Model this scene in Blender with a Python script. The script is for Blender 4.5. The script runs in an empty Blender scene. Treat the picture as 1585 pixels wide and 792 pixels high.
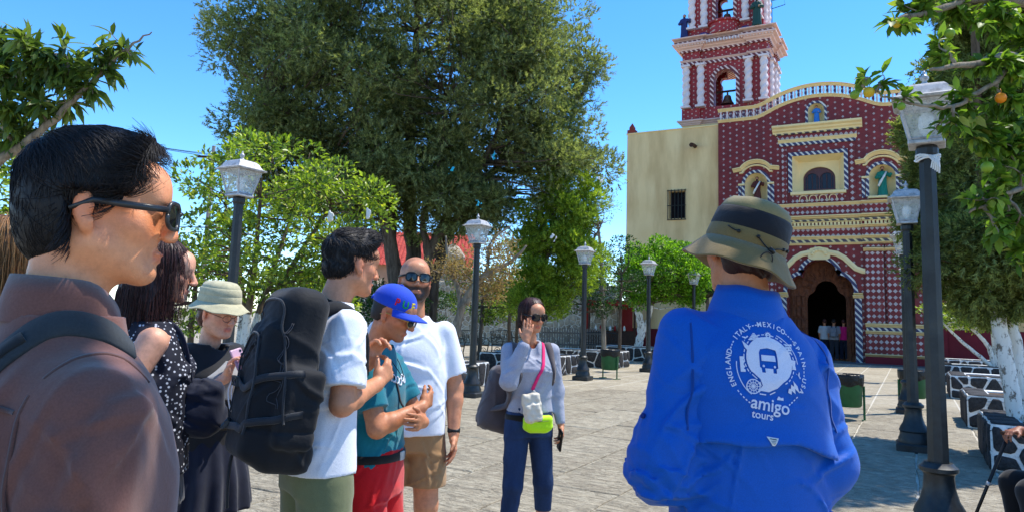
import bpy, bmesh, math, random
import numpy as np
from mathutils import Vector, Matrix, Euler
from mathutils.bvhtree import BVHTree

# ------------------------------------------------------------------ camera, sky, sun, exposure
R_ = math.radians
SC = bpy.context.scene
COL = SC.collection
HEAD = R_(29.4)                 # the camera looks 29.4 degrees left of the avenue (world +Y)
EYE = np.array([0.0, 0.0, 1.5])
FPX, PX, PY = 1100.0, 792.5, 360.0
PITCH, ROLL = math.atan(128 / 1100), R_(1.8)
_f = np.array([-math.sin(HEAD), math.cos(HEAD), 0.0])
_r = np.array([math.cos(HEAD), math.sin(HEAD), 0.0])
FWD = _f * math.cos(PITCH) + np.array([0, 0, math.sin(PITCH)])
_u = -_f * math.sin(PITCH) + np.array([0, 0, math.cos(PITCH)])
RGT = math.cos(ROLL) * _r + math.sin(ROLL) * _u
UPV = -math.sin(ROLL) * _r + math.cos(ROLL) * _u

cam = bpy.data.cameras.new('camera')
cam.lens = FPX / 1585 * 36
cam.sensor_width = 36
cam.shift_y = -(396 - PY) / 1585
cam.clip_start, cam.clip_end = 0.05, 2000
camo = bpy.data.objects.new('camera', cam)
camo.matrix_world = Matrix(((RGT[0], UPV[0], -FWD[0], EYE[0]), (RGT[1], UPV[1], -FWD[1], EYE[1]),
                            (RGT[2], UPV[2], -FWD[2], EYE[2]), (0, 0, 0, 1)))
COL.objects.link(camo)
SC.camera = camo

SUN_EL, SUN_DIR = R_(64), Vector((0.30, 0.38, 0)).normalized()     # horizontal direction towards the sun
SKY_STRENGTH, SUN_STRENGTH, EXPOSURE = 0.15, 2.7, 1.22
w = bpy.data.worlds.new('World')
SC.world = w
w.use_nodes = True
nt = w.node_tree
bg = nt.nodes['Background']
sky = nt.nodes.new('ShaderNodeTexSky')
sky.sky_type = 'NISHITA'
sky.sun_disc = False
sky.sun_elevation = SUN_EL
sky.sun_rotation = math.atan2(SUN_DIR.x, SUN_DIR.y)
sky.altitude = 2100
sky.air_density, sky.dust_density, sky.ozone_density = 1.0, 0.1, 4.0
hs_ = nt.nodes.new('ShaderNodeHueSaturation')
hs_.inputs['Saturation'].default_value = 1.25
nt.links.new(sky.outputs[0], hs_.inputs['Color'])
nt.links.new(hs_.outputs[0], bg.inputs[0])
bg.inputs[1].default_value = SKY_STRENGTH
sl = bpy.data.lights.new('sun', 'SUN')
sl.energy, sl.angle, sl.color = SUN_STRENGTH, R_(0.53), (1.0, 0.95, 0.86)
so = bpy.data.objects.new('sun', sl)
sv = Vector((SUN_DIR.x * math.cos(SUN_EL), SUN_DIR.y * math.cos(SUN_EL), math.sin(SUN_EL)))
so.rotation_euler = sv.to_track_quat('Z', 'Y').to_euler()
so.location = (20, 30, 60)
COL.objects.link(so)
SC.view_settings.view_transform = 'Standard'
SC.view_settings.look = 'None'
SC.view_settings.exposure = EXPOSURE
SC.view_settings.gamma = 1.0
SC.cycles.max_bounces = 8
SC.cycles.transparent_max_bounces = 12
SC.cycles.use_denoising = True


def ray(x, y):
    return FWD + (x - PX) / FPX * RGT + (PY - y) / FPX * UPV


def at(x, y, Y):
    """world point whose horizontal distance ahead of the camera is Y, seen at photo pixel x, y"""
    d = ray(x, y)
    return EYE + d * (Y / (d @ _f))


def on_ground(x, y, z=0.0):
    d = ray(x, y)
    return EYE + d * ((z - EYE[2]) / d[2])


# ------------------------------------------------------------------ helpers
rng = np.random.default_rng(7)
random.seed(7)


def tag(o, label=None, cat=None, group=None, kind=None):
    for k, v in (('label', label), ('category', cat), ('group', group), ('kind', kind)):
        if v:
            o[k] = v
    return o


def empty(name, loc=(0, 0, 0), rz=0.0, parent=None):
    o = bpy.data.objects.new(name, None)
    o.location = loc
    o.rotation_euler = (0, 0, rz)
    o.empty_display_size = 0.1
    COL.objects.link(o)
    if parent:
        o.parent = parent
    return o


def mesh_data(name, verts, faces, mats, smooth=False, fmat=None):
    me = bpy.data.meshes.new(name)
    verts = np.asarray(verts, np.float32)
    if isinstance(faces, np.ndarray) and faces.ndim == 2:
        n, c = faces.shape
        me.vertices.add(len(verts))
        me.vertices.foreach_set('co', verts.ravel())
        me.loops.add(n * c)
        me.loops.foreach_set('vertex_index', faces.astype(np.int32).ravel())
        me.polygons.add(n)
        me.polygons.foreach_set('loop_start', np.arange(0, n * c, c, dtype=np.int32))
        me.polygons.foreach_set('loop_total', np.full(n, c, np.int32))
        me.update(calc_edges=True)
    else:
        me.from_pydata([tuple(map(float, v)) for v in verts], [], [tuple(int(i) for i in f) for f in faces])
        me.update()
    for m in (mats if isinstance(mats, (list, tuple)) else [mats]):
        if m:
            me.materials.append(m)
    if fmat is not None:
        me.polygons.foreach_set('material_index', np.asarray(fmat, np.int32))
    if smooth:
        me.polygons.foreach_set('use_smooth', np.ones(len(me.polygons), bool))
    return me


def link(name, me, parent=None, loc=None, rot=None):
    o = bpy.data.objects.new(name, me)
    COL.objects.link(o)
    if parent:
        o.parent = parent
    if loc is not None:
        o.location = loc
    if rot is not None:
        o.rotation_euler = rot
    return o


def mobj(name, verts, faces, mat, parent=None, smooth=False, fmat=None):
    return link(name, mesh_data(name, verts, faces, mat, smooth, fmat), parent)


class MB:
    """collects shapes for one mesh"""
    def __init__(s):
        s.v, s.f, s.m = [], [], []

    def add(s, v, f, m=0):
        b = len(s.v)
        s.v += [tuple(map(float, p)) for p in v]
        s.f += [tuple(int(i) + b for i in q) for q in f]
        s.m += [m] * len(f)
        return s

    def box(s, lo, hi, m=0, bev=0.0):
        x0, y0, z0 = lo
        x1, y1, z1 = hi
        if bev:
            b = bev
            v, f = [], []
            for z, k in ((z0, b), (z0 + b, 0), (z1 - b, 0), (z1, b)):
                k2 = k
                v += [(x0 + k2, y0 + b, z), (x0 + b, y0 + k2, z), (x1 - b, y0 + k2, z), (x1 - k2, y0 + b, z),
                      (x1 - k2, y1 - b, z), (x1 - b, y1 - k2, z), (x0 + b, y1 - k2, z), (x0 + k2, y1 - b, z)]
            for r in range(3):
                for i in range(8):
                    j = (i + 1) % 8
                    f.append((r * 8 + i, r * 8 + j, r * 8 + 8 + j, r * 8 + 8 + i))
            f.append(tuple(range(7, -1, -1)))
            f.append(tuple(range(24, 32)))
            return s.add(v, f, m)
        v = [(x0, y0, z0), (x1, y0, z0), (x1, y1, z0), (x0, y1, z0), (x0, y0, z1), (x1, y0, z1), (x1, y1, z1), (x0, y1, z1)]
        f = [(3, 2, 1, 0), (4, 5, 6, 7), (0, 1, 5, 4), (1, 2, 6, 5), (2, 3, 7, 6), (3, 0, 4, 7)]
        return s.add(v, f, m)

    def tube(s, pts, rad, n=8, m=0, cap=True):
        pts = [Vector(p) for p in pts]
        if not hasattr(rad, '__len__'):
            rad = [rad] * len(pts)
        v, f = [], []
        up = Vector((0.31, 0.17, 0.93))
        for i, p in enumerate(pts):
            t = (pts[min(i + 1, len(pts) - 1)] - pts[max(i - 1, 0)]).normalized()
            a = t.cross(up)
            if a.length < 1e-3:
                a = t.cross(Vector((1, 0, 0)))
            a.normalize()
            b = t.cross(a)
            up = b.cross(t) if False else up
            for k in range(n):
                th = 2 * math.pi * k / n
                v.append(p + (a * math.cos(th) + b * math.sin(th)) * rad[i])
        for i in range(len(pts) - 1):
            for k in range(n):
                j = (k + 1) % n
                f.append((i * n + k, i * n + j, i * n + n + j, i * n + n + k))
        if cap:
            f.append(tuple(range(n - 1, -1, -1)))
            f.append(tuple((len(pts) - 1) * n + k for k in range(n)))
        return s.add(v, f, m)

    def lathe(s, prof, n=16, m=0, c=(0, 0, 0), rotz=0.0, sq=None):
        """prof: (radius, z) bottom to top"""
        v, f = [], []
        for r, z in prof:
            for k in range(n):
                th = 2 * math.pi * k / n + rotz
                v.append((c[0] + r * math.cos(th), c[1] + r * math.sin(th), c[2] + z))
        for i in range(len(prof) - 1):
            for k in range(n):
                j = (k + 1) % n
                f.append((i * n + k, i * n + j, i * n + n + j, i * n + n + k))
        f.append(tuple(range(n - 1, -1, -1)))
        f.append(tuple((len(prof) - 1) * n + k for k in range(n)))
        return s.add(v, f, m)

    def build(s, name, mat, parent=None, smooth=False):
        o = mobj(name, s.v, s.f, mat, parent, smooth, s.m)
        return o

    def data(s, name, mat, smooth=False):
        return mesh_data(name, s.v, s.f, mat, smooth, s.m)


def auto_smooth(o, ang=35):
    me = o.data
    me.polygons.foreach_set('use_smooth', np.ones(len(me.polygons), bool))
    bm = bmesh.new()
    bm.from_mesh(me)
    a = R_(ang)
    for e in bm.edges:
        e.smooth = not (len(e.link_faces) == 2 and e.calc_face_angle(0) > a)
    bm.to_mesh(me)
    bm.free()
    return o


def copy_tree(o, parent=None):
    c = o.copy()
    COL.objects.link(c)
    c.parent = parent
    for ch in o.children:
        copy_tree(ch, c)
    return c


# ------------------------------------------------------------------ materials
def srgb(r, g, b):
    def l(c):
        c /= 255.0
        return c / 12.92 if c <= 0.04045 else ((c + 0.055) / 1.055) ** 2.4
    return (l(r), l(g), l(b), 1.0)


class NT:
    """tiny node-graph writer"""
    def __init__(s, name, rough=0.8, spec=0.3, metallic=0.0):
        s.mat = bpy.data.materials.new(name)
        s.mat.use_nodes = True
        s.n = s.mat.node_tree.nodes
        s.l = s.mat.node_tree.links
        s.bsdf = s.n['Principled BSDF']
        s.out = s.n['Material Output']
        s.set(s.bsdf, 'Roughness', rough)
        s.set(s.bsdf, 'Specular IOR Level', spec)
        s.set(s.bsdf, 'Metallic', metallic)
        s._co = None

    def set(s, node, key, v):
        i = node.inputs[key]
        if hasattr(v, 'is_output') or isinstance(v, bpy.types.NodeSocket):
            s.l.new(v, i)
        elif i.type == 'RGBA' and len(v) == 3:
            i.default_value = (*v, 1)
        else:
            i.default_value = v

    def co(s, kind='Object'):
        if s._co is None:
            s._co = s.n.new('ShaderNodeTexCoord')
        return s._co.outputs[kind]

    def mapping(s, scale=(1, 1, 1), rot=(0, 0, 0), loc=(0, 0, 0), src=None):
        m = s.n.new('ShaderNodeMapping')
        s.set(m, 'Vector', src or s.co())
        s.set(m, 'Scale', scale)
        s.set(m, 'Rotation', rot)
        s.set(m, 'Location', loc)
        return m.outputs[0]

    def noise(s, scale=5, detail=4, rough=0.55, src=None, dist=0.0):
        t = s.n.new('ShaderNodeTexNoise')
        s.set(t, 'Vector', src or s.co())
        s.set(t, 'Scale', scale)
        s.set(t, 'Detail', detail)
        s.set(t, 'Roughness', rough)
        s.set(t, 'Distortion', dist)
        return t.outputs[0]

    def voronoi(s, scale=5, feature='F1', src=None, out='Distance'):
        t = s.n.new('ShaderNodeTexVoronoi')
        t.feature = feature
        s.set(t, 'Vector', src or s.co())
        s.set(t, 'Scale', scale)
        return t.outputs[out]

    def math(s, op, a, b=0.0, c=None, clamp=False):
        m = s.n.new('ShaderNodeMath')
        m.operation = op
        m.use_clamp = clamp
        for i, v in enumerate((a, b) if c is None else (a, b, c)):
            if isinstance(v, bpy.types.NodeSocket):
                s.l.new(v, m.inputs[i])
            else:
                m.inputs[i].default_value = v
        return m.outputs[0]

    def ramp(s, fac, stops, interp='LINEAR'):
        r = s.n.new('ShaderNodeValToRGB')
        r.color_ramp.interpolation = interp
        e = r.color_ramp.elements
        while len(e) < len(stops):
            e.new(0.5)
        for i, (p, c) in enumerate(stops):
            e[i].position = p
            e[i].color = c if len(c) == 4 else (*c, 1)
        s.l.new(fac, r.inputs[0])
        return r.outputs[0]

    def mix(s, fac, a, b, mode='MIX'):
        m = s.n.new('ShaderNodeMix')
        m.data_type = 'RGBA'
        m.blend_type = mode
        for i, v in ((0, fac), (6, a), (7, b)):
            if isinstance(v, bpy.types.NodeSocket):
                s.l.new(v, m.inputs[i])
            else:
                m.inputs[i].default_value = v if i == 0 or len(v) == 4 else (*v, 1)
        return m.outputs[2]

    def range(s, v, a, b, c=0.0, d=1.0):
        m = s.n.new('ShaderNodeMapRange')
        m.interpolation_type = 'LINEAR'
        s.l.new(v, m.inputs[0])
        for i, q in enumerate((a, b, c, d)):
            m.inputs[i + 1].default_value = q
        return m.outputs[0]

    def sep(s, src=None):
        m = s.n.new('ShaderNodeSeparateXYZ')
        s.l.new(src or s.co(), m.inputs[0])
        return m.outputs

    def comb(s, x, y, z=0.0):
        m = s.n.new('ShaderNodeCombineXYZ')
        for i, v in enumerate((x, y, z)):
            if isinstance(v, bpy.types.NodeSocket):
                s.l.new(v, m.inputs[i])
            else:
                m.inputs[i].default_value = v
        return m.outputs[0]

    def color(s, c):
        s.set(s.bsdf, 'Base Color', c)
        return s

    def bump(s, h, strength=0.3, dist=0.01):
        b = s.n.new('ShaderNodeBump')
        s.set(b, 'Height', h)
        s.set(b, 'Strength', strength)
        s.set(b, 'Distance', dist)
        s.l.new(b.outputs[0], s.bsdf.inputs['Normal'])
        return s

    def island(s):
        g = s.n.new('ShaderNodeNewGeometry')
        return g.outputs['Random Per Island']

    def objrand(s):
        g = s.n.new('ShaderNodeObjectInfo')
        return g.outputs['Random']

    def attr(s, name):
        a = s.n.new('ShaderNodeAttribute')
        a.attribute_name = name
        return a.outputs['Color']


def lum(c, k):
    return tuple(min(1, x * k) for x in c[:3]) + (1,)


def pm(name, col, var=0.15, scale=6.0, rough=0.75, bump=0.2, bscale=40.0, bdist=0.004, spec=0.3, metallic=0.0, col2=None):
    """plain painted / natural surface: two-scale colour variation and a fine relief"""
    t = NT(name, rough, spec, metallic)
    a = t.noise(scale, 5, 0.6)
    c = t.ramp(a, [(0.3, col2 or lum(col, 1 - var)), (0.7, lum(col, 1 + var * 0.5))])
    t.color(c)
    t.bump(t.noise(bscale, 3, 0.6), bump, bdist)
    return t.mat


def fabric(name, col, var=0.12, weave=900.0, rough=0.85, bump=0.25, sheen=0.2, mott=14.0, soft=0.0):
    t = NT(name, rough, 0.2)
    a = t.noise(mott, 5, 0.6)
    b = t.noise(weave * 0.5, 2, 0.5)
    c = t.ramp(a, [(0.3, lum(col, 1 - var)), (0.72, lum(col, 1 + var))])
    c = t.mix(0.35, c, t.ramp(b, [(0.35, lum(col, 0.7)), (0.65, lum(col, 1.3))]))
    t.color(c)
    t.set(t.bsdf, 'Sheen Weight', sheen)
    h = t.math('ADD', t.math('MULTIPLY', t.noise(weave * 0.3, 2, 0.5), 0.12), t.noise(22, 4, 0.55, dist=0.6))
    t.bump(h, bump, 0.007)
    return t.mat
# ------------------------------------------------------------------ implicit bodies -> continuous meshes
def _smooth_interp(zs, vals, z):
    t = np.linspace(zs[0], zs[-1], 160)
    v = np.interp(t, zs, vals)
    k = np.ones(9) / 9
    v = np.convolve(np.pad(v, 4, mode='edge'), k, 'valid')
    return np.interp(z, t, v).astype(np.float32)


def wob(X, Y, Z, f, seed=0.0):
    """cheap smooth pseudo-noise, about -1..1"""
    a = np.sin(X * f * 1.0 + 1.7 * np.sin(Y * f * 0.83 + seed) + seed * 1.3)
    b = np.sin(Y * f * 1.13 + 1.5 * np.sin(Z * f * 0.91 + seed * 2.1) + seed)
    c = np.sin(Z * f * 0.93 + 1.6 * np.sin(X * f * 1.07 + seed * 0.7) + seed * 2.7)
    return (a + b + c) / 3


class SDF:
    def __init__(s, res=0.008):
        s.res, s.ops = res, []

    def _box(s, pts, r):
        p = np.array(pts, float)
        return p.min(0) - r, p.max(0) + r

    def cone(s, a, b, r1, r2, k=0.02, mode='add', flat=False):
        a, b = np.array(a, np.float32), np.array(b, np.float32)
        ba = b - a
        L2 = float(ba @ ba) + 1e-9
        Lr = L2 ** .5
        if flat:
            def fnf(X, Y, Z):
                px, py, pz = X - a[0], Y - a[1], Z - a[2]
                t0 = (px * ba[0] + py * ba[1] + pz * ba[2]) / L2
                t = np.clip(t0, 0, 1.2)
                return np.maximum(np.sqrt((px - ba[0] * t) ** 2 + (py - ba[1] * t) ** 2 + (pz - ba[2] * t) ** 2) - (r1 + (r2 - r1) * t), (t0 - 1) * Lr)
            lo, hi = s._box([a, b], max(r1, r2))
            s.ops.append((mode, fnf, lo, hi, k))
            return s

        def fn(X, Y, Z):
            px, py, pz = X - a[0], Y - a[1], Z - a[2]
            t = np.clip((px * ba[0] + py * ba[1] + pz * ba[2]) / L2, 0, 1)
            return np.sqrt((px - ba[0] * t) ** 2 + (py - ba[1] * t) ** 2 + (pz - ba[2] * t) ** 2) - (r1 + (r2 - r1) * t)
        lo, hi = s._box([a, b], max(r1, r2))
        s.ops.append((mode, fn, lo, hi, k))
        return s

    def chain(s, pts, rads, k=0.02):
        for i in range(len(pts) - 1):
            s.cone(pts[i], pts[i + 1], rads[i], rads[i + 1], k)
        return s

    def ell(s, c, r, k=0.02, R=None, mode='add'):
        c, r = np.array(c, np.float32), np.array(r, np.float32)
        Rm = np.eye(3, dtype=np.float32) if R is None else np.array(R, np.float32)

        def fn(X, Y, Z):
            px, py, pz = X - c[0], Y - c[1], Z - c[2]
            q = [(px * Rm[0, i] + py * Rm[1, i] + pz * Rm[2, i]) for i in range(3)]
            k0 = np.sqrt(sum((q[i] / r[i]) ** 2 for i in range(3))) + 1e-6
            k1 = np.sqrt(sum((q[i] / r[i] ** 2) ** 2 for i in range(3))) + 1e-6
            return k0 * (k0 - 1) / k1
        m = float(r.max()) if R is not None else r
        s.ops.append((mode, fn, c - m, c + m, k))
        return s

    def rbox(s, c, half, rad, k=0.01, R=None, mode='add'):
        c, h = np.array(c, np.float32), np.array(half, np.float32)
        Rm = np.eye(3, dtype=np.float32) if R is None else np.array(R, np.float32)

        def fn(X, Y, Z):
            px, py, pz = X - c[0], Y - c[1], Z - c[2]
            q = [np.abs(px * Rm[0, i] + py * Rm[1, i] + pz * Rm[2, i]) - (h[i] - rad) for i in range(3)]
            o = np.sqrt(sum(np.maximum(a, 0) ** 2 for a in q))
            return o + np.minimum(np.maximum(np.maximum(q[0], q[1]), q[2]), 0) - rad
        m = float(np.linalg.norm(h)) if R is not None else h
        s.ops.append((mode, fn, c - m, c + m, k))
        return s

    def stack(s, lv, k=0.02, p=2.3, mode='add', cap=0.012):
        """lv: rows (z, cx, cy, rx, ry) from bottom to top: elliptical sections"""
        lv = np.array(sorted(lv), float)

        def fn(X, Y, Z):
            z = np.clip(Z, lv[0, 0], lv[-1, 0])
            cx, cy, rx, ry = (_smooth_interp(lv[:, 0], lv[:, i], z) for i in (1, 2, 3, 4))
            e = ((np.abs(X - cx) / rx) ** p + (np.abs(Y - cy) / ry) ** p + 1e-9) ** (1 / p)
            d = (e - 1) * np.minimum(rx, ry)
            dz = np.maximum(lv[0, 0] - Z, Z - lv[-1, 0])
            return np.maximum(d, dz) + 0 * d
        lo = np.array([(lv[:, 1] - lv[:, 3]).min(), (lv[:, 2] - lv[:, 4]).min(), lv[0, 0]])
        hi = np.array([(lv[:, 1] + lv[:, 3]).max(), (lv[:, 2] + lv[:, 4]).max(), lv[-1, 0]])
        s.ops.append((mode, fn, lo, hi, k))
        return s

    def cut(s, fn, k=0.0):
        """keep where fn < 0"""
        s.ops.append(('cut', fn, None, None, k))
        return s

    def disp(s, fn):
        s.ops.append(('disp', fn, None, None, 0))
        return s

    def field(s):
        los = np.array([o[2] - o[4] for o in s.ops if o[0] == 'add'])
        his = np.array([o[3] + o[4] for o in s.ops if o[0] == 'add'])
        res = s.res
        lo = los.min(0) - 4 * res
        n = np.ceil((his.max(0) + 4 * res - lo) / res).astype(int) + 1
        ax = [(lo[i] + res * np.arange(n[i])).astype(np.float32) for i in range(3)]
        F = np.full(tuple(n), 0.6, np.float32)
        for mode, fn, a, b, k in s.ops:
            if mode in ('add', 'sub', 'max'):
                pad = max(k, 0) + 3 * res
                i0 = np.clip(np.floor((a - pad - lo) / res).astype(int), 0, n - 1)
                i1 = np.clip(np.ceil((b + pad - lo) / res).astype(int) + 1, 1, n)
                sl = tuple(slice(i0[i], i1[i]) for i in range(3))
                X, Y, Z = ax[0][sl[0], None, None], ax[1][None, sl[1], None], ax[2][None, None, sl[2]]
                d = fn(X, Y, Z)
                f = F[sl]
                kk = max(k, 1e-4)
                if mode == 'add':
                    h = np.clip(0.5 + 0.5 * (f - d) / kk, 0, 1)
                    F[sl] = f + (d - f) * h - kk * h * (1 - h)
                else:
                    g = -f
                    h = np.clip(0.5 + 0.5 * (g - d) / kk, 0, 1)
                    F[sl] = -(g + (d - g) * h - kk * h * (1 - h))
            else:
                X, Y, Z = ax[0][:, None, None], ax[1][None, :, None], ax[2][None, None, :]
                if mode == 'cut':
                    F = np.maximum(F, np.broadcast_to(fn(X, Y, Z), F.shape)).astype(np.float32)
                else:
                    ii = np.nonzero(np.abs(F) < 0.05)
                    F[ii] += fn(ax[0][ii[0]], ax[1][ii[1]], ax[2][ii[2]]).astype(np.float32)
        return F, lo

    def mesh(s):
        F, lo = s.field()
        return nets(F, lo, s.res)

    def obj(s, name, mat, parent=None, smooth=2, post=None):
        v, f = s.mesh()
        if smooth:
            v = relax(v, f, smooth)
        if post:
            v = post(v)
        return mobj(name, v, f, mat, parent, True)


def relax(v, f, it=1, lam=0.5):
    e = np.concatenate([f[:, [0, 1]], f[:, [1, 2]], f[:, [2, 3]], f[:, [3, 0]]])
    n = len(v)
    cnt = np.bincount(e[:, 0], minlength=n) + np.bincount(e[:, 1], minlength=n)
    cnt = np.maximum(cnt, 1)
    for i in range(it):
        for sgn in (lam, -lam * 0.98):
            acc = np.stack([np.bincount(e[:, 0], v[e[:, 1], k], n) + np.bincount(e[:, 1], v[e[:, 0], k], n) for k in range(3)], 1)
            v = v + sgn * (acc / cnt[:, None] - v)
    return v


def nets(F, lo, res):
    s = F < 0
    cnt = np.zeros(tuple(d - 1 for d in F.shape), np.int8)
    corners = [(i, j, k) for i in (0, 1) for j in (0, 1) for k in (0, 1)]
    nx, ny, nz = cnt.shape
    for i, j, k in corners:
        cnt += s[i:i + nx, j:j + ny, k:k + nz]
    ci, cj, ck = np.nonzero((cnt > 0) & (cnt < 8))
    val = {c: F[ci + c[0], cj + c[1], ck + c[2]] for c in corners}
    acc = np.zeros((len(ci), 3))
    num = np.zeros(len(ci))
    for a in corners:
        for d in range(3):
            if a[d] == 0:
                b = tuple(a[q] + (1 if q == d else 0) for q in range(3))
                f0, f1 = val[a], val[b]
                m = (f0 < 0) != (f1 < 0)
                t = np.where(m, f0 / np.where(m, f0 - f1, 1), 0)
                p = np.array(a, float)[None, :] + t[:, None] * (np.array(b) - np.array(a))[None, :]
                acc += p * m[:, None]
                num += m
    v = acc / num[:, None] + np.stack([ci, cj, ck], 1)
    idx = np.full(cnt.shape, -1, np.int32)
    idx[ci, cj, ck] = np.arange(len(ci))
    faces = []
    for d in range(3):
        b, c = [(1, 2), (2, 0), (0, 1)][d]
        sl0 = [slice(1, -1)] * 3
        sl1 = [slice(1, -1)] * 3
        sl0[d], sl1[d] = slice(0, -1), slice(1, None)
        m = s[tuple(sl0)] != s[tuple(sl1)]
        ii = np.stack(np.nonzero(m), 1)
        base = ii.copy()
        for q in range(3):
            if q != d:
                base[:, q] += 1
        inside = s[tuple(sl0)][m]

        def cell(db, dc):
            q = base.copy()
            q[:, b] -= db
            q[:, c] -= dc
            return idx[q[:, 0], q[:, 1], q[:, 2]]
        quad = np.stack([cell(1, 1), cell(0, 1), cell(0, 0), cell(1, 0)], 1)
        quad[~inside] = quad[~inside][:, ::-1]
        faces.append(quad)
    f = np.concatenate(faces)
    f = f[(f >= 0).all(1)]
    return v * res + lo, f
# ------------------------------------------------------------------ ground and paving (world +Y runs along the avenue to the church)
ROW_H, BRICK_W, GAP = 0.74, 1.08, 0.020


def stone_colour(t, coord, rnd, rows=False):
    n1 = t.noise(1.3, 5, 0.6, coord)
    n2 = t.noise(9, 6, 0.65, coord)
    n3 = t.noise(70, 3, 0.6, coord)
    base = t.ramp(n2, [(0.28, srgb(104, 92, 74)), (0.48, srgb(162, 150, 126)), (0.72, srgb(208, 198, 172))])
    base = t.mix(0.42, base, t.ramp(rnd, [(0.0, srgb(122, 113, 98)), (0.35, srgb(166, 157, 138)), (0.7, srgb(142, 133, 116)), (1.0, srgb(190, 182, 162))]))
    base = t.mix(0.35, base, t.ramp(n1, [(0.3, srgb(118, 108, 92)), (0.7, srgb(182, 172, 150))]))
    base = t.mix(t.range(n3, 0.54, 0.72, 0, 0.65), base, srgb(86, 75, 60))
    return base, n2, n3


def flake_bump(t, coord, n2, n3):
    m = t.mapping((2.2, 9, 3), src=coord)
    lay = t.noise(1.6, 5, 0.62, m, 0.8)
    crack = t.range(t.math('ABSOLUTE', t.math('SUBTRACT', lay, 0.5)), 0.0, 0.03, 0, 1)
    h = t.math('ADD', t.math('MULTIPLY', lay, 1.2), t.math('ADD', t.math('MULTIPLY', n2, 0.8), t.math('MULTIPLY', n3, 0.22)))
    return t.math('ADD', h, t.math('MULTIPLY', crack, 0.16)), crack


t = NT('slab_stone', 0.85, 0.25)
oi = t.n.new('ShaderNodeObjectInfo')
vadd = t.n.new('ShaderNodeVectorMath')
vadd.operation = 'ADD'
t.l.new(t.co(), vadd.inputs[0])
t.l.new(oi.outputs['Location'], vadd.inputs[1])
col, n2, n3 = stone_colour(t, vadd.outputs[0], oi.outputs['Random'])
h, crack = flake_bump(t, vadd.outputs[0], n2, n3)
t.color(t.mix(t.range(crack, 0, 1, 0.3, 0), col, srgb(84, 76, 64)))
t.bump(h, 1.0, 0.03)
M_SLAB = t.mat

t = NT('plaza_ground', 0.9, 0.2)
s = t.sep()
bk = t.n.new('ShaderNodeTexBrick')
bk.offset, bk.offset_frequency, bk.squash = 0.5, 2, 1.0
t.set(bk, 'Vector', t.comb(s[1], s[0], 0.0))
t.set(bk, 'Scale', 1.0)
t.set(bk, 'Mortar Size', GAP * 0.9)
t.set(bk, 'Mortar Smooth', 0.3)
t.set(bk, 'Brick Width', BRICK_W)
t.set(bk, 'Row Height', ROW_H)
t.set(bk, 'Color1', (0, 0, 0, 1))
t.set(bk, 'Color2', (1, 1, 1, 1))
t.set(bk, 'Mortar', (0.5, 0.5, 0.5, 1))
rnd = t.math('MULTIPLY', bk.outputs[0], 1.0)
col, n2, n3 = stone_colour(t, t.co(), rnd)
mort = t.ramp(t.noise(14, 4), [(0.3, srgb(170, 162, 145)), (0.7, srgb(206, 199, 182))])
t.color(t.mix(bk.outputs[1], col, mort))
h, crack = flake_bump(t, t.co(), n2, n3)
t.bump(t.math('ADD', t.math('MULTIPLY', bk.outputs[1], 0.4), h), 0.6, 0.02)
M_GROUND = t.mat

g = mobj('plaza_ground', [(-400, -200, 0), (400, -200, 0), (400, 600, 0), (-400, 600, 0)], [(0, 1, 2, 3)], M_GROUND)
tag(g, kind='structure')


def slab_variant(i):
    r = np.random.default_rng(50 + i)
    hx, hy = ROW_H / 2 - GAP / 2, BRICK_W / 2 - GAP / 2
    ring = []
    for a, b, n in (((-hx, -hy), (hx, -hy), 3), ((hx, -hy), (hx, hy), 4), ((hx, hy), (-hx, hy), 3), ((-hx, hy), (-hx, -hy), 4)):
        for q in range(n):
            f = q / n
            ring.append((a[0] + (b[0] - a[0]) * f + r.normal(0, .006), a[1] + (b[1] - a[1]) * f + r.normal(0, .006)))
    n = len(ring)
    v, f = [], []
    for z, k in ((-0.03, 1.0), (0.006, 1.0), (0.0125, 0.982)):
        v += [(x * k, y * k, z + (r.normal(0, .0012) if z > 0 else 0)) for x, y in ring]
    for rr in range(2):
        for k in range(n):
            j = (k + 1) % n
            f.append((rr * n + k, rr * n + j, rr * n + n + j, rr * n + n + k))
    f.append(tuple(2 * n + k for k in range(n)))
    return mesh_data('paving_slab', v, f, M_SLAB)


SLABS = [slab_variant(i) for i in range(8)]


def to_pix(p):
    d = np.array(p, float) - EYE
    z = d @ FWD
    if z < 0.2:
        return None
    return PX + FPX * (d @ RGT) / z, PY - FPX * (d @ UPV) / z


cand = []
for row in range(-30, 15):
    off = 0.5 * BRICK_W if row % 2 == 0 else 0.0
    for b in range(-5, 20):
        x, y = (row + 0.5) * ROW_H, (b + 0.5) * BRICK_W - off
        dist = math.hypot(x, y)
        q = to_pix((x, y, 0))
        if q and dist < 15.5 and -90 < q[0] < 1690 and q[1] < 950:
            cand.append((dist, x, y))
cand.sort()
for i, (d, x, y) in enumerate(cand[:295]):
    o = link('paving_slab', SLABS[random.randrange(8)], g, (x, y, random.uniform(-.002, .003)),
             (random.gauss(0, .0016), random.gauss(0, .0016), random.choice((0, math.pi))))

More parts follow.
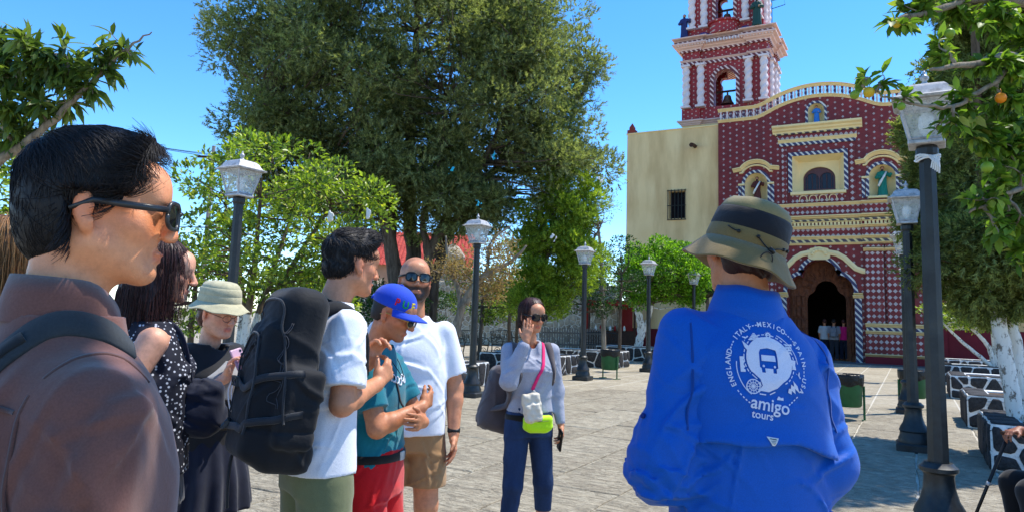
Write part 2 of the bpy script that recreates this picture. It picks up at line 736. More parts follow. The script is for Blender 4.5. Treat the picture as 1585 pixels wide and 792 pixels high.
# ------------------------------------------------------------------ planters: black stones in broad white joints
t = NT('black_stone', 0.8, 0.35)
c = t.ramp(t.noise(24, 5, 0.65), [(0.3, srgb(24, 23, 25)), (0.65, srgb(62, 60, 60)), (0.85, srgb(118, 114, 108))])
t.color(c)
t.bump(t.noise(30, 6, 0.7), 0.8, 0.02)
M_BLACKSTONE = t.mat
t = NT('white_joint', 0.85, 0.2)
t.color(t.ramp(t.noise(12, 5, 0.65), [(0.25, srgb(150, 146, 138)), (0.5, srgb(222, 220, 214)), (0.8, srgb(240, 238, 232))]))
t.bump(t.noise(40, 4), 0.5, 0.01)
M_JOINT = t.mat
M_SOIL = pm('dry_soil', srgb(96, 76, 54), 0.4, 9, 0.95, 0.8, 60, 0.02)


def clip_half(poly, n, d):
    out = []
    for i in range(len(poly)):
        a, b = poly[i], poly[(i + 1) % len(poly)]
        da, db = a[0] * n[0] + a[1] * n[1] - d, b[0] * n[0] + b[1] * n[1] - d
        if da <= 0:
            out.append(a)
        if (da < 0 < db) or (db < 0 < da):
            f = da / (da - db)
            out.append((a[0] + (b[0] - a[0]) * f, a[1] + (b[1] - a[1]) * f))
    return out


def cells(w, h, n, gap, r, it=1):
    pts = np.stack([r.uniform(0, w, n), r.uniform(0, h, n)], 1)
    for step in range(it + 1):
        polys = []
        for i in range(n):
            poly = [(0, 0), (w, 0), (w, h), (0, h)]
            for j in range(n):
                if j != i:
                    dv = pts[j] - pts[i]
                    L = np.linalg.norm(dv)
                    nn = dv / max(L, 1e-6)
                    m = (pts[i] + pts[j]) / 2
                    g_ = gap / 2 if step == it else 0
                    poly = clip_half(poly, nn, nn @ m - g_)
                    if len(poly) < 3:
                        break
            polys.append(poly)
        if step < it:
            for i, p in enumerate(polys):
                if len(p) >= 3:
                    pts[i] = pts[i] * 0.4 + np.mean(p, 0) * 0.6
    return [p for p in polys if len(p) >= 3]


def stone_mesh(poly, org, ax, ay, nrm, r, proud=0.02):
    """one stone: rounded polygon standing proud of the joint surface"""
    p = np.array(poly)
    c = p.mean(0)
    # round corners: chaikin
    for _ in range(1):
        q = []
        for i in range(len(p)):
            a, b = p[i], p[(i + 1) % len(p)]
            q += [a * .86 + b * .14, a * .14 + b * .86]
        p = np.array(q)
    p = p + r.normal(0, .004, p.shape)
    n = len(p)
    org, ax, ay, nrm = map(np.array, (org, ax, ay, nrm))
    v, f = [], []
    for k, d in ((1.0, -0.02), (0.97, proud * 0.6), (0.86, proud)):
        for a in p:
            b = c + (a - c) * k
            v.append(org + ax * b[0] + ay * b[1] + nrm * (d + (r.normal(0, .003) if d > 0 else 0)))
    for rr in range(2):
        for k in range(n):
            j = (k + 1) % n
            f.append((rr * n + k, rr * n + j, rr * n + n + j, rr * n + n + k))
    v.append(org + ax * c[0] + ay * c[1] + nrm * proud * 1.15)
    for k in range(n):
        f.append((2 * n + k, 2 * n + (k + 1) % n, 3 * n))
    return v, f


def planter_proto(w, d, h, seed, side):
    """local origin: the corner nearest the avenue and the camera; w away from the avenue (side -1: towards -X), d along +Y"""
    r = np.random.default_rng(seed)
    root = empty('stone_planter')
    x0, x1 = (0, w) if side > 0 else (-w, 0)
    rim = 0.34
    b = MB()
    b.box((x0, 0, 0), (x1, d, h - 0.06), 0, 0.02)
    v = []
    for z, k in ((h - 0.062, 0.0), (h, 0.015)):
        v += [(x0 + k, k, z), (x1 - k, k, z), (x1 - k, d - k, z), (x0 + k, d - k, z)]
    v += [(x0 + rim, rim, h), (x1 - rim, rim, h), (x1 - rim, d - rim, h), (x0 + rim, d - rim, h)]
    v += [(x0 + rim, rim, h - .058), (x1 - rim, rim, h - .058), (x1 - rim, d - rim, h - .058), (x0 + rim, d - rim, h - .058)]
    f = []
    for rr in range(3):
        for k in range(4):
            f.append((rr * 4 + k, rr * 4 + (k + 1) % 4, rr * 4 + 4 + (k + 1) % 4, rr * 4 + 4 + k))
    b.add(v, f)
    b.build('wall', M_JOINT, root)
    MB().box((x0 + rim, rim, h - .057), (x1 - rim, d - rim, h - .02)).build('soil', M_SOIL, root)
    faces = [((x0, 0, 0), (1, 0, 0), (0, 0, 1), (0, -1, 0), w, h, int(w * 5)),
             ((x0 if side > 0 else x1, d if side > 0 else 0, 0), (0, -1 if side > 0 else 1, 0), (0, 0, 1), (-1 if side > 0 else 1, 0, 0), d, h, int(d * 5)),
             ((x0, 0, h), (1, 0, 0), (0, 1, 0), (0, 0, 1), w, rim, int(w * 3)),
             ((x0 if side > 0 else x1 - rim, rim, h), (1, 0, 0), (0, 1, 0), (0, 0, 1), rim, d - rim, int(d * 2.6))]
    for org, ax, ay, nn, W, H, n in faces:
        for p in cells(W - .04, H - .04, n, 0.036, r):
            p = [(a + .02, bb + .02) for a, bb in p]
            v, f = stone_mesh(p, org, ax, ay, nn, r)
            mobj('stone', v, f, M_BLACKSTONE, root, True)
    return root


PR = [planter_proto(2.3, 1.55, 0.5, 11 + i, 1) for i in range(2)]
PL = [planter_proto(2.3, 1.5, 0.5, 31 + i, -1) for i in range(2)]
spots = [(PR[0], 0.70, 9.40, 'black and white stone planter at the right edge holding the white-trunked cypress'),
         (PR[1], 0.70, 13.2, 'second stone planter back in the right row, just behind the cypress planter'),
         (None, 0.69, 18.6, 'third stone planter back in the right row, seen behind the white cypress trunk'),
         (None, 0.66, 23.7, 'stone planter near the maroon dado in the right row, with the small white-trunked tree'),
         (None, 0.66, 28.2, 'farthest stone planter of the right row, at the foot of the cream wall'),
         (PL[0], -7.95, 11.8, 'stone planter behind the black lamp post beside the man in the white shirt'),
         (PL[1], -7.95, 16.6, 'stone planter between the woman in jeans and the lamp with the green bin'),
         (None, -7.9, 20.4, 'stone planter showing just right of the green litter bin'),
         (None, -8.0, 24.9, 'far stone planter under the round clipped tree by the church wing'),
         (None, -8.0, 6.9, 'stone planter behind the people with the citrus tree beside the left lamp'),
         (None, -8.0, 2.2, 'stone planter at far left hidden behind the man in the brown shirt')]
for i, (o, x, y, lab) in enumerate(spots):
    if o is None:
        o = copy_tree((PR if x > 0 else PL)[i % 2])
    o.location = (x, y, 0)
    tag(o, lab, 'planter', 'stone planters along the avenue')

# ------------------------------------------------------------------ street lamps
t = NT('lamp_black', 0.42, 0.5)
t.color(t.ramp(t.noise(18, 5, 0.7), [(0.3, srgb(20, 22, 23)), (0.6, srgb(38, 41, 41)), (0.85, srgb(66, 67, 64))]))
t.set(t.bsdf, 'Roughness', t.range(t.noise(9, 4), 0.3, 0.7, 0.28, 0.6))
t.bump(t.noise(60, 4), 0.2, 0.004)
M_LAMPBLACK = t.mat
t = NT('lamp_silver', 0.4, 0.5, 0.15)
t.color(t.ramp(t.noise(20, 5, 0.7), [(0.28, srgb(116, 112, 106)), (0.5, srgb(182, 180, 178)), (0.8, srgb(212, 210, 208))]))
t.bump(t.noise(70, 3), 0.15, 0.003)
M_LAMPSILVER = t.mat
t = NT('lamp_glass', 0.12, 0.5)
t.color((0.9, 0.93, 0.9, 1))
t.set(t.bsdf, 'Transmission Weight', 0.0)
t.set(t.bsdf, 'Alpha', t.range(t.noise(16, 5, 0.7), 0.3, 0.75, 0.16, 0.5))
t.bump(t.noise(30, 3), 0.25, 0.01)
M_GLASS = t.mat
M_BULB = pm('bulb_frosted', srgb(236, 236, 228), 0.05, 8, 0.3, 0.05)
M_LACE = fabric('white_lace', srgb(232, 230, 224))


def lamp_proto():
    root = empty('street_lamp')
    b = MB()
    b.box((-.2, -.2, 0), (.2, .2, .10), 0, .015)
    b.lathe([(.175, .10), (.175, .15), (.16, .18), (.155, .22), (.165, .24), (.15, .28), (.12, .33), (.10, .40), (.093, .48), (.098, .50),
             (.12, .515), (.12, .54), (.10, .555), (.088, .57)], 16)
    auto_smooth(b.build('base', M_LAMPBLACK, root), 30)
    b = MB()
    b.lathe([(.070, .565), (.066, .9), (.061, 2.0), (.056, 2.70)], 8, rotz=math.pi / 8)
    b.lathe([(.066, 2.62), (.074, 2.64), (.074, 2.68), (.062, 2.71)], 12)
    b.build('post', M_LAMPBLACK, root)
    b = MB()
    z0, z1, w0, w1 = 2.745, 3.00, .098, .165
    b.box((-w0 - .02, -w0 - .02, 2.70), (w0 + .02, w0 + .02, 2.728), 0, .006)
    for sx in (-1, 1):
        for sy in (-1, 1):
            b.tube([(sx * w0, sy * w0, 2.72), (sx * w1, sy * w1, z1 + .01)], .012, 4)
    for z, ww in ((z0 - .005, w0), (z1, w1)):
        for k in range(4):
            c = [(-ww, -ww), (ww, -ww), (ww, ww), (-ww, ww)]
            b.tube([(*c[k], z), (*c[(k + 1) % 4], z)], .012, 4)
    lan = b.build('lantern', M_LAMPSILVER, root)
    for k in range(4):
        c = [(-1, -1), (1, -1), (1, 1), (-1, 1)]
        p, q = c[k], c[(k + 1) % 4]
        mobj('pane', [(p[0] * w0, p[1] * w0, z0), (q[0] * w0, q[1] * w0, z0), (q[0] * w1, q[1] * w1, z1), (p[0] * w1, p[1] * w1, z1)],
             [(0, 1, 2, 3)], M_GLASS, lan)
    # domed four-sided roof
    prof = [(.215, 3.005), (.222, 3.02), (.185, 3.035), (.165, 3.06), (.15, 3.09), (.125, 3.115), (.085, 3.128), (.02, 3.133)]
    b = MB()
    for i, (r, z) in enumerate(prof):
        pass
    b.lathe([(r * 1.36, z) for r, z in prof], 4, rotz=math.pi / 4)
    auto_smooth(b.build('roof', M_LAMPSILVER, lan), 25)
    b = MB()
    b.lathe([(.03, 3.13), (.034, 3.145), (.02, 3.155), (.014, 3.165), (.028, 3.18), (.03, 3.195), (.018, 3.21), (.01, 3.215), (.012, 3.23), (.002, 3.245)], 10)
    b.build('finial', M_LAMPSILVER, lan, True)
    b = MB()
    b.lathe([(.02, 2.73), (.02, 2.78), (.04, 2.80), (.05, 2.85), (.045, 2.91), (.02, 2.935), (.002, 2.94)], 12)
    b.build('bulb', M_BULB, lan, True)
    return root


L0 = lamp_proto()
lamps = [(0.13, 5.85, 'nearest black lamp post with silver lantern, at right beneath the citrus branches'),
         (-0.02, 10.3, 'second black street lamp in the right row, partly hidden by the nearest post'),
         (-0.10, 14.6, 'third street lamp of the right row, behind two nearer posts'),
         (-0.08, 18.8, 'fourth street lamp of the right row, before the church pilaster'),
         (-0.08, 23.0, 'farthest street lamp of the right row by the church'),
         (-7.02, 5.75, 'left street lamp rising behind the woman with the phone'),
         (-7.05, 11.2, 'street lamp standing between the bald man and the woman in jeans'),
         (-7.03, 16.2, 'street lamp with the green litter bin beside its base'),
         (-6.75, 20.3, 'lamp in front of the round clipped tree'),
         (-6.75, 25.3, 'small far lamp seen just left of the bucket hat')]
for i, (x, y, lab) in enumerate(lamps):
    o = L0 if i == 0 else copy_tree(L0)
    o.location = (x, y, 0)
    o.rotation_euler = (0, 0, random.uniform(-.05, .05))
    o.scale = (1, 1, 1.04)
    tag(o, lab, 'street lamp', 'black street lamps lining the avenue')
# white lace tied round the nearest post
b = MB()
for q in range(3):
    b.tube([(.074 * math.cos(a) * (1 + .1 * math.sin(5 * a + q)), .074 * math.sin(a) * (1 + .1 * math.sin(5 * a + q)), 2.60 + .012 * q + .01 * math.sin(3 * a + q))
            for a in np.linspace(0, 2 * math.pi, 18)], .008, 5)
for q in range(5):
    b.tube([(.01 + .014 * q, -.085, 2.61), (.03 + .01 * q, -.10, 2.58 - .012 * q), (.02 + .012 * q, -.09, 2.53 - .01 * q)], .006, 5)
lr = b.build('lace_ribbon', M_LACE)
lr.location = (0.13, 5.85, 0)
lr.scale = (1, 1, 1.04)
tag(lr, 'torn white lace ribbon tied below the nearest lantern', 'ribbon')

# ------------------------------------------------------------------ litter bins
M_GREEN = pm('bin_green', srgb(38, 92, 52), 0.25, 7, 0.5, 0.15, 40)
M_BINBLACK = pm('bin_bag', srgb(24, 25, 24), 0.3, 10, 0.35, 0.6, 18, 0.03)


def bin_proto():
    root = empty('litter_bin')
    b = MB()
    b.lathe([(.19, .22), (.215, .25), (.235, .66), (.24, .70)], 20)
    auto_smooth(b.build('barrel', M_GREEN, root), 40)
    b = MB()
    n = 40
    v, f = [], []
    for i, (r, z) in enumerate(((.237, .56), (.249, .60), (.252, .70), (.25, .735), (.225, .73), (.2, .60))):
        for k in range(n):
            th = 2 * math.pi * k / n
            rr = r * (1 + .012 * math.sin(9 * th + i)) + (.006 * math.sin(17 * th) if i < 2 else 0)
            v.append((rr * math.cos(th), rr * math.sin(th), z + (.02 * math.sin(5 * th) if i == 0 else 0)))
    for i in range(5):
        for k in range(n):
            f.append((i * n + k, i * n + (k + 1) % n, i * n + n + (k + 1) % n, i * n + n + k))
    f.append(tuple(5 * n + k for k in range(n)))
    b.add(v, f)
    b.build('bag', M_BINBLACK, root, True)
    for sx in (-1, 1):
        b = MB()
        b.tube([(sx * .245, 0, 0.012), (sx * .245, 0, .55)], .018, 8)
        b.box((sx * .245 - .03, -.11, 0), (sx * .245 + .03, .11, .016))
        b.build('leg', M_GREEN, root)
    return root


bn = bin_proto()
for i, (x, y, rz, lab) in enumerate([(-6.72, 17.2, -0.4, 'green litter bin with black liner on two legs beside the left lamp'),
                                     (-0.95, 12.9, 0.2, 'litter bin half hidden behind the blue shirt of the guide'),
                                     (-0.02, 15.4, 0.3, 'green litter bin standing behind the second right lamp post')]):
    o = bn if i == 0 else copy_tree(bn)
    o.location = (x, y, 0)
    o.rotation_euler = (0, 0, rz)
    tag(o, lab, 'litter bin', 'green litter bins')

# ------------------------------------------------------------------ iron benches
M_IRON = pm('bench_iron', srgb(26, 34, 32), 0.3, 12, 0.5, 0.2)


def scroll(cx, cz, r0, turns, a0, y, sgn=1, n=22):
    return [(cx + sgn * r0 * (1 - .8 * i / n) * math.cos(a0 + turns * 2 * math.pi * i / n), y, cz + r0 * (1 - .8 * i / n) * math.sin(a0 + turns * 2 * math.pi * i / n)) for i in range(n + 1)]


def bench_proto():
    root = empty('iron_bench')            # faces local +X, long along Y
    for sy in (-.8, .8):
        b = MB()
        b.tube([(.22, sy, 0), (.2, sy, .2), (.24, sy, .42)], .022, 6)
        b.tube([(-.26, sy, 0), (-.2, sy, .2), (-.2, sy, .42), (-.28, sy, .88)], .022, 6)
        b.tube([(-.2, sy, .40), (.24, sy, .40)], .02, 6)
        b.tube([(-.24, sy, .63), (0, sy, .68), (.2, sy, .66), (.27, sy, .58), (.24, sy, .42)], .02, 6)
        b.tube(scroll(.02, .2, .13, 1.4, 0, sy), .014, 5)
        b.tube(scroll(.02, .54, .09, 1.4, 1, sy), .012, 5)
        b.build('end_frame', M_IRON, root)
    for k in range(6):
        x = -.18 + .08 * k
        MB().box((x, -.82, .425), (x + .055, .82, .445)).build('slat', M_IRON, root)
    b = MB()
    b.tube([(-.285, -.8, .88), (-.285, -.3, .93), (-.285, .3, .93), (-.285, .8, .88)], .018, 6)
    b.tube([(-.21, -.8, .5), (-.21, .8, .5)], .014, 6)
    for k in range(12):
        y = -.72 + 1.44 * k / 11
        b.tube([(-.21, y, .5), (-.24, y + .03, .68), (-.283, y, .9)], .009, 5)
    for k in range(5):
        y = -.58 + 1.16 * k / 4
        b.tube([(-.245, y + .1 * math.cos(a), .7 + .1 * math.sin(a)) for a in np.linspace(0, 2 * math.pi, 15)], .011, 5)
    b.build('backrest', M_IRON, root)
    return root


bp = bench_proto()
p1, p2 = on_ground(728, 551), on_ground(905, 541)
for i, (x, y, rz, lab) in enumerate([(-13.7, 21.6, 0.0, 'ornate dark iron bench left of the lamp behind the woman in jeans'),
                                     (-13.7, 24.2, 0.0, 'ornate dark iron bench on the far side of the lamp, beside the first'),
                                     (-11.2, 27.5, -1.2, 'distant iron bench in front of the low fence')]):
    o = bp if i == 0 else copy_tree(bp)
    o.location = (x, y, 0)
    o.rotation_euler = (0, 0, rz)
    tag(o, lab, 'bench', 'iron benches in the garden')

# ------------------------------------------------------------------ background walls, house, shop front, fence, pole
t = NT('rubble_masonry', 0.9, 0.2)
dv = t.voronoi(3.6, 'DISTANCE_TO_EDGE')
vc = t.voronoi(3.6, 'F1', out='Color')
sc_ = t.n.new('ShaderNodeSeparateColor')
t.l.new(vc, sc_.inputs[0])
c = t.ramp(sc_.outputs[0], [(0.0, srgb(106, 92, 76)), (0.5, srgb(150, 134, 112)), (1.0, srgb(188, 172, 146))])
c = t.mix(0.4, c, t.ramp(t.noise(7, 5), [(0.3, srgb(96, 84, 68)), (0.7, srgb(196, 182, 156))]))
c = t.mix(t.range(dv, 0.02, 0.07, 1, 0), c, srgb(206, 196, 176))
t.color(c)
t.bump(t.range(dv, 0.0, 0.14, 0, 1), 0.7, 0.05)
M_RUBBLE = t.mat

b = MB()
for i in range(30):
    x0 = -30 + 18 * i / 30
    hgt = 3.2 + .14 * math.sin(i * 1.7) + .08 * math.sin(i * 4.1)
    b.box((x0, 31.4 + .02 * (i % 3), 0), (x0 + .6 - .001, 32.0, hgt))
wl = b.build('rubble_wall', M_RUBBLE)
tag(wl, 'pale rubble stone wall closing the garden behind the benches', 'wall')

M_REDROOF = None
t = NT('red_roof_tile', 0.8, 0.2)
t.color(t.ramp(t.noise(6, 5), [(0.3, srgb(150, 52, 44)), (0.7, srgb(196, 84, 70))]))
t.bump(t.noise(30, 3), 0.3, 0.01)
M_REDROOF = t.mat
M_HOUSEWALL = pm('house_wall', srgb(196, 150, 120), 0.15, 2, 0.9, 0.2)
pc = at(648, 400, 46)
hs = empty('tiled_house', (pc[0], pc[1], 0), HEAD)
MB().box((-3.4, 0, 0), (3.4, 7, 4.6)).build('wall', M_HOUSEWALL, hs)
for k in range(27):
    x = -3.6 + 7.2 * k / 27
    b = MB()
    for sgn, ya, yb in ((1, -.5, 3.5), (-1, 7.5, 3.5)):
        n = 5
        ring = [(x + .1325 + .1325 * math.cos(a), .07 * math.sin(a)) for a in np.linspace(0, math.pi, n)]
        v = [(px_, ya, 4.45 + pz_) for px_, pz_ in ring] + [(px_, yb, 7.0 + pz_) for px_, pz_ in ring]
        f = [(i, i + 1, n + i + 1, n + i) for i in range(n - 1)]
        b.add(v, f)
    b.build('roof_tile', M_REDROOF, hs)
tag(hs, 'house with a red tiled roof behind the big tree', 'house')
# small stone belfry with a cross beyond the garden
pc = at(699, 400, 43)
bf = empty('stone_belfry', (pc[0], pc[1], 0), HEAD)
MB().box((-.7, 0, 0), (.7, 1.4, 4.9)).build('shaft', M_RUBBLE, bf)
b = MB()
b.lathe([(.8, 4.9), (.75, 5.05), (.6, 5.3), (.35, 5.6), (.1, 5.75)], 12, c=(0, .7, 0))
b.build('dome', M_RUBBLE, bf, True)
b = MB()
b.tube([(0, .7, 5.7), (0, .7, 6.9)], .05, 6)
b.tube([(-.32, .7, 6.5), (.32, .7, 6.5)], .05, 6)
b.tube([(-.2, .7, 6.15), (.2, .7, 6.15)], .03, 6)
b.build('cross', M_IRON, bf)
tag(bf, 'small stone belfry topped by an iron cross left of the middle lamp', 'belfry')

# red kiosk, dark gate posts and low fence left of the church wing
M_RED = pm('kiosk_red', srgb(150, 30, 26), 0.2, 4, 0.6, 0.1)
M_DARKWOOD = pm('dark_wood', srgb(70, 46, 34), 0.3, 9, 0.8, 0.3)
M_DARKVOID = pm('shade_cloth', srgb(52, 48, 46), 0.2, 6, 0.9, 0.2)
pc = at(947, 520, 33)
ks = empty('red_kiosk', (pc[0], pc[1], 0), HEAD)
b = MB()
b.box((-1.1, 0, 0), (1.1, 1.6, .95))
b.build('counter', M_DARKWOOD, ks)
MB().box((-1.1, .9, .96), (1.1, 1.6, 2.1)).build('back_panel', M_RED, ks)
MB().box((-1.2, -.5, 2.1), (1.2, 1.7, 2.35), 0, .03).build('awning', M_RED, ks)
for sx in (-1.05, 1.05):
    MB().tube([(sx, .05, .95), (sx, .05, 2.1)], .05, 8).build('post', M_DARKWOOD, ks)
for k in range(7):
    b = MB()
    b.lathe([(.05, .955), (.06, 1.0), (.055, 1.12), (.025, 1.16), (.025, 1.2)], 10, c=(-.7 + .22 * k, .3, 0))
    b.build('jar', [M_BULB, M_RED, M_GREEN][k % 3], ks, True)
tag(ks, 'small red roofed kiosk counter left of the church wing', 'kiosk')
M_FENCE = pm('fence_grey', srgb(120, 112, 104), 0.2, 5, 0.8, 0.2)
pc = at(884, 520, 31)
fn = empty('slat_fence', (pc[0], pc[1], 0), HEAD)
for k in range(24):
    x = -1.25 + 2.5 * k / 23
    MB().box((x - .03, 0, 0.02), (x + .03, .03, 1.05 + .02 * (k % 2))).build('picket', M_FENCE, fn)
for z in (.3, .8):
    MB().box((-1.3, .032, z), (1.3, .07, z + .07)).build('rail', M_FENCE, fn)
tag(fn, 'low grey picket fence behind the woman in jeans, left of the kiosk', 'fence')
M_CONC = pm('pole_concrete', srgb(150, 140, 132), 0.12, 5, 0.9, 0.2)
pc = at(330, 240, 40)
up = empty('utility_pole', (pc[0], pc[1], 0), HEAD)
MB().tube([(0, 0, 0), (0, 0, 10.6)], [.16, .1], 10).build('shaft', M_CONC, up)
MB().box((-.9, -.06, 9.9), (.9, .06, 10.02)).build('crossarm', M_DARKWOOD, up)
tag(up, 'thin utility pole above the citrus tree at left', 'utility pole')
for i, (dx, z) in enumerate(((-.8, 10.05), (.0, 10.05), (.8, 10.05))):
    a = np.array([pc[0], pc[1], z]) + dx * _r
    e = at(-350, 60 + 12 * i, 42)
    e2 = a + 14 * _r + 6 * _f + np.array([0, 0, -1.0])
    for q0, q1, nm in ((a, e, 'leftward'), (a, e2, 'rightward')):
        pts = [q0 + (q1 - q0) * f_ - np.array([0, 0, 1.0]) * 0.8 * 4 * f_ * (1 - f_) for f_ in np.linspace(0, 1, 13)]
        ww = MB().tube(pts, .016, 4).build('power_line', M_IRON)
        tag(ww, ('upper', 'middle', 'lower')[i] + ' thin dark power line strung %s from the utility pole' % nm, 'cable', 'power lines at the pole')
# ------------------------------------------------------------------ church
def tile_mat(name, ground, dia, sx, sz, size, half=True, dark=None):
    """maroon tile wall with small pale lozenges; works on faces along X and along Y"""
    t = NT(name, 0.55, 0.4)
    s = t.sep()
    u = t.math('DIVIDE', t.math('ADD', s[0], s[1]), sx)
    v = t.math('DIVIDE', s[2], sz)
    colid = t.math('FLOOR', u)
    if half:
        v = t.math('ADD', v, t.math('MULTIPLY', t.math('MODULO', t.math('ABSOLUTE', colid), 2.0), 0.5))
    fu = t.math('ABSOLUTE', t.math('SUBTRACT', t.math('FRACT', u), 0.5))
    fv = t.math('ABSOLUTE', t.math('SUBTRACT', t.math('FRACT', t.math('ADD', v, 50.0)), 0.5))
    d = t.math('ADD', t.math('MULTIPLY', fu, sx / sz), fv)
    m = t.range(d, size, size + 0.05, 1, 0)
    cell = t.n.new('ShaderNodeTexWhiteNoise')
    t.l.new(t.comb(colid, t.math('FLOOR', t.math('ADD', v, 50.0))), cell.inputs[0])
    dc = t.mix(t.range(cell.outputs[0], 0, 1, 0.0, 0.45), dia, lum(dia, 0.55))
    gcol = t.ramp(t.noise(2.3, 5, 0.65), [(0.3, lum(ground, 0.72)), (0.7, lum(ground, 1.2))])
    gcol = t.mix(t.range(t.noise(0.7, 4), 0.5, 0.75, 0, 0.25), gcol, lum(ground, 0.5))
    stain = t.noise(0.9, 6, .65, t.mapping((1.6, 1.6, .35)))
    cc_ = t.mix(t.range(stain, .5, .8, 0, .5), t.mix(m, gcol, dc), lum(ground, .38))
    t.color(t.mix(t.range(t.noise(5, 5, .7), .55, .8, 0, .35), cc_, srgb(176, 140, 128)))
    t.bump(t.math('ADD', m, t.noise(25, 3)), 0.2, 0.01)
    return t.mat


def rope_mat(name, a, b, k=4.5, c=None):
    t = NT(name, 0.6, 0.35)
    s = t.sep()
    q = t.math('FRACT', t.math('MULTIPLY', t.math('ADD', t.math('ADD', s[0], s[1]), t.math('MULTIPLY', s[2], 0.9)), k))
    st = [(0.0, a), (0.38, b)] if c is None else [(0.0, a), (0.34, b), (0.67, c)]
    t.color(t.ramp(q, st, 'CONSTANT'))
    t.bump(t.noise(20, 3), 0.2, 0.01)
    return t.mat


MAROON = srgb(126, 36, 36)
M_TILE = tile_mat('maroon_tile', MAROON, srgb(184, 164, 158), 0.30, 0.27, 0.185)
M_TILE2 = tile_mat('maroon_tile_dense', MAROON, srgb(200, 184, 178), 0.20, 0.26, 0.30, False)
M_TILET = tile_mat('tower_tile', srgb(158, 42, 42), srgb(206, 176, 160), 0.20, 0.22, 0.17)
M_CREAM = pm('cream_stucco', srgb(246, 218, 158), 0.10, 1.6, 0.85, 0.25, 22, 0.01)
t = NT('cream_wall', 0.9, 0.2)
st = t.noise(1.0, 6, 0.6, t.mapping((1.2, 1.2, 0.25)))
t.color(t.mix(t.range(st, 0.42, 0.72, 0, 0.8), t.ramp(t.noise(0.6, 5), [(0.3, srgb(240, 202, 142)), (0.7, srgb(250, 216, 158))]), srgb(200, 160, 106)))
t.bump(t.noise(14, 5), 0.25, 0.012)
M_CREAMWALL = t.mat
M_ROPE = rope_mat('rope_blue', srgb(214, 208, 196), srgb(62, 62, 92), 4.2)
M_ROPEC = rope_mat('rope_cream', srgb(226, 208, 150), srgb(84, 76, 84), 3.4)
M_ROPET = rope_mat('rope_tower', srgb(226, 196, 184), srgb(110, 48, 50), 4.2)
M_PINK = pm('pink_stucco', srgb(228, 190, 176), 0.14, 3, 0.85, 0.3, 25, 0.01)
M_COLW = pm('white_column', srgb(230, 212, 208), 0.12, 4, 0.7, 0.2)
M_MAROON = pm('maroon_paint', srgb(116, 30, 38), 0.18, 1.5, 0.8, 0.2)
M_CARVED = None
t = NT('carved_wood', 0.6, 0.35)
t.color(t.ramp(t.noise(9, 5, 0.6, t.mapping((1, 1, .3))), [(0.3, srgb(78, 40, 22)), (0.7, srgb(132, 76, 44))]))
t.bump(t.math('ADD', t.voronoi(6), t.noise(20, 3)), 0.9, 0.04)
M_CARVED = t.mat
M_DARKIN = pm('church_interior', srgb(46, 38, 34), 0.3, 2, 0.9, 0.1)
M_BRONZE = pm('bell_bronze', srgb(120, 92, 74), 0.3, 8, 0.45, 0.2, 30, 0.004, 0.4, 0.5)
M_WINWOOD = pm('window_wood', srgb(96, 60, 62), 0.2, 8, 0.5, 0.2)
M_PANE = pm('dark_pane', srgb(34, 30, 38), 0.2, 4, 0.15, 0.02)
M_BAL = tile_mat('baluster_check', srgb(96, 60, 80), srgb(206, 204, 206), 0.13, 0.20, 0.26, False)

CH = empty('church', (-3.42, 33.2, 0))
tag(CH, 'maroon and cream church with lozenge tiles, arched door and bell tower', 'church')


def plate(name, loops, y0, y1, mat, parent, bev=0):
    """flat plate in the XZ plane with holes, from y0 (front) to y1"""
    cu = bpy.data.curves.new(name, 'CURVE')
    cu.dimensions = '2D'
    cu.fill_mode = 'BOTH'
    cu.extrude = abs(y1 - y0) / 2
    for lp in loops:
        sp = cu.splines.new('POLY')
        sp.points.add(len(lp) - 1)
        for p, (x, z) in zip(sp.points, lp):
            p.co = (x, z, 0, 1)
        sp.use_cyclic_u = True
    tmp = bpy.data.objects.new(name, cu)
    me = tmp.to_mesh()
    v = np.array([q.co[:] for q in me.vertices])
    f = [tuple(p.vertices) for p in me.polygons]
    tmp.to_mesh_clear()
    bpy.data.objects.remove(tmp)
    bpy.data.curves.remove(cu)
    v = np.stack([v[:, 0], (y0 + y1) / 2 - v[:, 2], v[:, 1]], 1)
    o = mobj(name, v, f, mat, parent)
    bm = bmesh.new()
    bm.from_mesh(o.data)
    bmesh.ops.remove_doubles(bm, verts=bm.verts, dist=1e-4)
    bmesh.ops.recalc_face_normals(bm, faces=bm.faces)
    bm.to_mesh(o.data)
    bm.free()
    return o


def sweep(mb, path, prof, y=0.0, m=0):
    """path (x,z) in the facade plane, prof closed loop of (out, up): up is to the left of travel"""
    p = np.array(path, float)
    v, f = [], []
    n = len(prof)
    for i in range(len(p)):
        a = p[min(i + 1, len(p) - 1)] - p[i]
        b = p[i] - p[max(i - 1, 0)]
        if i == 0:
            b = a
        if i == len(p) - 1:
            a = b
        a, b = a / np.linalg.norm(a), b / np.linalg.norm(b)
        tt = a + b
        tt /= np.linalg.norm(tt)
        nn = np.array([-tt[1], tt[0]]) / max(0.5, float(tt @ a))
        for o, u in prof:
            v.append((p[i, 0] + nn[0] * u, y - o, p[i, 1] + nn[1] * u))
    for i in range(len(p) - 1):
        for k in range(n):
            j = (k + 1) % n
            f.append((i * n + k, i * n + j, i * n + n + j, i * n + n + k))
    f.append(tuple(range(n)))
    f.append(tuple((len(p) - 1) * n + k for k in range(n - 1, -1, -1)))
    return mb.add(v, f, m)


def fix_normals(o):
    bm = bmesh.new()
    bm.from_mesh(o.data)
    bmesh.ops.recalc_face_normals(bm, faces=bm.faces)
    bm.to_mesh(o.data)
    bm.free()
    return o


def trim(name, path, prof, mat, parent, y=0.0):
    mb = MB()
    sweep(mb, path, prof, y)
    return fix_normals(mb.build(name, mat, parent))


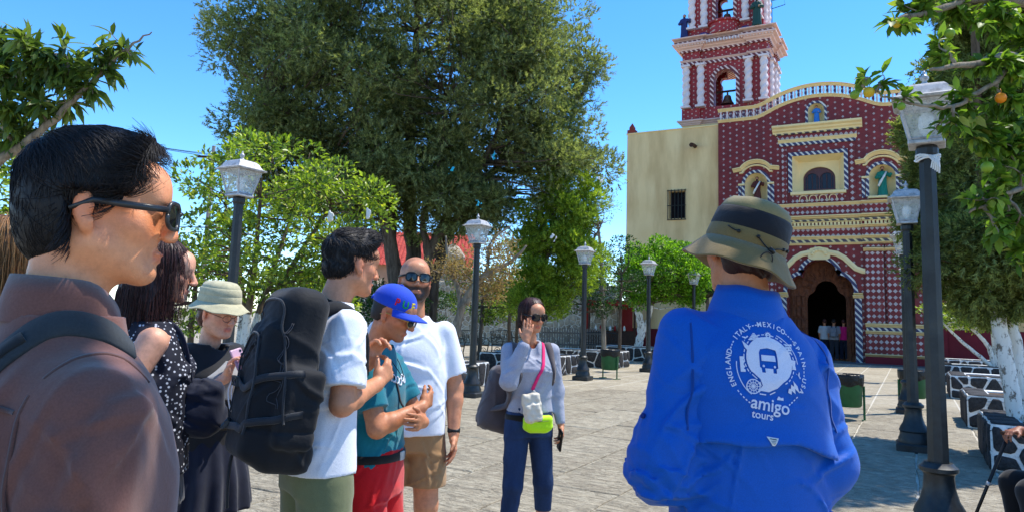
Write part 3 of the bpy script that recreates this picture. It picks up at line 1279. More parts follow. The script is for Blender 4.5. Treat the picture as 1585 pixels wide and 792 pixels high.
def rectprof(o, h, k=0.02):
    return [(-0.05, 0), (o - k, 0), (o, k), (o, h - k), (o - k, h), (-0.05, h)]


def cornprof(o, h):
    return [(-0.05, 0), (o * .25, 0), (o * .3, h * .2), (o * .55, h * .35), (o * .62, h * .55), (o * .95, h * .72), (o, h * .78), (o, h), (-0.05, h)]


def arc(cx, cz, r, a0, a1, n=12, sz=1.0):
    return [(cx + r * math.cos(a), cz + sz * r * math.sin(a)) for a in np.linspace(R_(a0), R_(a1), n)]


# gable line
def gable(xx):
    a = abs(xx)
    R0 = 4.3
    arcz = 11.52 - (R0 - math.sqrt(max(R0 * R0 - a * a, 0.01)))
    k = 0.25
    h = max(0, min(1, .5 + .5 * (arcz - 10.80) / k))
    return 10.80 + (arcz - 10.80) * h + k * h * (1 - h)


gx = np.linspace(-4.3, 4.3, 61)
gline = [(float(q), gable(q)) for q in gx]
door = [(-1.33, 0.0), (-1.33, 2.9)] + arc(-.62, 2.98, .70, 180, 100, 6) + arc(0, 3.58, .74, 180, 0, 15) + arc(.62, 2.98, .70, 80, 0, 6) + [(1.33, 2.9), (1.33, 0.0)]
win = [(-1.05, 7.3), (1.05, 7.3), (1.05, 8.93), (-1.05, 8.93)]


def niche_loop(cx, w_, z0, zs):
    return [(cx - w_, z0)] + arc(cx, zs, w_, 180, 0, 12) + [(cx + w_, z0)]


n_l, n_r, n_t = niche_loop(-2.6, .5, 6.95, 7.8), niche_loop(2.5, .5, 6.95, 7.8), niche_loop(-.02, .34, 10.33, 10.92)
outer = [(-4.3, 0)] + door + [(4.3, 0)] + gline[::-1]
plate('facade_wall', [outer, win, n_l, n_r, n_t], 0.0, 0.8, M_TILE, CH)


def niche(lp, depth, mat, nm):
    """half-round recess behind a loop"""
    cx = (lp[0][0] + lp[-1][0]) / 2
    w_ = (lp[-1][0] - lp[0][0]) / 2
    zs, z0 = lp[1][1], lp[0][1]
    n, v, f = 12, [], []
    rows = [z0, zs]
    for z in rows:
        for k in range(n + 1):
            a = math.pi * k / n
            v.append((cx - w_ * math.cos(a), .02 + depth * math.sin(a), z))
    for j in range(1, 7):
        ph = math.pi / 2 * j / 6
        for k in range(n + 1):
            a = math.pi * k / n
            v.append((cx - w_ * math.cos(a) * math.cos(ph) if j < 6 else cx, .02 + depth * math.sin(a) * math.cos(ph), zs + w_ * math.sin(ph)))
    for r in range(len(v) // (n + 1) - 1):
        for k in range(n):
            f.append((r * (n + 1) + k, r * (n + 1) + k + 1, (r + 1) * (n + 1) + k + 1, (r + 1) * (n + 1) + k))
    f.append(tuple(range(n + 1)))
    return mobj(nm, v, f, mat, CH, False)


niche(n_l, .5, M_CREAM, 'niche')
niche(n_r, .5, M_CREAM, 'niche')
niche(n_t, .35, M_CREAM, 'niche')
for lp, w_ in ((n_l, .13), (n_r, .13), (n_t, .10)):
    trim('niche_border', lp[::-1], [(-.05, -w_), (.05, -w_), (.05, 0), (-.05, 0)], M_ROPE, CH)
for cx in (-2.6, 2.5):
    trim('niche_impost', [(cx - .78, 7.74), (cx - .5, 7.74)], rectprof(.09, .09), M_CREAM, CH)
    trim('niche_impost', [(cx + .5, 7.74), (cx + .78, 7.74)], rectprof(.09, .09), M_CREAM, CH)
    for q in (-.72, .72):
        trim('niche_pilaster', [(cx + q - .06, 6.9), (cx + q + .06, 6.9)], rectprof(.05, .83), M_ROPE, CH)
    path = [(cx - 1.0, 8.36), (cx - .72, 8.40)] + arc(cx, 8.25, .62, 160, 20, 14, .78) + [(cx + .72, 8.40), (cx + 1.0, 8.36)]
    trim('niche_hood', path, cornprof(.24, .16), M_CREAM, CH)
    trim('niche_hood', [(x_, z_ - .125) for x_, z_ in path[1:-1]], rectprof(.12, .07), M_CREAM, CH)
    trim('niche_sill', [(cx - .55, 6.86), (cx + .55, 6.86)], rectprof(.16, .1), M_CREAM, CH)

# balustrade over the gable
trim('balustrade_rail', gline, cornprof(.16, .12), M_CREAM, CH)
trim('balustrade_rail', [(x_, z_ + .52) for x_, z_ in gline], cornprof(.18, .12), M_CREAM, CH, 0.03)
bm_ = MB()
bm_.lathe([(.05, 0), (.055, .05), (.03, .09), (.06, .2), (.05, .27), (.028, .34), (.05, .38), (.05, .42)], 8)
BAL = bm_.data('baluster', M_COLW, True)
pm_ = MB()
pm_.box((-.055, -.02, 0), (.055, .02, .42))
PAN = pm_.data('baluster_panel', M_BAL)
nb = 29
for k in range(nb):
    x_ = -4.18 + 8.36 * k / (nb - 1)
    link('baluster', BAL, CH, (x_, .02, gable(x_) + .10))
    if k < nb - 1:
        xm = x_ + 4.18 / (nb - 1)
        link('baluster_panel', PAN, CH, (xm, .06, gable(xm) + .10))

# upper cornice under the top niche
trim('upper_cornice', [(-1.85, 9.98), (1.80, 9.98)], cornprof(.34, .34), M_CREAM, CH)
trim('cornice_rope', [(-1.75, 9.915), (1.70, 9.915)], rectprof(.12, .064), M_ROPEC, CH)
trim('cornice_band', [(-1.62, 9.70), (1.58, 9.70)], rectprof(.07, .21), M_TILE2, CH)
trim('upper_cornice', [(-1.62, 9.55), (1.58, 9.55)], cornprof(.14, .148), M_CREAM, CH)
trim('cornice_rope', [(-1.58, 9.40), (1.54, 9.40)], rectprof(.07, .147), M_ROPE, CH)
# window of the choir
fr = [(-1.05, 7.3), (-1.05, 8.93), (1.05, 8.93), (1.05, 7.3)]
trim('window_border', fr, [(-.05, .0), (.06, .0), (.06, .16), (-.05, .16)], M_ROPE, CH)
wi = [(-.66, 7.42)] + arc(0, 7.95, .66, 180, 0, 16, .8) + [(.66, 7.42)]
v, f = [], []
v = [(-1.05, 0.002, 7.3), (1.05, .002, 7.3), (1.05, .002, 8.93), (-1.05, .002, 8.93), (-.82, .5, 7.36), (.82, .5, 7.36), (.82, .5, 8.72), (-.82, .5, 8.72)]
f = [(0, 1, 5, 4), (1, 2, 6, 5), (2, 3, 7, 6), (3, 0, 4, 7)]
mobj('window_reveal', v, f, M_CREAM, CH)
plate('window_surround', [[(-.83, 7.35), (.83, 7.35), (.83, 8.73), (-.83, 8.73)], wi[::-1]], .49, .72, M_CREAM, CH)
wroot = plate('choir_window', [wi], .66, .70, M_PANE, CH)
plate('window_frame', [wi, [(-.58, 7.5)] + arc(-.3, 7.95, .28, 180, 0, 10, 1.0) + [(-.02, 7.5)], [(.02, 7.5)] + arc(.3, 7.95, .28, 180, 0, 10, 1.0) + [(.58, 7.5)]], .60, .65, M_WINWOOD, wroot)
for k in range(6):
    x_ = -.5 + .2 * k
    MB().tube([(x_, .62, 7.48), (x_, .62, 8.15)], .016, 5).build('window_bar', M_WINWOOD, wroot)
trim('window_sill', [(-1.12, 7.16), (1.12, 7.16)], rectprof(.14, .137), M_CREAM, CH)
trim('window_apron', [(-1.05, 6.80), (1.05, 6.80)], rectprof(.05, .355), M_TILE2, CH)
for k in range(4):
    x_ = -.6 + .4 * k
    trim('apron_arch', [(x_ - .15, 6.85)] + arc(x_, 6.98, .13, 180, 0, 8) + [(x_ + .15, 6.85)], [(.03, 0), (.075, 0), (.075, .03), (.03, .03)], M_CREAM, CH)
for q in (-1.0, 1.0):
    trim('window_pilaster', [(q * 1.38 - .1, 6.80), (q * 1.38 + .1, 6.80)], rectprof(.06, 2.58), M_TILE2, CH)

# main entablature: ledges, dentils and rope bands
W = 4.28


def ent(z, h, o, mat, nm, pf=cornprof, w_=W):
    brk = [(-w_, z), (-1.70, z)], [(-1.699, z), (1.699, z)], [(1.70, z), (w_, z)]
    for i, p in enumerate(brk):
        trim(nm, p, pf(o + (.10 if i != 1 else 0), h), mat, CH)


ent(6.64, .12, .20, M_CREAM, 'ledge', w_=3.6)
ent(6.20, .435, .06, M_TILE2, 'frieze', rectprof)
ent(6.03, .165, .34, M_CREAM, 'main_cornice')
ent(5.945, .082, .22, M_ROPEC, 'cornice_rope', rectprof)
ent(5.90, .042, .18, M_CREAM, 'main_cornice', rectprof)
den = MB()
den.box((-.045, -.16, 0), (.045, 0.03, .12))
DEN = den.data('dentil', M_CREAM)
for k in range(58):
    x_ = -4.2 + 8.4 * k / 57
    link('dentil', DEN, CH, (x_, -.10 if abs(x_) > 1.7 else 0, 5.775))
ent(5.762, .136, .10, M_MAROON, 'frieze', rectprof)
ent(5.64, .12, .24, M_CREAM, 'main_cornice')
ent(5.30, .338, .07, M_TILE2, 'frieze', rectprof)
ent(5.17, .128, .22, M_CREAM, 'main_cornice')
ent(5.03, .137, .10, M_ROPEC, 'cornice_rope', rectprof)
ent(4.94, .088, .16, M_CREAM, 'main_cornice')

# paired pilasters left and right of the door
for sg in (-1, 1):
    x0, x1 = (1.75, 4.2) if sg > 0 else (-4.2, -1.75)
    cuts = (1.78, 2.46, 2.56, 3.24) if sg > 0 else (-3.24, -2.56, -2.46, -1.78)
    for a, b_ in ((cuts[0], cuts[1]), (cuts[2], cuts[3])):
        trim('pilaster', [(a, 1.66), (b_, 1.66)], rectprof(.16, 2.98), M_TILE2, CH)
        trim('pilaster_capital', [(a - .06, 4.642), (b_ + .06, 4.642)], cornprof(.3, .12), M_CREAM, CH)
        trim('pilaster_capital', [(a - .02, 4.80), (b_ + .02, 4.80)], rectprof(.2, .13), M_TILE2, CH)
    trim('pilaster_base', [(x0 - .02, 1.50), (x1, 1.50)], cornprof(.26, .155), M_CREAM, CH)
    trim('pilaster_base', [(x0 + .02, 1.36), (x1 - .02, 1.36)], rectprof(.16, .137), M_ROPE, CH)
    trim('pilaster_base', [(x0 - .02, 1.22), (x1, 1.22)], cornprof(.26, .138), M_CREAM, CH)
    trim('pedestal', [(x0, .42), (x1, .42)], rectprof(.2, .797), M_TILE2, CH)
    trim('plinth', [(x0 - .06, .30), (x1 + .06, .30)], cornprof(.32, .117), M_CREAM, CH)
    trim('plinth', [(x0 - .04, -.02), (x1 + .04, -.02)], rectprof(.3, .317), M_MAROON, CH)

# door surround
dpath = [(-1.33, 0.0), (-1.33, 2.72)]
for sg in (-1, 1):
    trim('door_jamb', [(sg * 1.48 - .13, .0), (sg * 1.48 + .13, 0.0)], rectprof(.1, 2.68), M_ROPE, CH)
    trim('door_impost', [(sg * 1.48 - .2, 2.685), (sg * 1.48 + .2, 2.685)], cornprof(.22, .12), M_CREAM, CH)
    trim('door_impost', [(sg * 1.48 - .18, 2.82), (sg * 1.48 + .18, 2.82)], cornprof(.18, .08), M_CREAM, CH)
dl = [(-1.33, 2.9)] + door[2:-2] + [(1.33, 2.9)]
trim('door_arch', dl, [(-.05, 0), (.07, 0), (.07, .16), (-.05, .16)], M_ROPE, CH)
for sg in (-1, 1):
    path = [(sg * .35, 4.62), (sg * .7, 4.55), (sg * 1.0, 4.36), (sg * 1.22, 4.12), (sg * 1.42, 3.92), (sg * 1.66, 3.82), (sg * 1.80, 3.80)]
    mb = MB()
    sweep(mb, path if sg > 0 else path[::-1][::1], [(-.05, -.11), (.12, -.11), (.16, 0), (.12, .11), (-.05, .11)])
    fix_normals(mb.build('door_hood', M_CREAM, CH))
mb = MB()
kp = [(-.42, 4.36), (-.3, 4.30), (.3, 4.30), (.42, 4.36), (.46, 4.6), (.36, 4.78), (0, 4.86), (-.36, 4.78), (-.46, 4.6)]
plate('keystone_relief', [kp], -.14, .03, M_CREAM, CH)
for k in range(7):
    a = math.pi * (k + .5) / 7
    b = MB()
    b.lathe([(.0, -.02), (.08, .0), (.07, .03), (.03, .05), (.0, .055)], 8)
    o = b.build('relief_leaf', M_CREAM, CH, True)
    o.location = (.27 * math.cos(a), -.14, 4.50 + .22 * math.sin(a))
    o.rotation_euler = (R_(90), 0, 0)
# wooden portal set back in the arch, dark nave behind
inner = [(-.62, 0), (-.62, 2.55)] + arc(-.28, 2.6, .34, 180, 110, 5) + arc(.16, 3.0, .46, 175, 5, 12) + arc(.6, 2.6, .34, 70, 0, 5) + [(.94, 2.55), (.94, 0)]
plate('wooden_portal', [[(-1.7, 0), ] + inner + [(1.7, 0), (1.7, 4.6), (-1.7, 4.6)]], .95, 1.1, M_CARVED, CH)
for k in range(9):
    a = math.pi * (k + .5) / 9
    MB().tube([(.16 + .62 * math.cos(a), .93, 3.05 + .62 * math.sin(a)), (.16 + .95 * math.cos(a), .93, 3.05 + .95 * math.sin(a))], .05, 6).build('carved_ray', M_CARVED, CH)
for sg in (-1.0, 1.0):
    for k in range(3):
        x_ = -1.27 + .2 * k if sg < 0 else 1.02 + .12 * k
        for j in range(5):
            b = MB()
            b.box((x_, .90, .35 + .5 * j), (x_ + (.16 if sg < 0 else .1), .96, .78 + .5 * j), 0, .02)
            b.build('door_panel', M_CARVED, CH)
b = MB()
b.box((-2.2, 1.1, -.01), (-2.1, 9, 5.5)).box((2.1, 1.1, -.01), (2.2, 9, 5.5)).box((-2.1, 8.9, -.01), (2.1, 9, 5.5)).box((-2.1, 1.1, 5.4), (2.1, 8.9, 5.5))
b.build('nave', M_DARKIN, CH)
b = MB()
b.box((-1.33, .8, -.02), (-1.75, .95, 4.6)).box((1.33, .8, -.02), (1.75, .95, 4.6))
b.build('reveal', M_CARVED, CH)

# cream wings
def wall_with_window():
    lp = [(-8.85, 0), (-4.3, 0), (-4.3, 10.72), (-8.85, 10.72)]
    plate('left_wing', [lp, [(-6.68, 6.36), (-5.92, 6.36), (-5.92, 7.68), (-6.68, 7.68)]], .12, .6, M_CREAMWALL, CH)


wall_with_window()
b = MB()
b.box((-8.85, .602, 0), (-8.3, 14, 10.72)).box((-8.3, 13.5, 0), (-4.3, 14, 10.72)).box((-8.3, .602, 10.4), (-4.3, 13.5, 10.6))
b.build('left_wing_side', M_CREAMWALL, CH)
MB().box((-8.9, .06, 0), (-4.31, .118, 1.1)).build('dado', M_MAROON, CH)
trim('wing_coping', [(-8.9, 10.722), (-4.31, 10.722)], rectprof(.04, .06), M_CREAM, CH, .12)
ww = MB().box((-6.68, .5, 6.36), (-5.92, .58, 7.68)).build('wing_window', M_PANE, CH)
b = MB()
for k in range(6):
    x_ = -6.72 + .84 * k / 5
    b = MB()
    b.tube([(x_, .06, 6.28), (x_, .06, 7.76)], .022, 6)
    b.build('window_bar', M_IRON, ww)
for z_ in (6.3, 6.98, 7.72):
    b = MB()
    b.tube([(-6.76, .06, z_), (-5.84, .06, z_)], .02, 6)
    b.build('window_bar', M_IRON, ww)
b = MB()
b.box((-8.85, .1, 10.783), (-8.45, .5, 10.95)).lathe([(.17, 10.95), (.17, 11.1), (.1, 11.2), (.02, 11.32)], 4, c=(-8.65, .3, 0), rotz=R_(45))
b.build('corner_finial', pm('brick_finial', srgb(150, 62, 46), .2, 9), CH)
b = MB()
b.tube([(-5.42, .2, 9.82), (-5.42, -.25, 9.80), (-5.42, -.55, 9.74)], [.1, .09, .11], 8)
b.build('water_spout', M_DARKWOOD, CH)
b = MB()
b.box((4.3, -.1, 0), (4.62, .6, 8.2))
b.build('corner_strip', M_MAROON, CH)
b = MB()
b.box((4.62, .12, 0), (18, .6, 7.6))
b.build('right_wing', M_CREAMWALL, CH)
MB().box((4.622, .04, 0), (18, .118, 1.5)).build('dado', M_MAROON, CH)
b = MB()
b.lathe([(.28, 0), (.3, .03), (.26, .06)], 16)
o = b.build('wall_plaque', pm('plaque_blue', srgb(150, 172, 176), .1), CH, True)
o.location = (6.3, .1, 2.25)
o.rotation_euler = (R_(90), 0, 0)
b = MB()
b.box((-4.4, -1.3, 0), (4.4, 0, .02))
st_ = b.build('threshold', pm('church_step', srgb(92, 90, 90), .2, 5), CH)

# ---- bell tower
TW = empty('bell_tower', (0, 0, 0), 0, CH)
tc, th, ty, td = -4.22, 2.05, .9, 2.9


def ring(name, z, prof, mat, grow=0.0, plan=None, half=None):
    """mitred band round the tower with projecting corner pieces"""
    h_ = half or th
    g0 = grow
    e = 1.28 * h_ / 2.05
    P = [(tc - h_, ty), (tc - h_ + .85, ty), (tc - h_ + .85, ty + .14), (tc + h_ - .85, ty + .14), (tc + h_ - .85, ty), (tc + h_, ty),
         (tc + h_, ty + .85), (tc + h_ - .14, ty + .85), (tc + h_ - .14, ty + td - .85), (tc + h_, ty + td - .85), (tc + h_, ty + td), (tc - h_, ty + td)]
    n = len(P)
    v, f = [], []
    for o_, u_ in prof:
        for i in range(n):
            a, b_, c_ = np.array(P[i - 1]), np.array(P[i]), np.array(P[(i + 1) % n])
            d1, d2 = (b_ - a) / np.linalg.norm(b_ - a), (c_ - b_) / np.linalg.norm(c_ - b_)
            n1, n2_ = np.array([d1[1], -d1[0]]), np.array([d2[1], -d2[0]])
            q = b_ + (n1 + n2_) * (o_ + g0)
            v.append((q[0], q[1], z + u_))
    for r in range(len(prof) - 1):
        for i in range(n):
            j = (i + 1) % n
            f.append((r * n + i, r * n + j, (r + 1) * n + j, (r + 1) * n + i))
    f.append(tuple(range(n - 1, -1, -1)))
    f.append(tuple((len(prof) - 1) * n + i for i in range(n)))
    return mobj(name, v, f, mat, TW)


def cring(o, h):
    return [(0, 0), (o * .25, .0), (o * .3, h * .2), (o * .55, h * .35), (o * .62, h * .55), (o * .95, h * .72), (o, h * .78), (o, h)]


def twisted(x, y, z0, z1, r, mat):
    n, m_ = 12, 44
    v, f = [], []
    for i in range(m_ + 1):
        z = z0 + (z1 - z0) * i / m_
        for k in range(n):
            a = 2 * math.pi * k / n
            rr = r * (1 + .17 * math.sin(2 * a - (z - z0) * 17))
            v.append((x + rr * math.cos(a), y + rr * math.sin(a), z))
    for i in range(m_):
        for k in range(n):
            j = (k + 1) % n
            f.append((i * n + k, i * n + j, i * n + n + j, i * n + n + k))
    o = mobj('twisted_column', v, f, mat, TW, True)
    b_ = MB()
    b_.box((x - r * 1.35, y - r * 1.35, z0 - .1), (x + r * 1.35, y + r * 1.35, z0))
    b_.build('column_base', M_COLW, TW)
    MB().box((x - r * 1.3, y - r * 1.3, z1), (x + r * 1.3, y + r * 1.3, z1 + .1)).build('column_capital', M_COLW, TW)
    return o


def tier(z0, z1, half, aw, az0, azs, cols, mat=M_TILET):
    """four walls with an arch front and back"""
    y0 = ty + .14
    lp = [(tc - half, z0), (tc + half, z0), (tc + half, z1), (tc - half, z1)]
    ar = [(tc - aw, az0)] + arc(tc, azs, aw, 180, 0, 14) + [(tc + aw, az0)]
    plate('tower_wall', [lp, ar[::-1]], y0, y0 + .45, mat, TW)
    # the opening beyond, with a lobed head
    yb = y0 + 1.6
    zr = az0 + .2
    tre = [(tc - .5, zr), (tc - .5, azs + .25)] + arc(tc - .36, azs + .42, .22, 220, 60, 8) + arc(tc, azs + .82, .27, 200, -20, 10) + \
        arc(tc + .36, azs + .42, .22, 120, -40, 8) + [(tc + .5, azs + .25), (tc + .5, zr)]
    plate('tower_wall', [lp, tre[::-1]], yb, yb + .3, mat, TW)
    b_ = MB()
    b_.box((tc - half, y0 + .452, z0), (tc - half + .4, ty + td - .14, z1))
    b_.build('tower_side', mat, TW)
    MB().box((tc + half - .4, y0 + .452, z0), (tc + half, ty + td - .14, z1)).build('tower_side', mat, TW)
    trim('arch_border', [(tc - aw, az0)] + arc(tc, azs, aw, 180, 0, 14) + [(tc + aw, az0)], [(-.03, 0), (.05, 0), (.05, .17), (-.03, .17)], M_ROPET, TW, y0)
    for x_, yy in cols:
        twisted(x_, yy, z0 + .75, z0 + 2.75, .19, M_COLW)
    bell = MB()
    bell.lathe([(.30, 0), (.31, .03), (.25, .10), (.20, .22), (.17, .37), (.14, .43), (.05, .46), (.04, .62)], 18)
    bo = auto_smooth(bell.build('bell', M_BRONZE), 40)
    bo.location = (CH.location.x + tc, CH.location.y + y0 + .6, az0 + .22)
    b_ = MB()
    b_.box((tc - half + .4, y0 + .55, az0 + .84), (tc + half - .4, y0 + .65, az0 + .92))
    b_.build('bell_beam', M_DARKWOOD, TW)
    return bo


b = MB()
b.box((tc - th, ty, 9.5), (tc + th, ty + td, 11.08))
b.build('tower_foot', M_CREAMWALL, TW)
ring('tower_cornice', 11.08, cring(.22, .24), M_PINK)
ring('tower_pedestal', 11.32, [(.02, 0), (.02, .60)], M_TILET)
bo = tier(11.9, 14.3, th - .02, .53, 11.95, 13.25,
          [(tc - 1.86, ty + .02), (tc - 1.14, ty + .06), (tc + 1.14, ty + .06), (tc + 1.86, ty + .02), (tc + 1.98, ty + 1.0), (tc + 1.98, ty + 3.0)][:0])
tag(bo, 'bronze bell hanging in the lower tower arch', 'bell', 'bells of the tower')
for x_, yy in ((tc - 1.86, ty + .0), (tc - 1.14, ty + .02), (tc + 1.14, ty + .02), (tc + 1.86, ty + .0), (tc + 2.02, ty + .75), (tc + 2.02, ty + 1.9), (tc + 2.02, ty + 2.6)):
    twisted(x_, yy, 12.05, 14.05, .17, M_COLW)
ring('tower_rope', 14.16, [(.06, 0), (.06, .15)], M_ROPET)
ring('tower_cornice', 14.31, cring(.12, .10), M_PINK)
ring('tower_frieze', 14.41, [(.0, 0), (.0, .40)], M_TILET)
ring('tower_rope', 14.81, [(.10, 0), (.10, .10)], M_ROPET)
ring('tower_cornice', 14.91, cring(.42, .30), M_PINK)
ring('tower_rope', 15.21, [(.34, 0), (.34, .09)], M_ROPET)
ring('tower_cornice', 15.30, cring(.50, .20), M_PINK, -.06)
for k in range(34):
    x_ = tc - 2.3 + 4.6 * k / 33
    b = MB()
    b.box((x_ - .035, ty - .36, 15.08), (x_ + .035, ty - .18, 15.205))
    b.build('tower_dentil', M_COLW, TW)
# upper tier
b = MB()
b.box((tc - 1.85, ty + .1, 15.5), (tc + 1.85, ty + td - .1, 16.0))
b.build('upper_pedestal', M_TILET, TW)
b = MB()
b.lathe([(.75, 15.5), (.75, 16.0), (.85, 16.04), (.85, 16.12), (.8, 16.14)], 24, c=(tc, ty + .25, 0))
b.build('balcony', M_TILET, TW)
M_BLUE = pm('tower_blue', srgb(58, 62, 120), .15, 5)
for q in (-1, 1):
    b = MB()
    b.lathe([(.32, 0), (.34, .06), (.30, .10), (.2, .2), (.05, .26)], 16)
    o = b.build('cupola', M_BLUE, TW, True)
    o.location = (tc + q * 1.0, ty + .1, 15.52)
bo = tier(16.0, 19.4, 1.72, .42, 16.14, 17.4, [])
tag(bo, 'bronze bell in the upper tower arch at the top edge', 'bell', 'bells of the tower')
for x_, yy in ((tc - 1.6, ty + .08), (tc - 1.0, ty + .1), (tc + 1.0, ty + .1), (tc + 1.6, ty + .08), (tc + 1.72, ty + 1.1), (tc + 1.72, ty + 2.0)):
    twisted(x_, yy, 16.1, 19.2, .17, M_COLW)
ring('tower_cornice', 19.4, cring(.3, .3), M_PINK)
b = MB()
b.tube([(tc + 2.2, ty + .3, 15.5), (tc + 2.2, ty + .3, 17.1)], .02, 5).tube([(tc + 2.2, ty + .3, 16.9), (tc + 2.75, ty + .3, 16.95), (tc + 2.8, ty + .3, 16.6), (tc + 2.2, ty + .3, 16.5)], .018, 5)
b.build('antenna', M_IRON, TW)


# ---- statues of saints
def statue(name, loc, h, robe, sash, skin, label, beard=True, arm=True, rz=0.0):
    root = empty(name, loc, rz)
    k = h / 1.7
    S = SDF(0.022 * k)
    S.stack([(0, 0, 0, .27, .21), (.4, 0, 0, .22, .17), (.95, 0, 0, .19, .14), (1.25, 0, 0, .22, .14), (1.38, 0, 0, .18, .11), (1.43, 0, 0, .08, .08)], .03)
    for q in (-1, 1):
        S.chain([(q * .2, 0, 1.32), (q * .30, -.05, 1.08), (q * .16, -.2, 1.06)] if (q < 0 or not arm) else [(q * .2, 0, 1.32), (q * .36, -.06, 1.14), (q * .42, -.2, 1.2)], [.08, .09, .075], .04)
    S.disp(lambda X, Y, Z: .012 * np.sin(np.arctan2(Y, X) * 9 + 3 * np.sin(Z * 4)))
    S.obj('robe', robe, root, 1, lambda v_: v_ * k)
    H = SDF(0.014 * k)
    H.ell((0, -.01, 1.56), (.085, .1, .12), .02).cone((0, 0, 1.40), (0, 0, 1.5), .055, .05, .02)
    H.ell((-.15, -.21, 1.06), (.04, .05, .05), .02)
    H.ell((.42 if arm else .15, -.23, 1.2 if arm else 1.06), (.045, .05, .06), .02)
    H.obj('body', skin, root, 1, lambda v_: v_ * k)
    B = SDF(0.014 * k)
    B.ell((0, .03, 1.60), (.1, .1, .11), .02)
    if beard:
        B.ell((0, -.075, 1.47), (.055, .045, .07), .02)
    B.obj('hair', pm('statue_hair', srgb(48, 32, 26), .2), root, 1, lambda v_: v_ * k)
    if sash:
        mb_ = MB()
        mb_.tube([Vector((.2, -.10, 1.36)) * k, Vector((.08, -.2, 1.1)) * k, Vector((-.08, -.22, .8)) * k, Vector((-.2, -.2, .55)) * k], [.05 * k, .06 * k, .07 * k, .06 * k], 8)
        mb_.build('sash', sash, root, True)
    tag(root, label, 'statue', 'painted saints of the church')
    return root


M_SKIN0 = pm('statue_skin', srgb(190, 136, 108), .1)
M_ST = {k: pm('robe_' + k, c_, .15, 5, .6, .1) for k, c_ in dict(brown=srgb(92, 44, 40), green=srgb(24, 122, 104), blue=srgb(54, 130, 210), navy=srgb(42, 48, 96), dark=srgb(36, 70, 62), white=srgb(226, 226, 222)).items()}
cx, cy = CH.location.x, CH.location.y
statue('saint_statue', (cx - 2.6, cy + .22, 6.96), 1.2, M_ST['brown'], M_ST['white'], M_SKIN0, 'saint statue in brown robe with white sash, in the left facade niche')
statue('saint_statue', (cx + 2.5, cy + .22, 6.96), 1.3, M_ST['green'], M_ST['white'], M_SKIN0, 'saint statue in green robe with white sash, in the right facade niche', True, True)
statue('saint_statue', (cx - .02, cy + .16, 10.34), .86, M_ST['blue'], None, M_SKIN0, 'small blue robed figure in the gable niche', False, False)
statue('saint_statue', (cx + tc - 1.95, cy + ty - .05, 15.5), 1.35, M_ST['navy'], None, M_SKIN0, 'dark blue robed statue on the left corner of the tower', True, True)
statue('saint_statue', (cx + tc + 1.62, cy + ty - .35, 15.5), 1.45, M_ST['dark'], None, M_SKIN0, 'dark green robed statue on the right corner of the tower', True, False)
# ------------------------------------------------------------------ people: shared builders (a figure is modelled 1.78 m tall, facing +Y, and scaled)
def V3(*a):
    return np.array(a, float)


def nrm(a):
    a = np.array(a, float)
    return a / (np.linalg.norm(a) + 1e-9)


class Head:
    def __init__(s, c=(0, .01, 1.655), yaw=0, pitch=0, roll=0, k=1.0):
        """yaw: turn to the figure's left, pitch: nod down, roll: tilt to its right (degrees)"""
        s.R = np.array((Matrix.Rotation(R_(yaw), 3, 'Z') @ Matrix.Rotation(R_(-pitch), 3, 'X') @ Matrix.Rotation(R_(roll), 3, 'Y')))
        s.c, s.k = np.array(c, float), k

    def P(s, x, y, z):
        return s.c + s.R @ (np.array([x, y, z]) * s.k)

    def inv(s, X, Y, Z):
        a, b, c = X - s.c[0], Y - s.c[1], Z - s.c[2]
        return [(a * s.R[0, i] + b * s.R[1, i] + c * s.R[2, i]) / s.k for i in range(3)]

    def ell(s, S, c, r, k=.012, mode='add', rot=None):
        R = s.R if rot is None else s.R @ np.array(rot)
        S.ell(s.P(*c), np.array(r) * s.k, k * s.k, R, mode)

    def cone(s, S, a, b, r1, r2, k=.012):
        S.cone(s.P(*a), s.P(*b), r1 * s.k, r2 * s.k, k * s.k)

    def mat(s):
        m = Matrix([[*(s.R[i] * s.k), s.c[i]] for i in range(3)] + [[0, 0, 0, 1]])
        return m


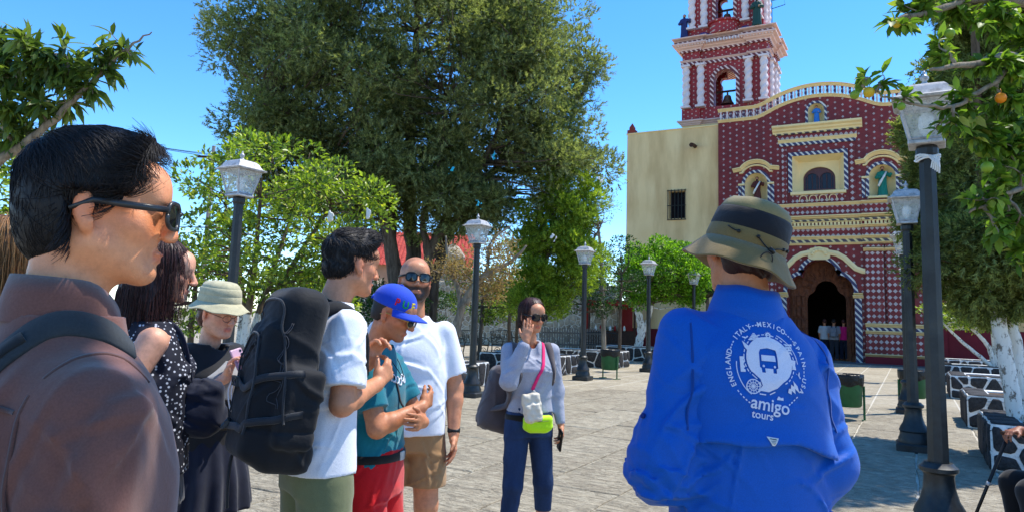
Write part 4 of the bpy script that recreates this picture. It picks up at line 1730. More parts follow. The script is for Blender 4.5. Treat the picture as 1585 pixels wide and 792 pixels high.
def add_head(S, h, fem=False, jaw=1.0, nose=1.0, full=0.0, neck=(0, -.03, 1.45), nr=.058):
    h.ell(S, (0, -.014, .030), (.075 + full * .2, .096, .086), .02)
    h.ell(S, (0, .028, -.030), (.060 + full * .6, .064, .084), .025)
    for q in (-1, 1):
        h.cone(S, (q * .046, .0, -.058), (q * .016, .066, -.096 * jaw), .027 + full * .7, .019 + full * .5, .022)
        h.ell(S, (q * .041, .056, -.024), (.022, .022, .022), .02)
    h.ell(S, (0, .074, -.098 * jaw), (.022, .018, .016), .016)
    h.cone(S, (-.032, .083, .017), (.032, .083, .017), .0125, .0125, .016)
    h.ell(S, (0, .07, .045), (.05, .03, .035), .03)
    for q in (-1, 1):
        h.ell(S, (q * .031, .101, -.002), (.0165, .012, .0105), .010, 'sub')
        h.ell(S, (q * .031, .081, -.002), (.0135, .0135, .0105), .004)
    h.cone(S, (0, .094, .006), (0, .094 + .020 * nose, -.034), .0085, .0118, .009)
    for q in (-1, 1):
        h.ell(S, (q * .0115, .1 + .006 * nose, -.038), (.0085, .011, .0075), .006)
    h.ell(S, (0, .0915, -.065), (.022, .009, .0050), .006)
    h.ell(S, (0, .0890, -.0755), (.019, .0095, .0060), .006)
    h.ell(S, (0, .103, -.0702), (.021, .006, .0012), .003, 'sub')
    for q in (-1, 1):
        rt = np.array(Matrix.Rotation(R_(q * -22), 3, 'Z') @ Matrix.Rotation(R_(12), 3, 'X'))
        h.ell(S, (q * .0785, -.010, -.012), (.0085, .0185, .030), .006, 'add', rt)
        h.ell(S, (q * .0765, -.004, -.038), (.0075, .010, .010), .006)
        h.ell(S, (q * .0895, -.005, -.008), (.0085, .0115, .020), .004, 'sub', rt)
        h.ell(S, (q * .0815, -.008, -.006), (.004, .0055, .015), .004, 'add', rt)
        h.ell(S, (q * .085, .002, -.018), (.006, .005, .006), .003, 'sub')
    a = h.P(0, -.028, -.075)
    S.cone(neck, a, nr, nr * .93, .03)


def add_hand(S, w, d, n, thumb, curl=(.3, .3, .35, .4), k=1.0, spread=.12, tcurl=.4, tout=.7):
    """w wrist, d finger direction, n where the palm faces, thumb +1/-1: side = cross(d, n)*thumb"""
    w, d, n = np.array(w, float), nrm(d), np.array(n, float)
    n = nrm(n - d * (n @ d))
    t = nrm(np.cross(d, n)) * thumb
    S.cone(w - d * .01, w + d * .03 * k, .024 * k, .022 * k, .012)
    for i in range(4):
        kn = w + (d * (.086 - .006 * abs(i - 1)) + t * (.030 - .0195 * i)) * k - n * .002
        S.cone(w + d * .02 * k + t * (.012 - .009 * i) * k, kn, .0125 * k, .0105 * k, .012)
        L = (.072, .080, .074, .058)[i] * k
        dd = nrm(d + t * spread * (1.2 - .8 * i) * .5)
        p = kn
        seg = (.44, .31, .25)
        rad = (.0092, .0085, .0078, .0066)
        ang = 0.0
        for j in range(3):
            ang += curl[i] * (1.0, 1.1, .8)[j]
            di = dd * math.cos(ang) + n * math.sin(ang)
            q = p + di * L * seg[j]
            S.cone(p, q, rad[j] * k, rad[j + 1] * k, .0035)
            p = q
    S.ell(w + (d * .035 + t * .022 + n * .008) * k, np.array((.02, .02, .02)) * k, .012)
    p = w + (d * .03 + t * .027 + n * .006) * k
    di = nrm(t * tout + d * .75 + n * .25)
    q = p + di * .038 * k
    S.cone(p, q, .0125 * k, .0105 * k, .008)
    di = nrm(d * (1 - tcurl * .4) + t * .25 + n * tcurl)
    S.cone(q, q + di * .030 * k, .0105 * k, .0075 * k, .004)


def add_arm(S, sh, el, wr, r=(.052, .043, .040, .027), k=.02):
    sh, el, wr = (np.array(q, float) for q in (sh, el, wr))
    m = el + (wr - el) * .28
    S.cone(sh, el, r[0], r[1], k)
    S.cone(el, m, r[1] * .92, r[2], k)
    S.cone(m, wr, r[2], r[3], k)


def add_leg(S, hip, kn, an, r=(.088, .058, .056, .038), foot=None, k=.02):
    hip, kn, an = (np.array(q, float) for q in (hip, kn, an))
    c = kn + (an - kn) * .3 + V3(0, -.015, 0)
    S.cone(hip, kn, r[0], r[1], k)
    S.cone(kn, c, r[1] * .92, r[2], k)
    S.cone(c, an, r[2], r[3], k)
    f = nrm(foot if foot is not None else (0, 1, 0))
    S.cone(an + V3(0, 0, -.03) - f * .03, an + f * .15 + V3(0, 0, -.055), .036, .028, .03)


def shoe(S, an, f=(0, 1, 0), k=.02):
    an, f = np.array(an, float), nrm(f)
    b = V3(an[0], an[1], 0)
    S.cone(b - f * .045 + V3(0, 0, .05), b + f * .04 + V3(0, 0, .055), .047, .05, .02)
    S.cone(b + f * .04 + V3(0, 0, .05), b + f * .165 + V3(0, 0, .036), .05, .04, .02)
    S.cut(lambda X, Y, Z: .004 - Z)


def skin_mat(name, col, rough=.48):
    t = NT(name, rough, .4)
    a = t.attr('tint')
    n = t.ramp(t.noise(34, 6, .7), [(.25, (.74, .66, .64)), (.5, (.96, .92, .90)), (.75, (1.12, 1.10, 1.08))])
    t.color(t.mix(1.0, a, n, 'MULTIPLY'))
    t.set(t.bsdf, 'Subsurface Weight', 0.06)
    t.set(t.bsdf, 'Subsurface Radius', (.012, .005, .003))
    t.set(t.bsdf, 'Subsurface Scale', .4)
    t.bump(t.math('ADD', t.noise(420, 2), t.math('MULTIPLY', t.noise(60, 3), .8)), .25, .003)
    t.set(t.bsdf, 'Roughness', t.range(t.noise(50, 4), .3, .7, .36, .62))
    t.mat['c'] = list(col)
    return t.mat


def tint_skin(o, h, lips=.5, stubble=0.0, scalp=0.0):
    col = np.array(o.data.materials[0]['c'])[:3]
    me = o.data
    n = len(me.vertices)
    co = np.empty(n * 3, np.float32)
    me.vertices.foreach_get('co', co)
    v = co.reshape(-1, 3)
    x, y, z = h.inv(v[:, 0], v[:, 1], v[:, 2])
    c = np.tile(col, (n, 1))
    near = (np.abs(z) < .2) & (np.abs(x) < .15) & (np.abs(y) < .16)

    def bl(m, t):
        m = np.clip(m, 0, 1)[:, None] * near[:, None]
        return c * (1 - m) + c * np.array(t) * m
    c = bl(.75 * np.exp(-((np.abs(x) - .078) / .014) ** 2 - ((z + .012) / .03) ** 2), (1.15, .78, .72))
    c = bl(.6 * np.exp(-((np.abs(x) - .04) / .02) ** 2 - ((z + .03) / .02) ** 2 - ((y - .075) / .03) ** 2), (1.12, .84, .80))
    c = bl(.6 * np.exp(-(x / .014) ** 2 - ((z + .036) / .012) ** 2 - ((y - .112) / .02) ** 2), (1.1, .84, .80))
    c = bl(lips * 1.6 * np.exp(-(x / .021) ** 4 - ((z + .070) / .0105) ** 4) * (y > .085), (.95, .55, .55))
    if stubble:
        m = min(stubble, 1) * np.clip((-.036 - z + .45 * np.maximum(np.abs(x) - .035, 0) * (stubble >= 1)) / .012, 0, 1) * np.clip((y + .01) / .03, 0, 1) * np.clip((z + .135) / .02, 0, 1)
        m = m * np.clip(np.sqrt((x / .023) ** 2 + ((z + .0702) / .0095) ** 2) * 2 - 1.6, 0, 1)
        c = bl(m, (.52, .52, .56) if stubble < 1 else (.075, .07, .07))
    if scalp:
        m = scalp * np.clip((z - .035 + .5 * y) / .02, 0, 1) * np.clip((.06 - y) / .02, 0, 1)
        c = bl(m, (.62, .62, .66))
    at_ = me.color_attributes.new('tint', 'FLOAT_COLOR', 'POINT')
    at_.data.foreach_set('color', np.concatenate([c, np.ones((n, 1))], 1).astype(np.float32).ravel())


def strands(P, r0, taper=.25):
    """P (N, m, 3) polylines -> thin three-sided tapering tubes"""
    N, m, _ = P.shape
    T = np.gradient(P, axis=1)
    T /= np.linalg.norm(T, axis=2, keepdims=True) + 1e-9
    ref = np.array([.3, .4, .87])
    A = np.cross(T, ref)
    A /= np.linalg.norm(A, axis=2, keepdims=True) + 1e-9
    B = np.cross(T, A)
    rr = (np.asarray(r0).reshape(-1, 1) if np.ndim(r0) else np.full((N, 1), r0)) * np.linspace(1, taper, m)[None, :]
    V = np.stack([P + (A * math.cos(a) + B * math.sin(a)) * rr[..., None] for a in (0, 2.094, 4.189)], 2)
    idx = np.arange(N * m * 3).reshape(N, m, 3)
    F = []
    for k in range(3):
        j = (k + 1) % 3
        F.append(np.stack([idx[:, :-1, k], idx[:, :-1, j], idx[:, 1:, j], idx[:, 1:, k]], -1).reshape(-1, 4))
    return V.reshape(-1, 3), np.concatenate(F)


def join(parts):
    vs, fs, b = [], [], 0
    for v, f in parts:
        vs.append(v)
        fs.append(f + b)
        b += len(v)
    return np.concatenate(vs), np.concatenate(fs)


def vert_normals(v, f):
    a = np.cross(v[f[:, 2]] - v[f[:, 0]], v[f[:, 3]] - v[f[:, 1]])
    n = np.zeros_like(v)
    for k in range(4):
        np.add.at(n, f[:, k], a)
    return n / (np.linalg.norm(n, axis=1, keepdims=True) + 1e-12)


def short_hair(h, name, mat, parent, cap, flow, n=900, L=.05, lift=.35, r=.0016, seed=1, res=.005, keep=None, thick=.012, amp=.004):
    """cap(S) adds the cap volume in head space; flow(p) gives hair direction in head space for points p (N,3)"""
    rr = np.random.default_rng(seed)
    S = SDF(res)
    cap(S)
    v, f = S.mesh()
    v = relax(v, f, 1)
    loc = np.stack(h.inv(v[:, 0], v[:, 1], v[:, 2]), 1)
    fl = flow(loc)
    # combed grooves
    q = rr.normal(size=3)
    nn = vert_normals(v, f)
    side = np.cross(nn @ h.R, fl)
    gro = np.sin((loc @ np.array([90, 60, 75.])) + 2 * np.sin(loc @ np.array([40, -55, 70.])))
    v = v + nn * (amp * gro)[:, None] * h.k
    ids = rr.choice(len(v), n * 3)
    if keep is not None:
        ids = ids[keep(loc[ids])]
    ids = ids[:n]
    p0 = loc[ids]
    n0 = nn[ids] @ h.R
    d0 = flow(p0) + rr.normal(0, .22, p0.shape)
    d0 -= n0 * (d0 * n0).sum(1, keepdims=True)
    d0 /= np.linalg.norm(d0, axis=1, keepdims=True) + 1e-9
    LL = L * rr.uniform(.5, 1.25, (len(ids), 1)) * np.clip((p0[:, 2:3] + .13) / .13, .22, 1)
    lf = lift * rr.uniform(.3, 1.4, (len(ids), 1))
    m = 6
    pts = []
    for t_ in np.linspace(0, 1, m):
        # follow the skull: start along the normal, then bend along the flow and back in
        q_ = p0 + d0 * LL * t_ + n0 * (LL * lf * (t_ - 1.1 * t_ * t_)) - n0 * .002
        # curvature of the skull
        q_ = q_ - n0 * (LL * t_) ** 2 * 5.0
        pts.append(q_)
    Pp = np.stack(pts, 1)
    Pp = (Pp * h.k) @ h.R.T + h.c
    sv, sf = strands(Pp, r * h.k * rr.uniform(.6, 1.4, len(ids)))
    V, F = join([(v, f), (sv, sf)])
    return mobj(name, V, F, mat, parent, True)


def hair_mat(name, col, hi, rough=.55):
    t = NT(name, rough, .28)
    t.color(t.mix(t.island(), col, hi))
    m = t.mapping((160, 160, 22))
    t.bump(t.noise(1.0, 3, .6, m), .5, .004)
    return t.mat


class Person:
    def __init__(s, px, py, Y, heading, label, z0=1.655):
        p = at(px, py, Y)
        s.k = float(p[2]) / z0
        s.root = empty('person', (p[0], p[1], 0), HEAD - R_(heading))
        s.root.scale = (s.k,) * 3
        tag(s.root, label, 'person')


def torso(g=1.0, off=0.0, belly=0.0, bust=0.0, waist=0.0, z0=.86, top=1.5, cx=0.0, lean=0.0):
    base = [(.80, .172, .118, 0), (.95, .176, .124, -.006), (1.08, .160 - waist, .112 - waist * .6, 0), (1.2, .166 - waist * .5, .116, .006), (1.32, .182, .122, .004),
            (1.41, .188, .104, -.008), (1.462, .135, .078, -.014), (1.505, .07, .064, -.014)]
    out = []
    for z, rx, ry, cy in base:
        if z < z0 - .001 and z < .9:
            z = z0
        if z > top:
            continue
        f = math.exp(-((z - 1.08) / .13) ** 2) * belly + math.exp(-((z - 1.28) / .06) ** 2) * bust
        out.append((z, cx, cy + f * .5 + lean * (z - 1.0), rx * g + off, ry * g + off + f * .5))
    return out


def plane_cut(p, n):
    p, n = np.array(p, float), nrm(n)
    return lambda X, Y, Z: (X - p[0]) * n[0] + (Y - p[1]) * n[1] + (Z - p[2]) * n[2]


def sub_cut(S, a, b, r, k=.004):
    S.cone(a, b, r, r, k, 'sub')


def folds(amp, f=30, seed=1.0, zs=1.0):
    """long soft creases"""
    def fn(X, Y, Z):
        w_ = wob(X, Y, Z * zs, f * .5, seed)
        r_ = 1 - np.abs(np.sin(f * (X * .6 + Y * .8 + Z * zs) * .5 + 2.2 * w_ + seed))
        return -amp * (r_ ** 2) * np.clip(.5 + .9 * wob(X, Y, Z, f * .22, seed + 4), 0, 1.3) + amp * .5 * w_
    return fn


def creases(seed, n, lo, hi, amp=.006, wd=.008, ln=.07, tilt=.6):
    """localised sharp pinches in the cloth: n short ridges scattered in the box lo..hi"""
    r = np.random.default_rng(seed)
    it = []
    for _ in range(n):
        c = r.uniform(lo, hi)
        tt = nrm(r.normal(size=3) * np.array([1, 1, tilt]))
        nn = nrm(np.cross(tt, r.normal(size=3)))
        it.append((c, tt, nn, amp * r.uniform(.5, 1.3), wd * r.uniform(.7, 1.6), ln * r.uniform(.6, 1.6), r.uniform(-6, 6)))

    def fn(X, Y, Z):
        out = 0
        for c, tt, nn, a, w_, L, bd in it:
            dx, dy, dz = X - c[0], Y - c[1], Z - c[2]
            u = dx * tt[0] + dy * tt[1] + dz * tt[2]
            v = dx * nn[0] + dy * nn[1] + dz * nn[2] + bd * u * u
            q2 = dx * dx + dy * dy + dz * dz
            g = np.exp(-(u / L) ** 2 - np.maximum(q2 - u * u, 0) / .01)
            out = out - a * g * (np.exp(-(v / w_) ** 2) - .55 * np.exp(-((v - 1.7 * w_) / w_) ** 2))
        return out
    return fn


def sleeve(S, sh, el, f, r0, r1, k=.025):
    sh, el = np.array(sh, float), np.array(el, float)
    S.cone(sh, sh + (el - sh) * f, r0, r1, k)


def lens_pair(h, parent, mframe, mlens, w_=.025, hh=.019, y=.112, z=-.002, dx=.0335, r=.0028, curve=.9, square=3.2, temples=True, drop=0.0):
    """spectacles in head space: rims, bridge, temples; lenses as separate parts"""
    fr = MB()
    lenses = []
    for q in (-1, 1):
        pts = []
        for a in np.linspace(0, 2 * math.pi, 25):
            c, s_ = math.cos(a), math.sin(a)
            e = (abs(c) ** square + abs(s_) ** square) ** (-1 / square)
            x = q * dx + w_ * c * e
            pts.append((x, y - curve * x * x * 4.0, z + hh * s_ * e))
        P = [h.P(*p) for p in pts]
        fr.tube(P, r * h.k, 6)
        m = MB()
        c0 = h.P(q * dx, y + .002 - curve * dx * dx * 4.0, z)
        m.add([c0] + P[:-1], [(0, i + 1, (i + 1) % 24 + 1) for i in range(24)])
        lenses.append(m)
    fr.tube([h.P(-dx + w_ * .95, y - curve * .01 * .01, z + hh * .3), h.P(0, y + .004, z + hh * .45), h.P(dx - w_ * .95, y, z + hh * .3)], r * h.k, 6)
    if temples:
        for q in (-1, 1):
            x1 = dx + w_
            pts = [h.P(q * x1, y - curve * x1 * x1 * 4, z + hh * .35), h.P(q * .078, y - .05, z + .006), h.P(q * .0815, .0, z + .008), h.P(q * .080, -.03, z - .008)]
            fr.tube(pts, [r * 1.5 * h.k, r * 1.7 * h.k, r * 1.5 * h.k, r * h.k], 6)
    o = fr.build('glasses', mframe, parent, True)
    for m in lenses:
        m.build('lens', mlens, o)
    return o
# ------------------------------------------------------------------ near figures: man in brown shirt, tour guide
M_SKIN = {k: skin_mat('skin_' + k, srgb(*c)) for k, c in dict(light=(228, 154, 108), tan=(206, 142, 104), deep=(150, 96, 70), mid=(196, 130, 90), pale=(232, 172, 140)).items()}
M_HBLACK = hair_mat('hair_black', srgb(20, 18, 18), srgb(46, 40, 38))
M_HBROWN = hair_mat('hair_brown', srgb(84, 56, 34), srgb(176, 128, 78), .4)
M_HDARK = hair_mat('hair_dark', srgb(26, 18, 18), srgb(86, 50, 44), .42)
M_BLACKPL = pm('black_plastic', srgb(24, 25, 26), .15, 20, .35, .05)
M_GREYPL = pm('grey_plastic', srgb(62, 66, 68), .12, 20, .4, .05)
t = NT('dark_lens', .06, .6)
t.color(srgb(16, 18, 20))
M_LENS = t.mat
M_STRAP = fabric('strap_webbing', srgb(44, 48, 50), .15, 500, .7, .3)
M_GOLD = pm('gold_wire', srgb(190, 160, 90), .1, 9, .3, .02, 40, .001, .5, .8)
M_CORD = fabric('black_cord', srgb(22, 22, 22))


def bvh_of(*objs):
    vs, fs = [], []
    for o in objs:
        b = len(vs)
        vs += [v.co.copy() for v in o.data.vertices]
        fs += [tuple(i + b for i in p.vertices) for p in o.data.polygons]
    return BVHTree.FromPolygons(vs, fs)


def spline(pts, n=24):
    p = np.array(pts, float)
    t_ = np.linspace(0, len(p) - 1, n)
    out = []
    for q in t_:
        i = min(int(q), len(p) - 2)
        f = q - i
        a, b, c, d = p[max(i - 1, 0)], p[i], p[i + 1], p[min(i + 2, len(p) - 1)]
        out.append(.5 * ((2 * b) + (-a + c) * f + (2 * a - 5 * b + 4 * c - d) * f * f + (-a + 3 * b - 3 * c + d) * f ** 3))
    return np.array(out)


def ribbon(mb, pts, w_, th, bvh=None, off=.004, n=28, side=None, snap=.09, m=0):
    """flat strap along pts; laid on the surface of bvh where that is near"""
    P = spline(pts, n)
    N = []
    for i in range(n):
        nn = None
        if bvh:
            hit = bvh.find_nearest(Vector(P[i]), snap)
            if hit[0] is not None:
                nn = np.array(hit[1])
                P[i] = np.array(hit[0]) + nn * off
        N.append(nn)
    for i in range(n):
        if N[i] is None:
            c = [q for q in N if q is not None]
            N[i] = np.array(side if side is not None else (c[0] if c else (0, 1, 0)))
    N = np.array(N)
    for _ in range(3):
        N[1:-1] = (N[:-2] + N[1:-1] + N[2:]) / 3
        P[1:-1] = (P[:-2] + 2 * P[1:-1] + P[2:]) / 4
    v, f = [], []
    for i in range(n):
        tt = nrm(P[min(i + 1, n - 1)] - P[max(i - 1, 0)])
        nn = nrm(N[i] - tt * (N[i] @ tt))
        s_ = np.cross(tt, nn)
        for a, b in ((-1, 0), (-.86, 1), (.86, 1), (1, 0), (.9, -.3), (-.9, -.3)):
            v.append(P[i] + s_ * a * w_ / 2 + nn * b * th)
    for i in range(n - 1):
        for k in range(6):
            j = (k + 1) % 6
            f.append((i * 6 + k, i * 6 + j, i * 6 + 6 + j, i * 6 + 6 + k))
    f.append(tuple(range(6)))
    f.append(tuple((n - 1) * 6 + k for k in range(5, -1, -1)))
    mb.add(v, f, m)
    return P


# ---- A: man in the brown shirt, close at left
A = Person(142, 322, 1.13, 45, 'black haired man in brown shirt and sunglasses, very close at left')
hA = Head((0, .012, 1.655), yaw=-22, pitch=2, roll=0)
S = SDF(.0055)
add_head(S, hA, neck=(0, -.03, 1.44), nr=.060, jaw=1.0, nose=.75)
S.stack(torso(.74, top=1.42), .03)
add_arm(S, (.145, -.018, 1.335), (.222, -.04, 1.11), (.24, .09, .90), (.042, .04, .038, .027))
add_hand(S, (.25, .10, .90), (0, .25, -1), (-1, 0, 0), 1)
add_arm(S, (-.145, -.018, 1.335), (-.222, -.04, 1.11), (-.24, .09, .90), (.042, .04, .038, .027))
add_hand(S, (-.25, .10, .90), (0, .25, -1), (1, 0, 0), -1)
for q in (-1, 1):
    add_leg(S, (q * .09, 0, .9), (q * .10, .02, .5), (q * .11, -.02, .09))
o = S.obj('body', M_SKIN['light'], A.root, 1)
tint_skin(o, hA, .5)


def capA(S):
    hA.ell(S, (0, -.020, .036), (.081, .102, .094), .02)
    hA.ell(S, (0, .03, .082), (.058, .066, .042), .04)
    hA.ell(S, (0, -.050, -.025), (.072, .066, .078), .03)

    def face(X, Y, Z):
        x, y, z = hA.inv(X, Y, Z)
        a = np.abs(x)
        front = y - (.052 + .30 * (z - .06))                      # forehead line leans forward to the fringe
        side = np.maximum(y - (.030 + .25 * np.clip(z, -.1, .1)), -.002 - z)     # before the ear nothing under the temple
        ear = np.maximum(np.maximum(y + .046 - .0 * z, -y - .10), (-.012 - z))
        nape = -.103 - z + .5 * np.clip(y + .07, -.05, .2)
        low = np.maximum(y + .030, .0 - z - .012)
        d = np.maximum(front, nape)
        # region below the temples and before the ears is face
        d = np.maximum(d, np.minimum(y + .036 + .25 * z, .016 - z))
        return d * .85 * hA.k
    S.cut(face)


def flowA(p):
    cr = np.array([.0, -.055, .115])
    d = p - cr
    top = np.clip((p[:, 2] - .05) / .05, 0, 1)[:, None]
    d = d * np.array([1.0, .8, 1.0])
    d[:, 2] -= .06 * (1 - top[:, 0])
    fr = np.clip((p[:, 1] - .03) / .04, 0, 1)
    d[:, 1] += .05 * top[:, 0] * (1 - fr) - .10 * fr
    d[:, 0] += .03 * top[:, 0] + .12 * fr
    d[:, 2] += .02 * fr
    return d / (np.linalg.norm(d, axis=1, keepdims=True) + 1e-9)


short_hair(hA, 'hair', M_HBLACK, A.root, capA, flowA, 11000, .062, .24, .0009, 3, .0045, amp=.0006)
t = NT('black_glasses_a', .35, .5)
t.color(srgb(44, 44, 44))
gl = lens_pair(hA, A.root, t.mat, M_LENS, .027, .021, .116, -.004, .034, .0036)
# shirt
M_BROWN = fabric('brown_shirt_cloth', srgb(108, 70, 60), .05, 700, .85, .2, .3, 30)
S = SDF(.0065)
S.stack([(.72, 0, 0, .205, .145), (.95, 0, -.006, .205, .15), (1.1, 0, 0, .20, .145), (1.25, 0, .0, .200, .146), (1.33, 0, -.012, .190, .136), (1.39, 0, -.02, .165, .112), (1.44, 0, -.025, .112, .090), (1.485, 0, -.022, .080, .080)], .03)
for q in (-1, 1):
    S.chain([(q * .156, -.018, 1.345), (q * .225, -.04, 1.11), (q * .24, .08, .93)], [.068, .062, .052], .06)
S.disp(lambda X, Y, Z: folds(.007, 24, 2.0, .7)(X, Y, Z) + folds(.002, 60, 5.0, .5)(X, Y, Z))
S.disp(creases(4, 26, (-.05, -.2, 1.0), (.3, .05, 1.36), .008, .008, .08))
S.cut(plane_cut((0, 0, .70), (0, 0, -1)))
sub_cut(S, (0, -.012, 1.46), (0, .01, 1.60), .068)
shA = S.obj('shirt', M_BROWN, A.root, 1)
bvA = bvh_of(shA)
# standing collar
mb = MB()
n = 40
v, f = [], []
for r_, (rad, z) in enumerate(((.083, 1.462), (.082, 1.478), (.077, 1.505), (.071, 1.532), (.066, 1.527), (.067, 1.50), (.071, 1.46))):
    for k in range(n):
        a = 2 * math.pi * k / n
        fr_ = math.sin(a)
        drop = .05 * max(0, fr_) ** 2
        v.append((rad * math.cos(a) * 1.02, -.022 + rad * math.sin(a) * 1.08, z - drop + .006 * (1 - fr_)))
for r_ in range(6):
    for k in range(n):
        f.append((r_ * n + k, r_ * n + (k + 1) % n, r_ * n + n + (k + 1) % n, r_ * n + n + k))
mb.add(v, f)
mb.build('collar', M_BROWN, shA, True)
# yoke and armhole seams lie on the cloth
mb = MB()
ribbon(mb, [(.20, -.16, 1.22), (.178, -.14, 1.34), (.165, -.06, 1.46), (.16, .02, 1.50), (.17, .1, 1.42)], .007, .0022, bvA, .000, 30)
ribbon(mb, [(-.16, -.14, 1.37), (0, -.17, 1.37), (.17, -.14, 1.37)], .006, .002, bvA, .000, 24)
mb.build('seam', fabric('brown_seam', srgb(92, 62, 54)), shA, True)
M_NAVYPACK = fabric('navy_pack_cloth', srgb(28, 32, 46), .2, 500, .8, .35)
PK = empty('backpack', A.root.location, A.root.rotation_euler.z)
PK.scale = A.root.scale
tag(PK, 'dark backpack on the back of the man in the brown shirt, only its strap clear', 'backpack')
S = SDF(.012)
S.rbox((-.01, -.265, 1.13), (.15, .10, .24), .05, .02).rbox((-.01, -.37, 1.04), (.11, .04, .13), .035, .02)
S.disp(folds(.006, 24, 5.0))
S.obj('pack_body', M_NAVYPACK, PK, 1)
mb = MB()
ribbon(mb, [(.06, -.20, 1.24), (.068, -.185, 1.33), (.078, -.13, 1.41), (.086, -.06, 1.47), (.088, .01, 1.46), (.08, .04, 1.42)], .044, .0045, bvA, .001, 44, snap=.12)
mb.build('shoulder_strap', M_STRAP, PK, True)
mb = MB()
ribbon(mb, [(-.06, -.20, 1.24), (-.068, -.185, 1.33), (-.078, -.13, 1.41), (-.086, -.06, 1.47), (-.088, .01, 1.46), (-.08, .04, 1.42)], .044, .0045, bvA, .001, 44, snap=.12)
mb.build('shoulder_strap', M_STRAP, PK, True)
mb = MB()
ribbon(mb, [(.058, -.20, 1.24), (.066, -.185, 1.33), (.074, -.14, 1.41), (.08, -.085, 1.45)], .020, .003, bvA, .006, 20, snap=.12)
mb.build('webbing', fabric('webbing_dark', srgb(30, 32, 34)), PK, True)
q = bvA.find_nearest(Vector((.070, -.165, 1.375)))
mb = MB()
mb.box((-.026, -.022, 0), (.026, -.014, .013), 0, .003).box((-.026, .014, 0), (.026, .022, .013), 0, .003).box((-.026, -.004, 0), (.026, .004, .015), 0, .003)
mb.box((-.027, -.022, 0), (-.019, .022, .012), 0, .003).box((.019, -.022, 0), (.027, .022, .012), 0, .003)
bk_ = mb.build('buckle', M_BLACKPL, PK)
bk_.location = q[0] + q[1] * .008
bk_.rotation_euler = q[1].to_track_quat('Z', 'Y').to_euler()
# trousers and shoes (below the frame)
M_DENIMD = fabric('dark_trousers', srgb(44, 46, 54))
S = SDF(.014)
for q in (-1, 1):
    S.chain([(q * .09, 0, .88), (q * .10, .02, .5), (q * .11, -.02, .12)], [.105, .075, .062], .02)
S.stack([(.82, 0, 0, .17, .12), (1.0, 0, 0, .165, .115)], .03)
S.obj('trousers', M_DENIMD, A.root, 1)
M_SHOE = pm('shoe_dark', srgb(52, 46, 44), .2, 9, .6)


def shoes(P, mat, pts):
    for an, fd in pts:
        S = SDF(.01)
        shoe(S, an, fd)
        S.obj('shoe', mat, P.root, 1)


shoes(A, M_SHOE, [((-.11, -.02, .09), (-.1, 1, 0)), ((.11, -.02, .09), (.1, 1, 0))])

# ---- I: the guide in the blue shirt, seen from behind
G = Person(1152, 384, 1.92, -6, 'tour guide in bright blue shirt and olive bucket hat, seen from behind')
hG = Head((.0, .02, 1.655), yaw=6, pitch=4, roll=9)
S = SDF(.007)
add_head(S, hG, neck=(-.005, -.03, 1.45), nr=.062)
S.stack(torso(.8), .03)
aL = ((-.175, -.01, 1.43), (-.245, -.06, 1.15), (-.15, .16, 1.12))
aR = ((.165, -.01, 1.36), (.225, -.02, 1.10), (.21, .14, .93))
for a, hd, pn, th_ in ((aL, (.6, .8, .1), (.3, 0, -1), 1), (aR, (-.2, .7, -.7), (-1, 0, 0), 1)):
    add_arm(S, *a)
    add_hand(S, a[2], hd, pn, th_)
for q in (-1, 1):
    add_leg(S, (q * .09, 0, .9), (q * .10, .02, .5), (q * .11, -.02, .09))
o = S.obj('body', M_SKIN['mid'], G.root, 1)
tint_skin(o, hG, .5)


def capG(S):
    hG.ell(S, (0, -.022, .03), (.084, .103, .094), .01)
    hG.ell(S, (0, -.05, -.03), (.074, .062, .072), .02)
    S.cut(lambda X, Y, Z: (lambda x, y, z: np.maximum(y - .05 - .3 * (z - .05), np.maximum(-.085 - z, np.minimum(y + .03, .0 - z))))(*hG.inv(X, Y, Z)))


short_hair(hG, 'hair', M_HDARK, G.root, capG, lambda p: np.stack([p[:, 0] * 2, p[:, 1] - .02, -.08 + 0 * p[:, 0]], 1) * 10, 500, .02, .1, .0012, 5, .007)
t = fabric('blue_shirt_cloth', srgb(0, 82, 172), .05, 900, .6, .12, .1, 6)
M_BLUESH = t
S = SDF(.0065)
S.stack([(.70, .01, 0, .212, .160), (.90, .01, -.004, .205, .155), (1.05, .005, -.002, .196, .146), (1.2, .002, .0, .190, .142), (1.32, -.004, -.008, .184, .136),
         (1.40, -.012, -.016, .168, .118), (1.455, -.008, -.022, .118, .094), (1.50, -.004, -.022, .082, .080)], .03)
S.chain([(-.168, -.012, 1.428), (-.232, -.055, 1.16), (-.242, -.05, 1.10), (-.155, .15, 1.11)], [.064, .062, .068, .048], .05)
S.chain([(.156, -.012, 1.362), (.212, -.02, 1.11), (.198, .13, .94)], [.064, .060, .048], .055)
elb = np.array([-.242, -.05, 1.12])


def gfold(X, Y, Z):
    base = folds(.0050, 20, 3.4, .55)(X, Y, Z)
    # creases at the bent elbow and the arm pit
    d = np.sqrt((X - elb[0]) ** 2 + (Y - elb[1]) ** 2 + (Z - elb[2]) ** 2)
    cr = np.abs(np.sin(48 * (Z * .9 + X * .5) + 2 * np.sin(20 * X + 13 * Y)))
    base += -.012 * (1 - cr) ** 1.5 * np.exp(-(d / .10) ** 2)
    da = np.sqrt((np.abs(X) - .17) ** 2 + (Z - 1.30) ** 2)
    base += -.007 * (1 - np.abs(np.sin(42 * (Z + np.abs(X) * .8)))) ** 1.5 * np.exp(-(da / .09) ** 2)
    return base


